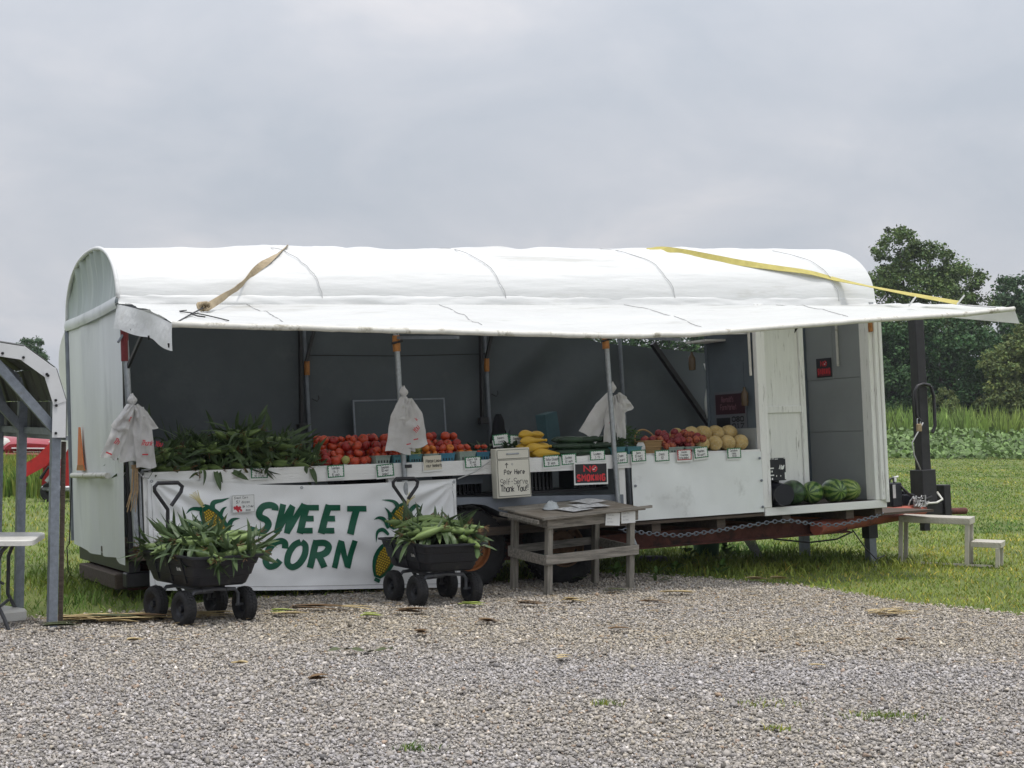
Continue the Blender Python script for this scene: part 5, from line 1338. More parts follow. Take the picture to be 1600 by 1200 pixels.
b = MB(); b.tube([(.48, -.72, 1.92), (.3, -1.05, 1.84), (.12, -1.345, 1.755)], .006, 5); b.tube([(.3, -1.05, 1.845), (.33, -1.13, 1.82), (.38, -1.16, 1.81)], .006, 5); b.build('strap_cord', m_cord_black, s1)
s2 = strap('yellow_strap', dense(YEL), .075, m_yel, 'yellow ratchet strap across the right part of the roof', .35)
for (u, v, w) in ((7.80, -1.14, 1.93), (7.36, -.95, 1.93)):
    b = MB(); b.bar((u, v, w - .01), (u + .05, v - .05, w + .075), .05, .012); b.build('strap_tag', m_paper, s2)
b = MB(); b.tube([(7.80, -1.13, 1.925), (7.9, -1.2, 1.90), (8.1, -1.34, 1.87)], .006, 5); b.build('strap_cord', m_cord, s2)

# ------------------------------------------------------------------ plastic shopping bags hung on the posts
m_bag = mat('white_plastic_bag', (.72, .71, .70), .45, .05, 8, translucent=.35, bump=.5, bscale=18)
def bag_sheet(b, outline_top, half_top, half_mid, half_bot, length, bulge, seed, lean=0.0, n=12, m=22):
    """A hanging bundle of flat bags: closed shell narrow at the knot, square at the hem."""
    def half(t):
        if t < .35: k = t/.35; return half_top*(1-k) + half_mid*k
        k = (t - .35)/.65; return half_mid*(1-k) + half_bot*k
    for sgn in (-1, 1):
        def f(s, t, sgn=sgn):
            hw = half(t); x = (s*2-1)*hw + lean*t*length
            th = bulge*(1 - abs(s*2-1)**2.2)*(.35 + .65*sin(pi*min(1, t*1.1 + .05)))*(.55 + .45*(1-t))
            y = sgn*(th + .003) + .022*N3(s*3 + seed, t*4, seed) + .010*N3(s*8, t*9, seed) + .009*sin(s*13 + seed + t*3)*(1 - .6*t)
            return Vector((x, y, -t*length - .012*sin(s*5 + seed)*t))
        b.grid(f, n, m)
def bag(M_, label, sheets, printing=(), knot=True):
    r_ = tag(empty('bag_bundle', M_), label, 'plastic bags', 'plastic bag bundles on the posts')
    for i, (off, rot, a, seed, k) in enumerate(sheets):
        b = MB(); b.T = Matrix.Translation(off) @ Matrix.Rotation(rot, 4, 'Y')
        bag_sheet(b, 0, *a, seed, k); b.build('bag', m_bag, r_, 179)
    if knot:
        b = MB(); b.T = Matrix.Translation((0, 0, .02))
        b.grid(lambda s, t: (cos(2*pi*s)*(.012 + .03*sin(pi*t)**2), sin(2*pi*s)*(.012 + .02*sin(pi*t)), -.03 + .10*t + .012*sin(6*s*pi)*t), 10, 8); b.build('knot', m_bag, r_, 179)
    for (txt, off, rot, h) in printing:
        b = MB(); Mt = Matrix.Translation(off) @ Matrix.Rotation(rot, 4, 'Y'); fn = card_fn(Mt)
        if txt == '-': ribbon(b, [(0, 0), (h*1.6, 0)], h*.35, fn)
        else: write(b, txt, 0, 0, h, fn, h*.13, .35, .03, .68)
        b.build('print', m_red_ink, r_)
    return r_
bag(onT(.035, -.115, 1.19), 'white thank-you bags bundled on the left corner post', [
    ((-.02, -.02, 0), radians(24), (.03, .065, .065, .46, .03), 1.3, 0.0), ((.05, -.03, -.02), radians(-5), (.03, .075, .08, .49, .03), 4.2, 0.0),
    ((.02, .0, 0.), radians(7), (.03, .085, .085, .46, .03), 7.7, 0.0), ((.02, -.035, .0), radians(-28), (.02, .05, .065, .24, .02), 2.9, 0.0), ((-.01, -.045, -.01), radians(32), (.02, .05, .07, .22, .02), 6.1, 0.0)],
    [('Thank You', (.035, -.082, -.325), 0.1, .042), ('-', (.05, -.075, -.40), .05, .03), ('Th', (-.185, -.085, -.30), radians(20), .045), ('-', (-.235, -.08, -.37), radians(25), .03), ('T', (-.06, -.095, -.13), radians(10), .035)])
bag(onT(2.392, -.115, 1.20), 'white thank-you bags bundled on the middle post', [
    ((0, -.01, 0), radians(4), (.03, .115, .125, .47, .04), 2.2, -.02), ((.03, -.035, -.02), radians(-9), (.025, .10, .10, .43, .03), 5.1, 0.0),
    ((-.02, -.02, -.01), radians(8), (.025, .10, .12, .48, .03), 9.4, 0.0), ((.03, -.045, -.02), radians(14), (.015, .05, .06, .2, .02), 3.3, 0.0)],
    [('You', (.06, -.096, -.33), radians(-55), .045), ('-', (.04, -.085, -.38), radians(-8), .028), ('-', (-.03, -.09, -.42), radians(-10), .026), ('k', (.08, -.09, -.22), radians(-60), .035)])
bag(onT(4.622, .11, 1.20), 'white bags spread out behind the second post', [
    ((-.03, -.01, -.02), radians(34), (.03, .085, .11, .48, .03), 2.7, 0.0), ((-.04, -.03, -.04), radians(5), (.03, .06, .065, .45, .03), 1.1, 0.0), ((.04, -.01, -.03), radians(-4), (.03, .06, .05, .42, .03), 8.3, 0.0), ((.04, -.03, -.02), radians(-35), (.02, .05, .06, .2, .02), 3.9, 0.0)],
    [('T', (-.10, -.07, -.30), 0.1, .03)])
# ------------------------------------------------------------------ produce
def inst(name, me, M_, label, cat, group):
    return_ = link(name, me); return_.matrix_basis = M_
    return tag(return_, label, cat, group)

m_husk = mat('corn_husk', (0.105, 0.17, 0.05), .5, .3, 3, c2=(0.19, 0.265, 0.085), stretch=(1, 12, 12), translucent=.1, bump=.2, bscale=30)
m_leafd = mat('corn_leaf', (0.035, 0.066, 0.026), .5, .35, 4, c2=(0.07, 0.11, 0.042), translucent=.15)
m_silk = mat('corn_silk', (0.13, 0.075, 0.03), .8, .3, 20)
m_husk_pale = mat('pale_husk', (0.28, 0.34, 0.13), .5, .2, 4, translucent=.1)
def ear_mesh(seed, leaves=6, lmax=.24):
    r = random.Random(seed); b = MB()
    # husked body along +x from the shank (0) to the tip (.25)
    n = 12; prof = [(-.05, .009), (-.012, .011), (0, .019), (.03, .028), (.08, .031), (.13, .029), (.18, .023), (.215, .014), (.24, .007)]
    bend = r.uniform(-.03, .03); ph = r.uniform(0, 6)
    vs = []
    for i, (x, rad) in enumerate(prof):
        for k in range(n):
            t = 2*pi*k/n; q = rad*(1 + .07*sin(4*t + ph + x*10))
            vs.append((x, q*cos(t), q*sin(t) + bend*(x/.25)**2))
    b.add(vs, [(i*n+k, i*n+(k+1) % n, (i+1)*n+(k+1) % n, (i+1)*n+k) for i in range(len(prof)-1) for k in range(n)] + [tuple(reversed(range(n)))])
    b.cur = 1
    for q in range(leaves):
        a = r.uniform(0, 2*pi); x0 = r.choice((.02, .17, .2, .21))
        rad = .022 if x0 > .1 else .02
        d = Vector((r.uniform(.35, 1.0), cos(a)*r.uniform(.2, .9), sin(a)*r.uniform(.2, .9)))
        leaf_strip(b, (x0, cos(a)*rad, sin(a)*rad), d, (0, -sin(a), cos(a)), r.uniform(.09, lmax*.9), r.uniform(.024, .044), r.uniform(-1.2, 2.4), 6, .35)
    b.cur = 2
    for q in range(6):
        a = r.uniform(0, 2*pi); b.tube([(.23, 0, bend*.9), (.26, .012*cos(a), bend + .012*sin(a)), (.285, .03*cos(a), bend + .03*sin(a) - .01)], .0022, 3, False)
    return b.mesh('corn_ear', [m_husk, m_leafd, m_silk], 60)
EARS = [ear_mesh(s, 4 + s % 4, .22 + .03*(s % 3)) for s in range(7)]
EARS_LEAFY = [ear_mesh(30 + s, 9, .34) for s in range(5)]
EARS_CLEAN = [ear_mesh(60 + s, 1, .12) for s in range(4)]
def rotm(rz, ry=0.0, rx=0.0): return Matrix.Rotation(rz, 4, 'Z') @ Matrix.Rotation(ry, 4, 'Y') @ Matrix.Rotation(rx, 4, 'X')

# heap of corn on the counter
def heap_h(u):
    return np.interp(u, [.2, .35, .55, .8, 1.0, 1.25, 1.4, 1.6, 1.75], [.13, .15, .20, .26, .29, .28, .20, .14, .06])
for k in range(125):
    u = rnd.uniform(.2, 1.68); v = rnd.uniform(.08, .78); hmax = float(heap_h(u))*(.55 + .45*sin(pi*min(1, (v + .12)/.75)))
    layer = rnd.random()**.55
    w = cw(u) + .025 + hmax*layer
    me = rnd.choice(EARS_LEAFY if rnd.random() < .8 else EARS)
    inst('corn_ear', me, onT(u, v, w, 0) @ rotm(rnd.uniform(0, 2*pi), rnd.uniform(-.45, .35), rnd.uniform(0, 6)) @ Matrix.Translation((-.10, 0, 0)), 'corn ear %s in the %s of the dark counter heap' % ('high up' if layer > .72 else ('midway' if layer > .4 else 'low down'), 'left end by the bags' if u < .6 else ('middle' if u < 1.2 else 'right end by the tomatoes')), 'corn ear', 'corn ears heaped on the counter')
for k, (u, w) in enumerate(((.62, .63), (.75, .64), (.34, .66), (1.12, .64), (1.5, .63), (.95, .65), (1.34, .64), (.48, .65), (1.2, .65), (1.62, .63))):
    inst('corn_ear', rnd.choice(EARS), onT(u, .02 + .03*(k % 2), w + .012) @ rotm(-pi/2 + rnd.uniform(-.6, .6), rnd.uniform(-.05, .25), rnd.uniform(0, 6)) @ Matrix.Translation((-.16, 0, 0)), 'corn ear at the front of the heap poking over the counter edge', 'corn ear', 'corn ears at the counter edge')
# leaves standing up out of the heap / hanging over the edge
for k, (u, v, w, d, ln, lab) in enumerate(((.23, .25, .80, (.05, 0, 1), .42, 'long upright corn leaf behind the left bag bundle'), (.72, -.02, .63, (.05, -.5, -.7), .20, 'corn leaf hanging down over the counter board above the banner'), (.86, -.02, .62, (.6, -.5, -.35), .17, 'bent corn leaf over the counter edge right of the hanging one'), (1.12, .3, .95, (.05, 0, 1), .16, 'upright corn leaf on top of the heap'), (1.3, .3, .95, (-.15, 0, 1), .18, 'second upright corn leaf on top of the heap, further right'), (1.55, -.02, .62, (.15, -.4, -.8), .16, 'corn leaf hanging over the counter beside the tomatoes'))):
    b = MB(); leaf_strip(b, (0, 0, 0), d, (0, -1, .1), ln, .05 if k else .045, .15 if k else .05, 6, .3)
    tag(b.build('corn_leaf', m_leafd), lab, 'corn leaf', 'loose corn leaves on the counter').matrix_basis = onT(u, v, w)

# tomatoes
def tomato_mesh(seed, flat=.82):
    r = random.Random(seed); b = MB(); n = 18; lob = r.choice((5, 6, 7)); ph = r.uniform(0, 6); amp = r.uniform(.015, .05)
    vs = []; rows = [(.12, .80), (.45, .96), (.75, .82), (.94, .48), (1.0, .05), (.93, -.42), (.70, -.82), (.38, -1.0), (.02, -1.02)]
    for (rr, z) in rows:
        for k in range(n):
            t = 2*pi*k/n; q = rr*(1 + amp*cos(lob*t + ph)*(1 if z > 0 else .6)); vs.append((q*cos(t), q*sin(t), z*flat))
    b.add(vs, [(i*n+k, (i+1)*n+k, (i+1)*n+(k+1) % n, i*n+(k+1) % n) for i in range(len(rows)-1) for k in range(n)] + [tuple(reversed(range((len(rows)-1)*n, len(rows)*n))), tuple(range(n))])
    b.cur = 1
    for q in range(5):
        t = 2*pi*q/5 + ph; b.add([(.04*cos(t + 1.57), .04*sin(t + 1.57), .93*flat), (.30*cos(t), .30*sin(t), 1.02*flat), (.62*cos(t + .1), .62*sin(t + .1), .98*flat), (.04*cos(t - 1.57), .04*sin(t - 1.57), .93*flat)], [(0, 1, 2, 3)])
    b.tube([(0, 0, .85*flat), (.03, .02, 1.12*flat)], .05, 5)
    return b
m_calyx = mat('tomato_calyx', (.045, .085, .02), .6, .2, 6)
m_tom = [mat('ripe_tomato_skin', (.36, .028, .012), .22, .15, 1.2, c2=(.46, .06, .015), spec=.5), mat('orange_tomato_skin', (.48, .11, .012), .24, .15, 1.0, c2=(.55, .17, .02)), mat('dark_tomato_skin', (.26, .016, .012), .22, .15, 1.2), mat('green_tomato_skin', (.22, .27, .07), .3, .15, 1.2, c2=(.34, .30, .09))]
TOM = [[tomato_mesh(s, .78 + .05*(s % 4)).mesh('tomato', [m, m_calyx], 60) for s in range(3)] for m in m_tom]
def tomato(u, v, w, r, kind, label, group):
    me = rnd.choice(TOM[kind])
    return inst('tomato', me, onT(u, v, w) @ rotm(rnd.uniform(0, 6), rnd.uniform(-1.0, 1.0), rnd.uniform(-1.0, 1.0)) @ Matrix.Diagonal((r*rnd.uniform(.92, 1.12), r*rnd.uniform(.92, 1.12), r*rnd.uniform(.85, 1.05), 1)), label, 'tomato', group)
# loose bank of red tomatoes, stepped up towards the back
ROWN = ('front row', 'second row', 'third row', 'fourth row', 'back row')
lab = 'red tomato in the loose bank right of the corn heap'
for row in range(5):
    v = .055 + .082*row
    for lay in range(row + 1 if row < 4 else 4):
        if lay < row - 2: continue
        u = 1.66 + .02*lay + rnd.uniform(0, .02)
        while u < 2.20 - .02*lay + .03*row:
            r = rnd.uniform(.033, .052); u += r*rnd.uniform(.9, 1.15)
            kd = 3 if (row == 0 and 1.84 < u < 1.90) else (2 if rnd.random() < .25 else 0)
            if not (row == 0 and u > 2.12) and not (lay == min(row, 3) and lay > 0 and rnd.random() < .3):
                tomato(u, v + rnd.uniform(-.025, .025), cw(u) + .034 + lay*.062 + rnd.uniform(-.008, .012), r, kd, ('red tomato in the %s of the loose bank, %s' % (ROWN[row], 'next to the corn heap' if u < 1.84 else ('in its middle' if u < 2.04 else 'next to the pint cartons'))) if kd != 3 else 'single green tomato in the front row of the loose red tomatoes', 'loose red tomatoes' if kd != 3 else 'green tomatoes')
            u += r*.98
# pint cartons
m_ct = [mat('teal_pulp_carton', (.09, .23, .26), .85, .12, 8, bump=.3, bscale=60), mat('grey_green_pulp_carton', (.27, .33, .29), .85, .1, 8, bump=.3, bscale=60), mat('blue_pulp_carton', (.05, .17, .25), .85, .12, 8, bump=.3, bscale=60)]
m_slot = m_cord_black
def carton_mesh(w, h, m):
    b = MB(); t = .004; a, c = w*.42, w*.5
    def ring(hw, z): return [(-hw, -hw, z), (hw, -hw, z), (hw, hw, z), (-hw, hw, z)]
    vs = ring(a, 0) + ring(c, h) + ring(c - t, h) + ring(a - t, t)
    fs = [(3, 2, 1, 0)] + [(i, (i+1) % 4, 4+(i+1) % 4, 4+i) for i in range(4)] + [(4+i, 4+(i+1) % 4, 8+(i+1) % 4, 8+i) for i in range(4)] + [(8+i, 8+(i+1) % 4, 12+(i+1) % 4, 12+i) for i in range(4)] + [(12, 13, 14, 15)]
    b.add(vs, fs)
    b.box((-c - .004, -c - .004, h - .008), (c + .004, -c + .002, h)); b.box((-c - .004, c - .002, h - .008), (c + .004, c + .004, h))
    b.cur = 1
    for i in range(4):
        x = (i - 1.5)*w*.19; y0 = -a - (c - a)*.25 - .0015
        b.box((x - .005, y0 - .002, h*.12), (x + .005, y0 + .002, h*.42))
    return b.mesh('carton', [m, m_slot], None)
CT = {}
def carton(u, kind, label, wd=.125, h=.075, v=.085, rz=0.0):
    if (kind, wd, h) not in CT: CT[(kind, wd, h)] = carton_mesh(wd, h, m_ct[kind])
    return inst('pint_carton', CT[(kind, wd, h)], onT(u, v, cw(u) - .003, rz), label, 'carton', 'pulp cartons on the counter')
CARTS = [(2.225, 1, .14, 'pale green pint carton of tomatoes left of the middle post'), (2.385, 0, .135, 'teal pint carton of tomatoes behind the bags on the middle post'), (2.545, 0, .12, 'teal pint carton just right of the middle post'), (2.69, 1, .135, 'grey green pint carton behind the cream note'), (2.85, 2, .14, 'blue teal pint carton right of the cream note'), (3.03, 1, .17, 'wide grey green carton of orange tomatoes'), (3.20, 2, .13, 'blue carton of small tomatoes against the pay box')]
for (u, kd, wd, lab) in CARTS:
    carton(u, kd, lab, wd, .075 if wd < .16 else .085, rz=rnd.uniform(-.12, .12))
    for q in range(6 if u < 3.15 else 8):
        r = .034 if u < 3.15 else .02
        c = {2.545: 3, 2.69: 1, 3.03: 1}.get(u, 0)
        if u == 2.85 and q == 5: c = 1
        if u == 3.03 and q > 3: c = 0
        nm = {0: 'red', 1: 'orange', 2: 'dark', 3: 'green'}[c]
        tomato(u + (-.5 + q % 2)*wd*.46 + rnd.uniform(-.008, .008), .06 + .05*((q//2) % 2) + rnd.uniform(-.005, .005), cw(u) + .068 + .05*(q//4), r, c, nm + ' tomato in the ' + lab.split(' of ')[0], 'tomatoes in the ' + lab.split(' of ')[0])
for row in range(4):       # second rank of tomatoes behind the cartons
    for lay in range(min(row + 2, 4)):
        u = 2.14 + rnd.uniform(0, .05) + .02*lay
        while u < 3.16 - .04*lay:
            r = rnd.uniform(.034, .048); u += r*rnd.uniform(.95, 1.2)
            if lay < row or rnd.random() < .72:
                tomato(u, .20 + .078*row + rnd.uniform(-.015, .015), cw(u) + .034 + .062*lay + rnd.uniform(-.006, .006), r, 2 if rnd.random() < .4 else 0, 'red tomato in the %s layer behind the cartons, %s' % (('lowest', 'second', 'third', 'top')[lay], 'left of the middle post' if u < 2.42 else ('right of the middle post' if u < 2.8 else 'toward the pay box')), 'tomatoes behind the cartons')
            u += r
for k, (u, w) in enumerate(((2.60, .11), (2.655, .115), (2.63, .075))):
    tomato(u, .13, cw(u) + w, .033, 3, 'green tomato beside the bags on the middle post', 'green tomatoes by the post')

# leafy bunches behind the pay box, small pot signs
m_bunch = mat('herb_leaves', (.035, .07, .025), .6, .3, 5)
for (u0, lab) in ((3.24, 'dark leafy bunch left of the pay box'), (3.55, 'dark leafy bunch behind the pay box')):
    b = MB()
    for k in range(60):
        a = rnd.uniform(0, 2*pi); leaf_strip(b, (rnd.uniform(-.11, .11), rnd.uniform(-.05, .05), rnd.uniform(0, .1)), (cos(a), sin(a)*.5, rnd.uniform(.1, 1)), (0, 0, 1), rnd.uniform(.05, .12), .025, .5, 3)
    tag(b.build('herb_bunch', m_bunch), lab, 'greens', 'leafy bunches near the pay box').matrix_basis = onT(u0, .2, cw(u0) + .03)
m_clear = mat('clear_jar_plastic', (.25, .28, .28), .15, .1, 9)
for (u, tl, lab, ln) in ((3.42, -.09, 'standing green card on a jar behind the pay box, left one', ('Peppers', '4 each')), (3.58, .06, 'standing green card on a jar behind the pay box, right one', ('Eggplant', '$1.50'))):
    j = tag(empty('jar', onT(u + .08, .30, cw(u))), lab.replace('standing green card on a jar', 'small clear jar holding a card') , 'jar', 'jars behind the pay box')
    b = MB(); b.lathe([(.001, 0), (.04, 0), (.042, .07), (.034, .09), (.034, .10)], 14); b.build('glass', m_clear, j, 50)
    b = MB(); b.lathe([(.036, .095), (.036, .112), (.001, .112)], 14); b.build('lid', m_galv, j, 50)
    price_card(0, 0, .165, .095, ln, lab, M_=onT(u, .262, cw(u) + .125, 0, -.1, tl))

# yellow squash, courgettes
m_sq = mat('yellow_squash_skin', (.50, .29, .02), .3, .12, 2, c2=(.56, .36, .04))
m_zu = mat('courgette_skin', (.011, .026, .014), .3, .3, 6, c2=(.022, .05, .022))
def squash_mesh(bend):
    b = MB(); P = []; R_ = []
    for i in range(13):
        t = i/12; P.append((-.11 + .22*t, bend*sin(pi*t*.8), 0)); R_.append([.002, .02, .030, .036, .037, .034, .029, .023, .019, .016, .014, .012, .008][i])
    b.tube(P, R_, 12); b.tube([(.108, bend*sin(pi*.8), 0), (.13, bend*.5, 0)], [.010, .012], 6)
    return b.mesh('squash', m_sq, 179)
SQ = [squash_mesh(x) for x in (.015, .03, -.02)]
for (du, v, dw, rz) in ((3.84, .06, .036, .05), (3.92, .13, .036, .1), (3.80, .14, .036, 3.0), (3.78, .10, .10, .1), (3.83, .16, .10, 3.2), (3.75, .12, .155, .0), (3.81, .2, .155, .2), (3.74, .22, .04, 2.9), (3.76, .17, .21, .1), (3.82, .24, .21, 3.3), (3.72, .2, .10, .2), (3.80, .26, .1, 3.0)):
    inst('yellow_squash', rnd.choice(SQ), onT(du, v, cw(du) + dw, rz, rnd.uniform(-.3, .3), rnd.uniform(-.08, .08), 1.18), 'yellow squash %s of the stack right of the pay box' % ('at the bottom' if dw < .08 else ('in the middle' if dw < .18 else 'on the top')), 'squash', 'yellow squash stack')
def zuc_mesh(bend):
    b = MB(); P = [(-.15 + .30*i/10, bend*sin(pi*i/10), 0) for i in range(11)]
    b.tube(P, [.006, .024, .031, .033, .033, .032, .031, .029, .026, .02, .010], 12); b.tube([(.145, 0, 0), (.175, 0, 0)], [.011, .013], 6)
    return b.mesh('courgette', m_zu, 179)
ZU = [zuc_mesh(x) for x in (.0, .015, -.02)]
for k in range(26):
    lay = k//9; i = k % 9
    u = 4.07 + (i % 3)*.20 + .05*lay; v = .07 + .075*(i//3) + .03*lay
    inst('courgette', rnd.choice(ZU), onT(u, v, cw(u) + .034 + .06*lay, rnd.uniform(-.12, .12) + (pi if rnd.random() < .5 else 0), 0, rnd.uniform(-.05, .05)), 'dark green courgette in the %s layer of the pile, %s' % (('bottom', 'middle', 'top')[lay], ('by the yellow squash', 'in the middle', 'by the white bags')[i % 3]), 'courgette', 'courgette pile')
# folded dark box and black clutter behind
b = MB(); b.box((0, 0, 0), (.20, .12, .36), .004); o = tag(b.build('dark_carton', mat('dark_teal_card', (.035, .08, .095), .7, .15, 4)), 'dark teal cardboard box standing behind the courgettes', 'box'); o.matrix_basis = onT(4.15, .55, cw(4.2) + .05, radians(25), 0, radians(-9))
b = MB(); b.poly([(0, 0, 0), (.17, 0, 0), (.17, 0, .27)], .02, 1); o = tag(b.build('cardboard_flap', mat('dark_card', (.03, .035, .045), .8, .15, 4)), 'dark triangular cardboard flap behind the pay box', 'cardboard'); o.matrix_basis = onT(3.60, .62, cw(3.6))
# dark jacket hanging on the back post, black chair back
m_jk = mat('black_cloth', (.012, .013, .017), .9, .3, 8, bump=.5, bscale=20)
b = MB(); b.grid(lambda s, t: ((.03 + .09*t**.7)*cos(2*pi*s) + .02*N3(s*6, t*3), (.03 + .03*t)*sin(2*pi*s), -.42*t + .01*sin(9*s)), 20, 14)
tag(b.build('hanging_jacket', m_jk, None, 179), 'black cloth hanging on the back post right of the whiteboard', 'cloth').matrix_basis = onT(4.36, 2.12, 1.05)
ch_ = tag(empty('black_chair', onT(2.42, 1.35, .0)), 'black chair whose backrest shows behind the tomatoes', 'chair')
b = MB(); b.grid(lambda s, t: (.52*(s - .5), .02*sin(pi*s), .58 + .30*t - .035*t*sin(pi*s)), 14, 8); b.grid(lambda s, t: (.52*(s - .5), .05 + .02*sin(pi*s), .58 + .30*t - .035*t*sin(pi*s)), 14, 8); b.build('backrest', m_jk, ch_, 179)
b = MB(); b.box((-.25, -.45, .42), (.25, .02, .47), .015); b.build('seat', m_jk, ch_)
for x in (-.22, .22):
    for y in (-.42, 0.02):
        b = MB(); b.tube([(x, y, 0), (x, y, .43 if y < 0 else .85)], .014, 8); b.build('leg', m_black, ch_, 60)

# green beans, wooden basket, peaches, cantaloupes
m_bean = mat('green_bean', (.045, .10, .022), .5, .3, 6)
b = MB()
for k in range(190):
    a = rnd.uniform(-.5, .5) + rnd.choice((0, pi, pi/2)); x = rnd.uniform(-.15, .15); y = rnd.uniform(0, .22); z = .03 + rnd.random()*.24*(1 - (abs(x)/.19)**2)
    d = Vector((cos(a), sin(a)*.6, rnd.uniform(-.5, .7)))*.06; p = Vector((x, y, z))
    b.tube([p - d, p + Vector((0, 0, .008)), p + d], [.002, .0042, .002], 5, False)
tag(b.build('green_bean_heap', m_bean), 'heap of thin green beans left of the wooden basket', 'beans', kind='stuff').matrix_basis = onT(4.82, .15, cw(4.8))
for (u, lab) in ((4.60, 'bright teal carton beside the second post'), (4.78, 'bright teal carton in front of the green beans')): carton(u, 0, lab, .155, .075, .085)
m_bask = mat('thin_wood_splint', (.30, .19, .085), .7, .2, 6, stretch=(1, 1, 6), bump=.3, bscale=30)
bk = tag(empty('wooden_basket', onT(5.02, .14, cw(5.0))), 'wooden splint basket with a bent handle holding peaches', 'basket')
b = MB(); n = 24
def rb(t, hw, hd): return (hw*math.copysign(abs(cos(t))**.6, cos(t)), hd*math.copysign(abs(sin(t))**.6, sin(t)))
for (z0, z1, k0, k1) in ((0, .125, .84, 1.0),):
    for q in (0, .006):
        vs = [(*rb(2*pi*i/n, (.125 - q)*k0, (.085 - q)*k0), z0 + q) for i in range(n)] + [(*rb(2*pi*i/n, (.125 - q)*k1, (.085 - q)*k1), z1) for i in range(n)]
        b.add(vs, [(i, (i+1) % n, n + (i+1) % n, n + i) for i in range(n)] + [tuple(range(n))])
b.build('splint_sides', m_bask, bk, 50)
for z, k in ((.117, 1.02), (.06, .95)):
    b = MB(); b.tube([(*rb(2*pi*i/n, .127*k, .087*k), z) for i in range(n)], .007, 6, closed=True); b.build('hoop', m_bask, bk, 179)
b = MB(); b.tube([(.124*cos(t)*1.0, .0, .10 + .16*sin(t)) for t in [pi*i/16 for i in range(17)]], .009, 6); b.build('handle', m_bask, bk, 179).rotation_euler = (radians(-28), 0, 0)
m_pch = mat('peach_skin', (.30, .045, .03), .55, .15, 1.0, c2=(.48, .17, .05), spots=(.15, .016, .022), spot_scale=1.1, spot_at=.5)
m_pch2 = mat('red_peach_skin', (.15, .014, .026), .55, .15, 1.0, c2=(.24, .03, .03), spots=(.40, .12, .04), spot_scale=.9, spot_at=.66)
def peach_mesh(m):
    b = MB(); n = 16; rows = 10; vs = []
    for i in range(rows+1):
        ph = pi*i/rows; rr = sin(ph); z = cos(ph)*.95 - (.12*exp(-(ph/.35)**2))
        for k in range(n):
            t = 2*pi*k/n; q = max(.01, rr)*(1 - .07*exp(-((t - pi)/.25)**2)); vs.append((q*cos(t), q*sin(t), z))
    b.add(vs, [(i*n+k, (i+1)*n+k, (i+1)*n+(k+1) % n, i*n+(k+1) % n) for i in range(rows) for k in range(n)])
    return b.mesh('peach', m, 179)
PE = [peach_mesh(m_pch), peach_mesh(m_pch2)]
def peach(u, v, w, r, lab, grp): inst('peach', rnd.choice(PE), onT(u, v, w) @ rotm(rnd.uniform(0, 6), rnd.uniform(-1, 1), rnd.uniform(-1, 1)) @ Matrix.Scale(r, 4), lab, 'peach', grp)
for q in range(5): peach(4.94 + .045*q, .10 + .05*(q % 2), cw(5.0) + .13 + .01*(q % 2), .034, 'orange peach inside the wooden basket', 'peaches in the basket')
for (u, lab) in ((5.25, 'grey quart carton of peaches behind the red bordered card'), (5.44, 'pale green quart carton of peaches behind the tilted card')):
    carton(u, 1, lab, .17, .055, .10)
for row in range(4):
    for lay in range(2):
        for i in range(6):
            u = 5.17 + .07*i + .03*(lay % 2) + rnd.uniform(-.02, .02); v = .05 + .075*row + rnd.uniform(-.012, .012)
            if rnd.random() < .12: continue
            peach(u, v, cw(u) + .062 + .056*lay + .024*row + rnd.uniform(-.008, .008), rnd.uniform(.032, .044), 'red peach in the %s of the mound, %s' % (('front row', 'second row', 'third row', 'back row')[row], 'by the basket' if i < 3 else 'by the melons'), 'peach mound')
m_cant = mat('cantaloupe_rind', (.42, .28, .085), .75, .15, 1.0, c2=(.54, .40, .17), bump=.5, bscale=9, spots=(.50, .42, .27), spot_scale=5, spot_at=.55)
b = MB(); n = 22; rows = 14; vs = []
for i in range(rows+1):
    ph = pi*i/rows
    for k in range(n):
        t = 2*pi*k/n; q = sin(ph)*(1 + .018*cos(10*t)); vs.append((max(.02, q)*cos(t), max(.02, q)*sin(t), cos(ph)*1.04))
b.add(vs, [(i*n+k, (i+1)*n+k, (i+1)*n+(k+1) % n, i*n+(k+1) % n) for i in range(rows) for k in range(n)] + [tuple(range(n)), tuple(reversed(range(rows*n, rows*n+n)))])
CA = b.mesh('cantaloupe', m_cant, 179)
for row in range(4):
    for lay in range(2):
        if lay == 1 and row == 0: continue
        for i in range(4):
            u = 5.595 + .152*i + (.07 if (row + lay) % 2 else 0)
            if u > 6.14: continue
            r = rnd.uniform(.072, .08); v = .10 + .135*row + .05*lay
            inst('cantaloupe', CA, onT(u, v, cw(u) + r + .095*lay) @ rotm(rnd.uniform(0, 6), rnd.uniform(-1.4, 1.4), rnd.uniform(-1.4, 1.4)) @ Matrix.Scale(r, 4), 'tan netted cantaloupe in the front row on the counter' if (row == 0) else 'tan netted cantaloupe stacked behind the front row', 'cantaloupe', 'cantaloupes front row' if row == 0 else 'cantaloupes behind')

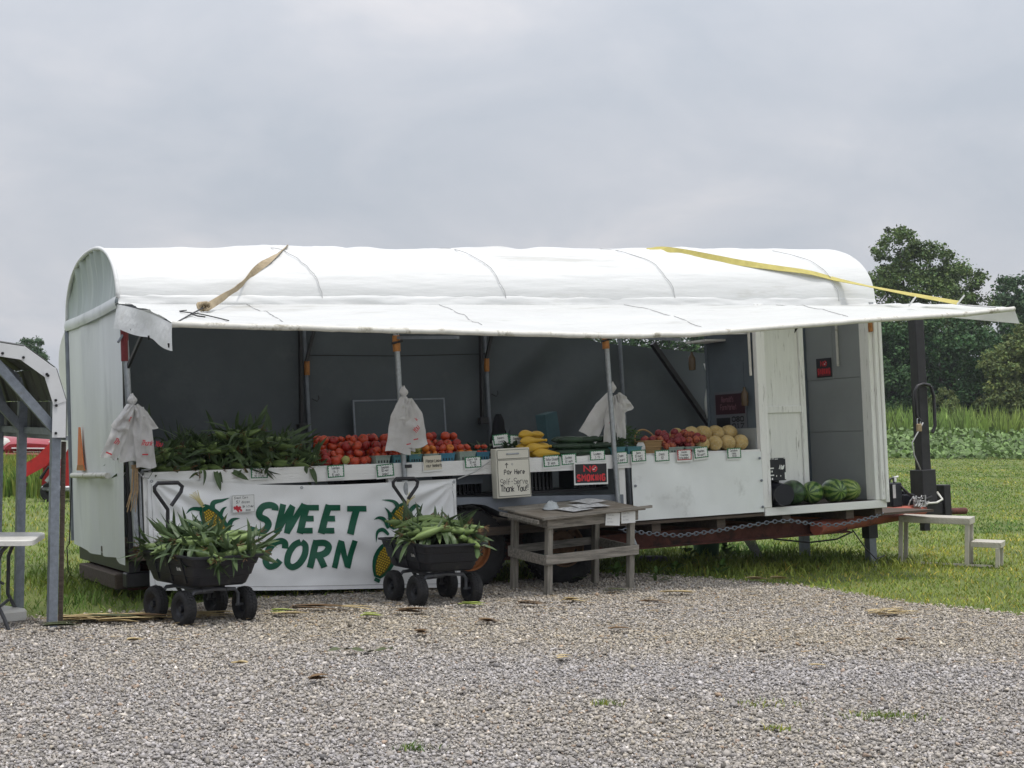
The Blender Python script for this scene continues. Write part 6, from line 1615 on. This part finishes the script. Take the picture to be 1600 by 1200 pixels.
# watermelons on the deck
def melon_mat(name, dark, light, n=9):
    m = bpy.data.materials.new(name); m.use_nodes = True; t = m.node_tree; N = t.nodes; Lk = t.links
    bs = N['Principled BSDF']; bs.inputs['Roughness'].default_value = .3
    tc_ = N.new('ShaderNodeTexCoord'); sp_ = N.new('ShaderNodeSeparateXYZ'); Lk.new(tc_.outputs['Object'], sp_.inputs[0])
    at = N.new('ShaderNodeMath'); at.operation = 'ARCTAN2'; Lk.new(sp_.outputs[2], at.inputs[0]); Lk.new(sp_.outputs[1], at.inputs[1])
    nz = N.new('ShaderNodeTexNoise'); nz.inputs['Scale'].default_value = 4.5; nz.inputs['Detail'].default_value = 6; Lk.new(tc_.outputs['Object'], nz.inputs['Vector'])
    mu = N.new('ShaderNodeMath'); mu.operation = 'MULTIPLY'; mu.inputs[1].default_value = n; Lk.new(at.outputs[0], mu.inputs[0])
    ml = N.new('ShaderNodeMath'); ml.operation = 'MULTIPLY_ADD'; ml.inputs[1].default_value = 5.0; Lk.new(nz.outputs[0], ml.inputs[0]); Lk.new(mu.outputs[0], ml.inputs[2])
    si = N.new('ShaderNodeMath'); si.operation = 'SINE'; Lk.new(ml.outputs[0], si.inputs[0])
    rp = N.new('ShaderNodeValToRGB'); rp.color_ramp.elements[0].position = .40; rp.color_ramp.elements[0].color = dark + (1,); rp.color_ramp.elements[1].position = .62; rp.color_ramp.elements[1].color = light + (1,)
    mr = N.new('ShaderNodeMapRange'); mr.inputs[1].default_value = -1; mr.inputs[2].default_value = 1; Lk.new(si.outputs[0], mr.inputs[0]); Lk.new(mr.outputs[0], rp.inputs[0])
    Lk.new(rp.outputs[0], bs.inputs['Base Color']); return m
m_wm = [melon_mat('striped_melon_rind', (.025, .075, .016), (.17, .26, .065)), melon_mat('pale_melon_rind', (.07, .14, .025), (.28, .36, .10), 11), melon_mat('dark_melon_rind', (.012, .035, .012), (.035, .08, .025), 8)]
def melon_mesh(m, ln):
    b = MB(); n = 24; rows = 16; vs = []
    for i in range(rows+1):
        ph = pi*i/rows; rr = max(.015, sin(ph)**.85); x = -cos(ph)*ln
        for k in range(n): t = 2*pi*k/n; vs.append((x, rr*cos(t), rr*sin(t)))
    b.add(vs, [(i*n+k, i*n+(k+1) % n, (i+1)*n+(k+1) % n, (i+1)*n+k) for i in range(rows) for k in range(n)] + [tuple(reversed(range(n))), tuple(range(rows*n, rows*n+n))])
    b.tube([(ln - .01, 0, 0), (ln + .10, .03, .04)], .05, 6)
    return b.mesh('watermelon', m, 179)
WM = [melon_mesh(m_wm[0], 1.45), melon_mesh(m_wm[1], 1.35), melon_mesh(m_wm[2], 1.5)]
for (u, v, r, rz, kd, lab) in ((6.70, .16, .128, radians(60), 2, 'dark green watermelon right of the black pail'), (6.97, .20, .115, radians(40), 0, 'striped watermelon third from the right'), (7.20, .14, .122, radians(-105), 0, 'boldly striped watermelon, second from the right'), (7.43, .22, .115, radians(-80), 1, 'pale green striped watermelon nearest the end wall'), (6.98, .55, .115, radians(20), 1, 'watermelon lying behind the front row by the white door'), (6.73, .50, .11, radians(100), 0, 'watermelon at the back behind the dark green one')):
    inst('watermelon', WM[kd], onT(u, v, r + .002, rz) @ Matrix.Rotation(rnd.uniform(0, 6), 4, 'X') @ Matrix.Scale(r, 4), lab, 'watermelon', 'watermelons on the deck')
# black pail lying on its side / black panel with white print
m_blackp = mat('black_plastic', (.010, .011, .017), .35, .2, 9)
pl_ = tag(empty('black_pail', onT(6.43, .06, .128)), 'big black tub lying on its side at the doorway floor', 'tub')
b = MB(); b.lathe([(.001, .17), (.105, .17), (.125, -.08), (.13, -.085), (.122, -.09), (.10, .15), (.001, .155)], 28, 'y', (.0, 0, 0)); ob = b.build('tub_body', m_blackp, pl_, 40); ob.rotation_euler = (0, 0, radians(170))
cr = tag(empty('printed_crate', onT(6.31, .03, .265)), 'black box with white printing above the watermelons', 'box')
b = MB(); b.box((0, 0, 0), (.225, .13, .225), .006); b.build('box_body', m_blackp, cr)
b = MB(); b.box((-.0, .115, -.26), (.22, .128, -.002), .004); b.build('box_base', m_blackp, cr)
fn = card_fn(ID); b = MB()
for (x, y, w_, h_) in ((.02, .215, .03, .008), (.06, .215, .02, .008), (.09, .212, .04, .007), (.2, .215, .035, .006), (.02, .16, .008, .04), (.025, .12, .05, .012), (.02, .085, .015, .018), (.045, .085, .015, .018), (.025, .05, .05, .012), (.02, .01, .015, .02), (.045, .01, .015, .02), (.1, .04, .01, .015), (.15, .04, .01, .012)): ribbon(b, [(x, y + h_/2), (x + w_, y + h_/2)], h_, fn, .0015)
ribbon(b, [(.215, .01), (.215, .08)], .02, fn, .0015); write(b, 'Nwd', .14, .115, .04, fn, .011, .3, .03, .6, off=.0016)
b.build('white_print', m_paper, cr)
# crates under the counter
def crate_parts(M_, label):
    r_ = tag(empty('plastic_crate', M_), label, 'crate', 'black crates under the counter')
    b = MB(); b.box((0, .02, 0), (.34, .3, .02)); b.build('base', m_blackp, r_)
    for k in range(9):
        b = MB(); x = .01 + k*.04; b.box((x, 0, .0), (x + .02, .02, .24)); b.build('slat', m_blackp, r_)
    b = MB(); b.box((0, -.004, .22), (.35, .024, .27)); b.box((0, .28, 0), (.35, .3, .27)); b.box((-.004, .0, 0), (.016, .3, .265)); b.box((.335, .0, 0), (.355, .3, .265)); b.build('rim', m_blackp, r_)
crate_parts(onT(2.92, .26, .30), 'black slatted crate under the counter left of the pay box')
crate_parts(onT(3.66, .26, .30), 'black slatted crate under the counter right of the pay box')
crate_parts(onT(4.25, .27, .30), 'black slatted crate under the counter behind the no smoking sign')
b = MB(); b.box((2.5, .24, .27), (4.6, .9, .295)); b.build('lower_shelf', m_black, T)
b = MB(); b.box((0, 0, 0), (.30, .02, .16)); o = tag(b.build('grey_carton', mat('dim_grey_card', (.07, .08, .095), .8, .1, 5)), 'dim grey carton with faint print left of the pay box under the counter', 'box'); o.matrix_basis = onT(2.90, .06, .40)
b = MB(); write(b, 'FRE', .12, .09, .03, card_fn(ID), .006, 0, 0, .8, off=.001); b.build('print', m_ink, o)
# amber fly traps hanging
m_amber = mat('amber_bottle', (.075, .05, .028), .25, .2, 5)
for (u, v, w, lab) in ((5.86, .62, 1.56, 'amber bottle trap hanging above the peaches'), (6.14, .12, 1.17, 'small amber bottle trap hanging on the partition corner')):
    h_ = tag(empty('hanging_bottle_trap', onT(u, v, w)), lab, 'bottle trap', 'hanging bottle traps')
    b = MB(); b.lathe([(.001, -.15), (.034, -.145), (.038, -.10), (.037, -.02), (.015, .015), (.012, .04), (.001, .04)], 14); b.build('bottle', m_amber, h_, 60)
    b = MB(); b.tube([(0, 0, .05), (0, 0, .3)], .002, 4); b.build('string', m_cord_black, h_)
# clutter on the overhead shelf
b = MB()
for k in range(7): b.box((5.92 + .04*k, .15 + .08*(k % 3), 1.80 + .02*(k % 2)), (5.92 + .04*k + .07, .28 + .08*(k % 3), 1.88 + .03*(k % 3)), .01)
tag(b.build('shelf_clutter', m_jk), 'dark bundled gear on the shelf under the awning', 'gear').matrix_basis = TM
b = MB(); b.tube([(0, 0, 0), (.02, -.01, -.05), (.0, 0, -.1)], [.004, .018, .002], 6); o = tag(b.build('black_hook_tag', m_cord_black), 'small black hook hanging from the awning before the white door', 'hook'); o.matrix_basis = onT(6.62, -.1, 1.83)
# onion bag
b = MB(); b.grid(lambda s, t: ((.03 + .02*sin(pi*t))*cos(2*pi*s) + .008*N3(s*9, t*5), .03*sin(2*pi*s)*sin(pi*min(1, t + .1)), .11*t), 14, 10)
tag(b.build('crumpled_paper_bag', m_bag, None, 179), 'crumpled white bag left of the wooden basket', 'bag').matrix_basis = onT(4.87, .05, cw(4.9))
# ------------------------------------------------------------------ garden carts
m_poly = mat('black_poly_tub', (.015, .016, .021), .5, .2, 6, bump=.1, bscale=50, spots=(.05, .048, .044), spot_scale=5, spot_at=.64)
m_frame = mat('grey_steel_tube', (.10, .105, .115), .45, .2, 14, spots=(.13, .08, .05), spot_scale=14, spot_at=.66)
ct_tyre = MB(); r, h = .128, .045
ct_tyre.lathe([(.062, -h*.6), (.08, -h*.95), (.108, -h), (.122, -h*.75), (r, -h*.3), (r, h*.3), (.122, h*.75), (.108, h), (.08, h*.95), (.062, h*.6)], 30, 'y')
for k in range(30):
    for q in (-1, 0, 1):
        ct_tyre.T = Matrix.Rotation(2*pi*(k + .5*(q % 2))/30, 4, 'Y'); y0 = q*.022
        ct_tyre.box((r - .006 - (.003 if q else 0), y0 - .009, -.008), (r + .005 - (.004 if q else 0), y0 + .009, .008))
ct_tyre.T = None
ct_tyre_me = ct_tyre.mesh('cart_tyre', m_tyre, 50)
ct_rim = MB(); ct_rim.lathe([(.064, -h*.62), (.06, -h*.5), (.045, -h*.2), (.025, -h*.25), (.022, -h*.75), (.001, -h*.78)], 18, 'y'); ct_rim.lathe([(.064, h*.62), (.045, h*.2), (.001, h*.3)], 18, 'y')
ct_rim_me = ct_rim.mesh('cart_rim', m_poly, 40)
def garden_cart(x, y, ang, label):
    """Local x across the axle, y along the cart towards the handle (far) end."""
    c = tag(empty('garden_cart', onG(x, y, ang)), label, 'cart', 'black garden dump carts of corn')
    b = MB(); K = []                      # tub: rounded-rectangle sections, stepped sides
    def rsec(hx, hy, z, r=.06, n=4):
        out = []
        for (sx, sy, a0) in ((1, 1, 0), (-1, 1, pi/2), (-1, -1, pi), (1, -1, 1.5*pi)):
            out += [(sx*(hx - r) + r*cos(a0 + pi/2*i/n), sy*(hy - r) + r*sin(a0 + pi/2*i/n) + .02, z) for i in range(n+1)]
        return out
    secs = [(.205, .30, .285, .04), (.222, .325, .30, .05), (.238, .35, .36, .05), (.247, .358, .365, .05), (.262, .382, .44, .05), (.270, .39, .445, .05), (.282, .408, .495, .05), (.305, .43, .50, .05), (.305, .43, .515, .05), (.275, .40, .515, .05), (.25, .37, .44, .05), (.21, .32, .33, .05)]
    vs = []; n_ = 20
    for (hx, hy, z, r_) in secs: vs += rsec(hx, hy, z, r_)
    b.add(vs, [(i*n_+k, i*n_+(k+1) % n_, (i+1)*n_+(k+1) % n_, (i+1)*n_+k) for i in range(len(secs)-1) for k in range(n_)] + [tuple(reversed(range(n_))), tuple(range((len(secs)-1)*n_, len(secs)*n_))])
    tub = b.build('tub', m_poly, c, 35)
    for sx in (-1, 1):
        for yy in (-.2, 0, .2):
            b = MB(); b.bar((sx*.228, yy + .02, .31), (sx*.285, yy + .02, .49), .03, .012, (sx, 0, .2)); b.build('side_rib', m_poly, tub)
    # logo on the left long side
    b = MB(); nx_ = Vector((-1, 0, -.28)).normalized()
    def lf(X, Y, l): return (-.252 - .33*(Y - .02)*.9 - .012 - l, -.10 - X, .40 + Y)
    write(b, 'Gorilla', 0.0, .0, .022, lf, .0042, .1, 0, .68); b.build('logo', m_paper, tub)
    for yy in (-.20, .21):
        ax = 'rear' if yy < 0 else 'front'
        b = MB(); b.tube([(-.20, yy, .128), (-.20, yy, .21), (-.17, yy, .245), (0, yy, .255), (.17, yy, .245), (.20, yy, .21), (.20, yy, .128)], .0145, 8); b.build('axle_arch', m_frame, c, 60)
        for sx in (-1, 1):
            wh = empty('wheel', Matrix.Translation((sx*.255, yy, .128)) @ Matrix.Rotation(0 if sx < 0 else pi, 4, 'Z') @ Matrix.Rotation(-pi/2, 4, 'Z')); wh.parent = c
            wh.matrix_basis = Matrix.Translation((sx*.255, yy, .128)) @ Matrix.Rotation(pi/2 if sx > 0 else -pi/2, 4, 'Z')
            link('tyre', ct_tyre_me, wh); link('rim', ct_rim_me, wh)
            b = MB(); b.tube([(sx*.18, yy, .128), (sx*.26, yy, .128)], .010, 6); b.build('axle_stub', m_frame, c)
    for sx in (-.1, .1):
        b = MB(); b.tube([(sx, -.22, .25), (sx, .24, .25)], .013, 8); b.build('frame_rail', m_frame, c)
    b = MB(); b.bar((0, -.1, .24), (.0, .15, .2), .10, .05); b.build('dump_latch', m_frame, c)
    # pull handle: stem from the front axle, bent steel loop
    hd = [(0, .25, .16), (0, .46, .30), (0, .50, .55), (.0, .51, .76), (.0, .51, .80), (-.115, .51, .945), (-.118, .51, .975), (-.09, .51, 1.005), (.085, .51, 1.005), (.122, .51, .975), (.112, .51, .935), (.03, .51, .83)]
    b = MB(); b.tube(hd, .0155, 8); b.build('pull_handle', m_black, c, 70)
    return c
A1, A2 = radians(42), radians(32)
garden_cart(-2.30, 11.33, A1, 'black garden cart of corn at the left end of the banner')
garden_cart(-.635, 12.60, A2, 'black garden cart of corn at the right end of the banner')
for (x, y, a, nm, frac, cnt) in ((-2.30, 11.33, A1, 'left', .10, 74), (-.635, 12.60, A2, 'right', .55, 66)):
    M0 = onG(x, y, a)
    for k in range(cnt):
        px_, py_ = rnd.uniform(-.25, .25), rnd.uniform(-.36, .40); dome = .17*(1 - (px_/.34)**2)*(1 - ((py_ - .02)/.52)**2)
        z = .47 + dome*rnd.uniform(.35, 1.0)
        clean = rnd.random() < frac
        me = rnd.choice(EARS_CLEAN if clean else (EARS_LEAFY if rnd.random() < .5 else EARS))
        rz = (rnd.uniform(-.5, .5) - a + (.25 if rnd.random() < .7 else 3.3)) if clean else rnd.uniform(0, 2*pi)
        z += .075 if clean else 0
        inst('corn_ear', me, M0 @ Matrix.Translation((px_, py_, z)) @ rotm(rz, rnd.uniform(-.35, .25), rnd.uniform(0, 6)) @ Matrix.Translation((-.10, 0, 0)), ('plump pale green corn ear on top of the ' if clean else 'leafy corn ear in the ') + nm + ' garden cart, ' + ('toward its handle' if py_ > .08 else ('at its near end' if py_ < -.15 else 'in its middle')), 'corn ear', 'corn ears in the ' + nm + ' cart' + (' on top' if clean else ''))
    for k in range(44):              # leaves spilling over the rim all round
        t = 2*pi*k/44 + rnd.uniform(-.1, .1); d = Vector((cos(t), sin(t)*1.2, rnd.uniform(.1, .9)))
        b = MB(); leaf_strip(b, (0, 0, 0), d, (0, 0, 1), rnd.uniform(.14, .30), rnd.uniform(.032, .058), rnd.uniform(1.4, 3.4), 8, .3)
        o = tag(b.build('corn_leaf', m_leafd if k % 5 else m_husk), 'long green corn leaf spilling over the rim of the ' + nm + ' garden cart', 'corn leaf', 'leaves spilling over the ' + nm + ' cart')
        o.matrix_basis = M0 @ Matrix.Translation((.20*cos(t)*(q_ := rnd.uniform(.3, 1.0)), .30*sin(t)*q_ + .02, .52 + (1 - q_)*.16 + rnd.uniform(0, .05)))

# ------------------------------------------------------------------ weathered wooden table
m_gw = mat('weathered_grey_wood', (.19, .175, .15), .9, .3, 5, c2=(.30, .275, .235), stretch=(.8, 10, 10), bump=.5, bscale=30, spots=(.10, .085, .07), spot_scale=4, spot_at=.62)
m_gwv = mat('weathered_grey_wood_upright', (.18, .165, .14), .9, .3, 5, c2=(.28, .26, .22), stretch=(10, 10, .8), bump=.5, bscale=30)
m_gtop = mat('worn_plywood_top', (.20, .16, .115), .9, .3, 2.5, c2=(.26, .235, .20), bump=.3, bscale=30)
tb = tag(empty('wooden_table', onG(.335, 13.18, radians(36))), 'weathered grey wooden table standing in front of the trailer wheels', 'table')
LX, LY = .93, .50
def lift(o):
    for v in o.data.vertices:
        if v.co.z > .05: v.co.z += .015 + .045*v.co.x/LX + .035*v.co.y/LY
    return o
for (x, y, t) in ((0, 0, .0), (LX, 0, 0), (-.0, LY, .0), (LX, LY, 0)):
    b = MB(); b.box((x - .028, y - .028, 0), (x + .028, y + .028, .645), .004); lift(b.build('leg', m_gwv, tb))
for (a, c_) in (((-.05, -.046, .57), (LX + .05, -.034, .66)), ((-.05, LY + .034, .57), (LX + .05, LY + .046, .66)), ((-.046, -.033, .575), (-.034, LY + .033, .655)), ((LX + .034, -.033, .575), (LX + .046, LY + .033, .655))):
    b = MB(); b.box(a, c_, .002); lift(b.build('apron_board', m_gw, tb))
for (a, c_) in (((-.06, -.05, .26), (LX + .06, -.033, .345)), ((-.04, LY + .033, .27), (LX + .04, LY + .05, .34)), ((-.05, -.032, .25), (-.033, LY + .032, .335)), ((LX + .033, -.032, .25), (LX + .05, LY + .032, .335))):
    b = MB(); b.box(a, c_, .002); lift(b.build('stretcher_board', m_gw, tb))
b = MB(); b.box((-.13, -.09, .662), (LX + .10, .33, .68), .003); lift(b.build('top_sheet', m_gtop, tb))
b = MB(); b.box((-.10, .335, .661), (LX + .13, .62, .679), .003); lift(b.build('top_sheet', m_gw, tb))
b = MB(); b.bar((-.14, -.10, .672), (LX + .16, -.10, .690), .025, .022); lift(b.build('edge_strip', m_gw, tb))
b = MB(); b.bar((-.16, -.06, .64), (-.15, .52, .64), .018, .03); lift(b.build('side_strip', m_gw, tb))
b = MB(); b.box((.05, .05, .30), (.85, .45, .312)); b.build('shelf', mat('green_shelf_mat', (.03, .07, .05), .9, .2, 9), tb)
for k, (x, y, rz, wd, lab) in enumerate(((.38, .12, .2, .30, 'sheet of newspaper at the front of the wooden table'), (.60, .20, -.1, .34, 'sheet of newspaper at the middle of the wooden table'), (.75, .40, .3, .3, 'sheet of newspaper at the back of the wooden table'))):
    b = MB(); b.grid(lambda s, t: (wd*(s - .5), .22*(t - .5), .004 + .008*sin(5*s + k)*sin(3*t) + .004), 10, 6)
    tag(b.build('newspaper', mat('newsprint_%d' % k, (.42, .43, .43), .8, .25, 25, c2=(.6, .6, .6))), lab, 'paper', 'newspapers on the wooden table').matrix_basis = onG(.335, 13.18, radians(36)) @ Matrix.Translation((x, y, .702 + .045*x/LX + .035*y/LY + .003*k)) @ Matrix.Rotation(-.048, 4, 'Y') @ Matrix.Rotation(.07, 4, 'X') @ Matrix.Rotation(rz, 4, 'Z')
b = MB(); b.grid(lambda s, t: (.09*cos(2*pi*s)*(1 - t) + .02*N3(s*5, t*5), .06*sin(2*pi*s)*(1 - t), .07*sin(t*pi*.6) + .02*N3(s*7, t*4, 2)), 16, 8)
tag(b.build('clear_plastic_bag', mat('cloudy_plastic', (.42, .45, .46), .25, .15, 15), None, 179), 'crumpled clear plastic bag on the wooden table', 'plastic bag').matrix_basis = onG(.335, 13.18, radians(36)) @ Matrix.Translation((.22, .26, .726))
for (x, tl, lab) in ((.585, .05, 'white handwritten note pinned on the table front, left one'), (.77, -.03, 'white handwritten note pinned on the table front, right one')):
    r_ = tag(empty('table_note', onG(.335, 13.18, radians(36)) @ Matrix.Translation((x, -.058, .565 + .045*x/LX)) @ Matrix.Rotation(tl, 4, 'Y')), lab, 'note', 'notes pinned on the table')
    flat_card(r_, .165, .115, m_paper, .0015)
    b = MB(); fn = card_fn(ID)
    for i, t in enumerate(('Please leave', 'money in', 'box thanks')): write(b, t, .018, .085 - .03*i, .015, fn, .0013, .1, .08, .7, off=.002)
    b.build('handwriting', m_cord, r_)
# trailer support stand seen behind the table
b = MB(); b.tube([(4.62, .05, .10), (4.64, .0, -.05), (4.70, -.02, -.2), (4.74, -.02, -.3)], .018, 8); b.build('bent_prop', m_galv, T, 60)

# ------------------------------------------------------------------ aluminium step stand by the tongue
m_alu = mat('weathered_aluminium', (.50, .47, .41), .55, .12, 10, metal=.3)
def diamond(name, M_parent, x0, x1, y0, y1, z, t):
    b = MB(); b.box((x0, y0, z - t), (x1, y1, z), .003); o = b.build(name, m_alu, M_parent)
    b = MB()
    k = 0; x = x0 + .02
    while x < x1 - .02:
        for q in range(2 if t > .06 else 1):
            zc = z - t*(.3 + .42*q); s_ = 1
            b.bar((x, y0 - .003, zc + .014), (x + .022, y0 - .003, zc - .008), .006, .006, (0, 1, 0))
        x += .044
    b.build('tread_pattern', m_alu, o)
st = tag(empty('step_stand', onG(4.245, 16.52, radians(-24))), 'weathered aluminium two level step stand on the grass by the tongue', 'steps')
diamond('top_step', st, -.02, .73, -.02, .38, .52, .07)
diamond('lower_step', st, .74, 1.05, -.01, .36, .275, .06)
for (x, y, z1) in ((.0, .01, .45), (.695, .01, .45), (.0, .35, .45), (.695, .35, .45), (1.01, .01, .215), (1.01, .34, .215)):
    b = MB(); b.box((x - .022, y - .022, 0), (x + .022, y + .022, z1), .003); b.build('leg', m_alu, st)
b = MB(); b.bar((.0, .01, .02), (.96, .01, .02), .02, .02); b.build('foot_rail', m_alu, st)
# black power tool / battery can beside the tongue
jc = tag(empty('black_canister', onT(8.66, .98, -.15)), 'black plastic canister with a white cap standing on the tongue', 'canister')
b = MB(); b.box((0, 0, 0), (.15, .16, .27), .012); b.build('body', m_blackp, jc)
b = MB(); b.tube([(.03, .08, .27), (.05, .08, .32), (.09, .08, .32), (.10, .08, .27)], .012, 6); b.build('carry_handle', m_blackp, jc, 60)
b = MB(); b.tube([(.11, .08, .28), (.11, .08, .34)], .022, 8); b.tube([(.11, .08, .33), (.16, .08, .335)], .012, 6); b.build('cap', m_paper, jc, 60)
b = MB(); b.box((.01, -.002, .10), (.05, -.0005, .25)); b.build('label_strip', m_cord, jc)
b = MB(); b.box((0, 0, 0), (.18, .14, .13), .015); b.box((.02, .02, .13), (.1, .1, .17), .01)
tag(b.build('battery', m_blackp), 'low black battery between the canister and the jack post', 'battery').matrix_basis = onT(8.83, 1.0, -.145)
# green bucket and bundled stakes beneath the trailer
bu = tag(empty('green_bucket', onG(2.22, 17.2)), 'dark green bucket standing in the shade beneath the trailer', 'bucket')
b = MB(); b.lathe([(.001, .003), (.14, .003), (.165, .33), (.172, .33), (.172, .30)], 24); b.build('pail', mat('dark_green_plastic', (.02, .075, .03), .4, .2, 6), bu, 50)
b = MB()
for k in range(7): b.tube([(2.52 + .012*k, 17.1, .42 - .01*k), (2.62 + .02*k, 17.05, .2), (2.75 + .012*k, 17.0, .01)], .008, 5)
tag(b.build('leaning_stakes', m_cord), 'bundle of thin pale stakes leaning right of the green bucket', 'stakes')
b = MB(); b.box((-.14, -.1, 0), (.14, .1, .06), .02); tag(b.build('flat_stone', mat('grey_block', (.13, .12, .14), .9, .2, 6)), 'flat grey block in the shade left of the green bucket', 'block').matrix_basis = onG(1.55, 16.4, .3)

# ------------------------------------------------------------------ fallen husks and stalks on the gravel
m_dry = mat('dry_husk', (.36, .27, .13), .8, .25, 8, c2=(.45, .36, .19))
m_brown = mat('brown_stalk', (.16, .10, .05), .85, .3, 8)
m_fresh = mat('fresh_husk_piece', (.33, .40, .09), .55, .2, 6)
m_gl = mat('wilted_leaf', (.07, .085, .035), .7, .3, 8)
DEB = [(-1.72, 11.62, .20, .2, m_fresh, 'pale green husk piece right of the left cart'), (-.28, 12.22, .22, .05, m_fresh, 'pale green husk piece below the right cart'), (-1.02, 11.45, .18, .1, m_fresh, 'yellow green husk strip midway between the carts'), (-.95, 9.75, .42, .3, m_gl, 'curled dark green leaf lying alone on the gravel'), (-1.45, 11.85, .5, .05, m_brown, 'long brown stalk between the two carts'), (-1.15, 11.95, .45, -.05, m_dry, 'long dry stalk in front of the banner'), (-1.62, 11.5, .3, .1, m_dry, 'dry straw strip near the left cart'), (-.72, 11.75, .3, .1, m_brown, 'brown stalk below the right cart'), (-3.05, 11.05, .5, .12, m_dry, 'dry husk beside the carport post'), (-2.85, 11.15, .6, .1, m_gl, 'wilted leaf strewn between the carport post and the left cart'), (-2.75, 11.0, .4, .2, m_dry, 'pale husk in front of the left cart'), (-2.6, 11.2, .5, .0, m_brown, 'brown husk near the left cart wheel'), (-3.15, 10.75, .3, .6, m_gl, 'green leaf at the foot of the carport'), (-2.45, 10.1, .12, .4, m_dry, 'small dry husk on the open gravel at left'), (-1.6, 9.2, .1, -.3, m_dry, 'small tan scrap on the open gravel left of centre'), (-1.1, 8.7, .12, .5, m_brown, 'small brown scrap on the open gravel'), (-.6, 10.6, .1, .3, m_brown, 'rusty leaf scrap below the lone curled leaf'), (.55, 12.6, .2, .0, m_dry, 'dry strip right of the table leg'), (.2, 12.3, .25, .1, m_brown, 'brown strip left of the table leg'), (.95, 13.3, .25, .05, m_gl, 'dark strip near the table\'s right leg'), (1.5, 13.2, .35, .02, m_dry, 'dry straw on the gravel right of the table'), (1.25, 12.5, .3, .05, m_brown, 'brown strip on the gravel right of the table'), (2.6, 14.5, .22, .3, m_dry, 'pale husk at the edge of the grass, upper one'), (2.35, 14.35, .2, .1, m_dry, 'pale husk at the edge of the grass, lower one'), (.8, 10.9, .15, .2, m_brown, 'small brown twig right of the centre'), (.35, 9.6, .12, .6, m_dry, 'small dry flake in the middle of the gravel'), (2.75, 10.5, .1, .3, m_brown, 'small brown twig on the right gravel'), (1.9, 9.4, .12, .2, m_dry, 'small dry flake on the right gravel'), (-.1, 11.2, .2, -.1, m_brown, 'short brown stalk in front of the right cart')]
for k, (x, y, ln, a, m, lab) in enumerate(DEB):
    b = MB()
    if m is m_gl and x < 0 and y < 10:
        b.grid(lambda s, t: (ln*(s - .5), .05*(t - .5)*sin(pi*min(1, s + .08)), .02 + .018*sin(s*17)*(t - .3) + .01*sin(s*7)), 30, 4)
    else:
        for q in range(rnd.choice((2, 3, 4))):
            leaf_strip(b, (-ln/2 + rnd.uniform(-.03, .03), rnd.uniform(-.03, .03), .012 + .006*q), (1, rnd.uniform(-.25, .25), rnd.uniform(-.01, .06)), (0, 0, 1), ln*rnd.uniform(.7, 1), rnd.uniform(.03, .06), .08, 5, .3)
    tag(b.build('fallen_husk', m), lab, 'husk', 'fallen husks on the gravel').matrix_basis = onG(x, y, a, .026)
b = MB()
for k in range(22):
    a = rnd.uniform(-.35, .55); leaf_strip(b, (rnd.uniform(-.16, .05), rnd.uniform(-.09, .09), rnd.uniform(.01, .03)), (cos(a), sin(a), rnd.uniform(-.02, .12)), (0, 0, 1), rnd.uniform(.15, .36), rnd.uniform(.012, .03), .1, 4, .3)
tag(b.build('dry_stalk_pile', m_dry), 'small pile of dry stalks on the gravel at right', 'stalks').matrix_basis = onG(2.98, 12.05, .1, .02)
b = MB()
for k in range(130):
    a = rnd.uniform(-.3, .3); leaf_strip(b, (rnd.uniform(-.7, .5), rnd.uniform(-.13, .13), rnd.uniform(.01, .03)), (cos(a), sin(a), rnd.uniform(-.02, .08)), (0, 0, 1), rnd.uniform(.15, .4), rnd.uniform(.015, .035), .1, 4, .3)
tag(b.build('husk_litter', m_dry), 'band of trampled husks between the carport post and the left cart', 'litter', kind='stuff').matrix_basis = onG(-2.75, 11.25, .33, .025)
# small bits of dry chaff
N = 5200
y = np.sqrt(nr.uniform(7.0**2, 13.6**2, N)); x = nr.uniform(-1, 1, N)*.36*y
kk = (y < edge_np(x) - .1) & (nr.random(N) < np.clip((y - 9.0)/3.5, .02, 1)**1.5); x, y = x[kk], y[kk]; n_ = len(x)
a = nr.normal(0, .5, n_); ln = nr.uniform(.015, .09, n_); wd = nr.uniform(.004, .012, n_)
dx, dy = np.cos(a)*ln/2, np.sin(a)*ln/2; ex, ey = -np.sin(a)*wd/2, np.cos(a)*wd/2; z = .030 + nr.uniform(0, .008, n_)
V = np.stack([np.stack([x-dx-ex, y-dy-ey, z], -1), np.stack([x+dx-ex, y+dy-ey, z + .003], -1), np.stack([x+dx+ex, y+dy+ey, z + .003], -1), np.stack([x-dx+ex, y-dy+ey, z], -1)], 1).reshape(-1, 3)
F = (np.array([(0, 1, 2), (0, 2, 3)])[None] + 4*np.arange(n_)[:, None, None]).reshape(-1, 3)
cc = np.repeat(np.clip(nr.normal(1, .4, (n_, 1)), .25, 1.8)*np.array([[1, 1, 1]]), 4, 0)
tag(link('chaff', np_mesh('chaff', V, F, mat('chaff_straw', (.30, .21, .10), .85, .2, 9, attr='tint'), cc)), 'fine dry chaff scattered over the gravel', 'chaff', kind='stuff')

# ------------------------------------------------------------------ thin summer haze
m_haze = bpy.data.materials.new('summer_haze'); m_haze.use_nodes = True
_t = m_haze.node_tree
for _n in list(_t.nodes):
    if _n.type == 'BSDF_PRINCIPLED': _t.nodes.remove(_n)
_pv = _t.nodes.new('ShaderNodeVolumePrincipled')
_pv.inputs['Color'].default_value = (0.90, 0.94, 1.0, 1); _pv.inputs['Density'].default_value = 0.00032
_t.links.new(_pv.outputs[0], [x_ for x_ in _t.nodes if x_.type == 'OUTPUT_MATERIAL'][0].inputs['Volume'])
b = MB(); b.box((-1260, -360, -1.0), (1260, 2160, 16.0)); tag(b.build('haze', m_haze), 'thin pale summer haze over the whole field', 'haze', kind='stuff')
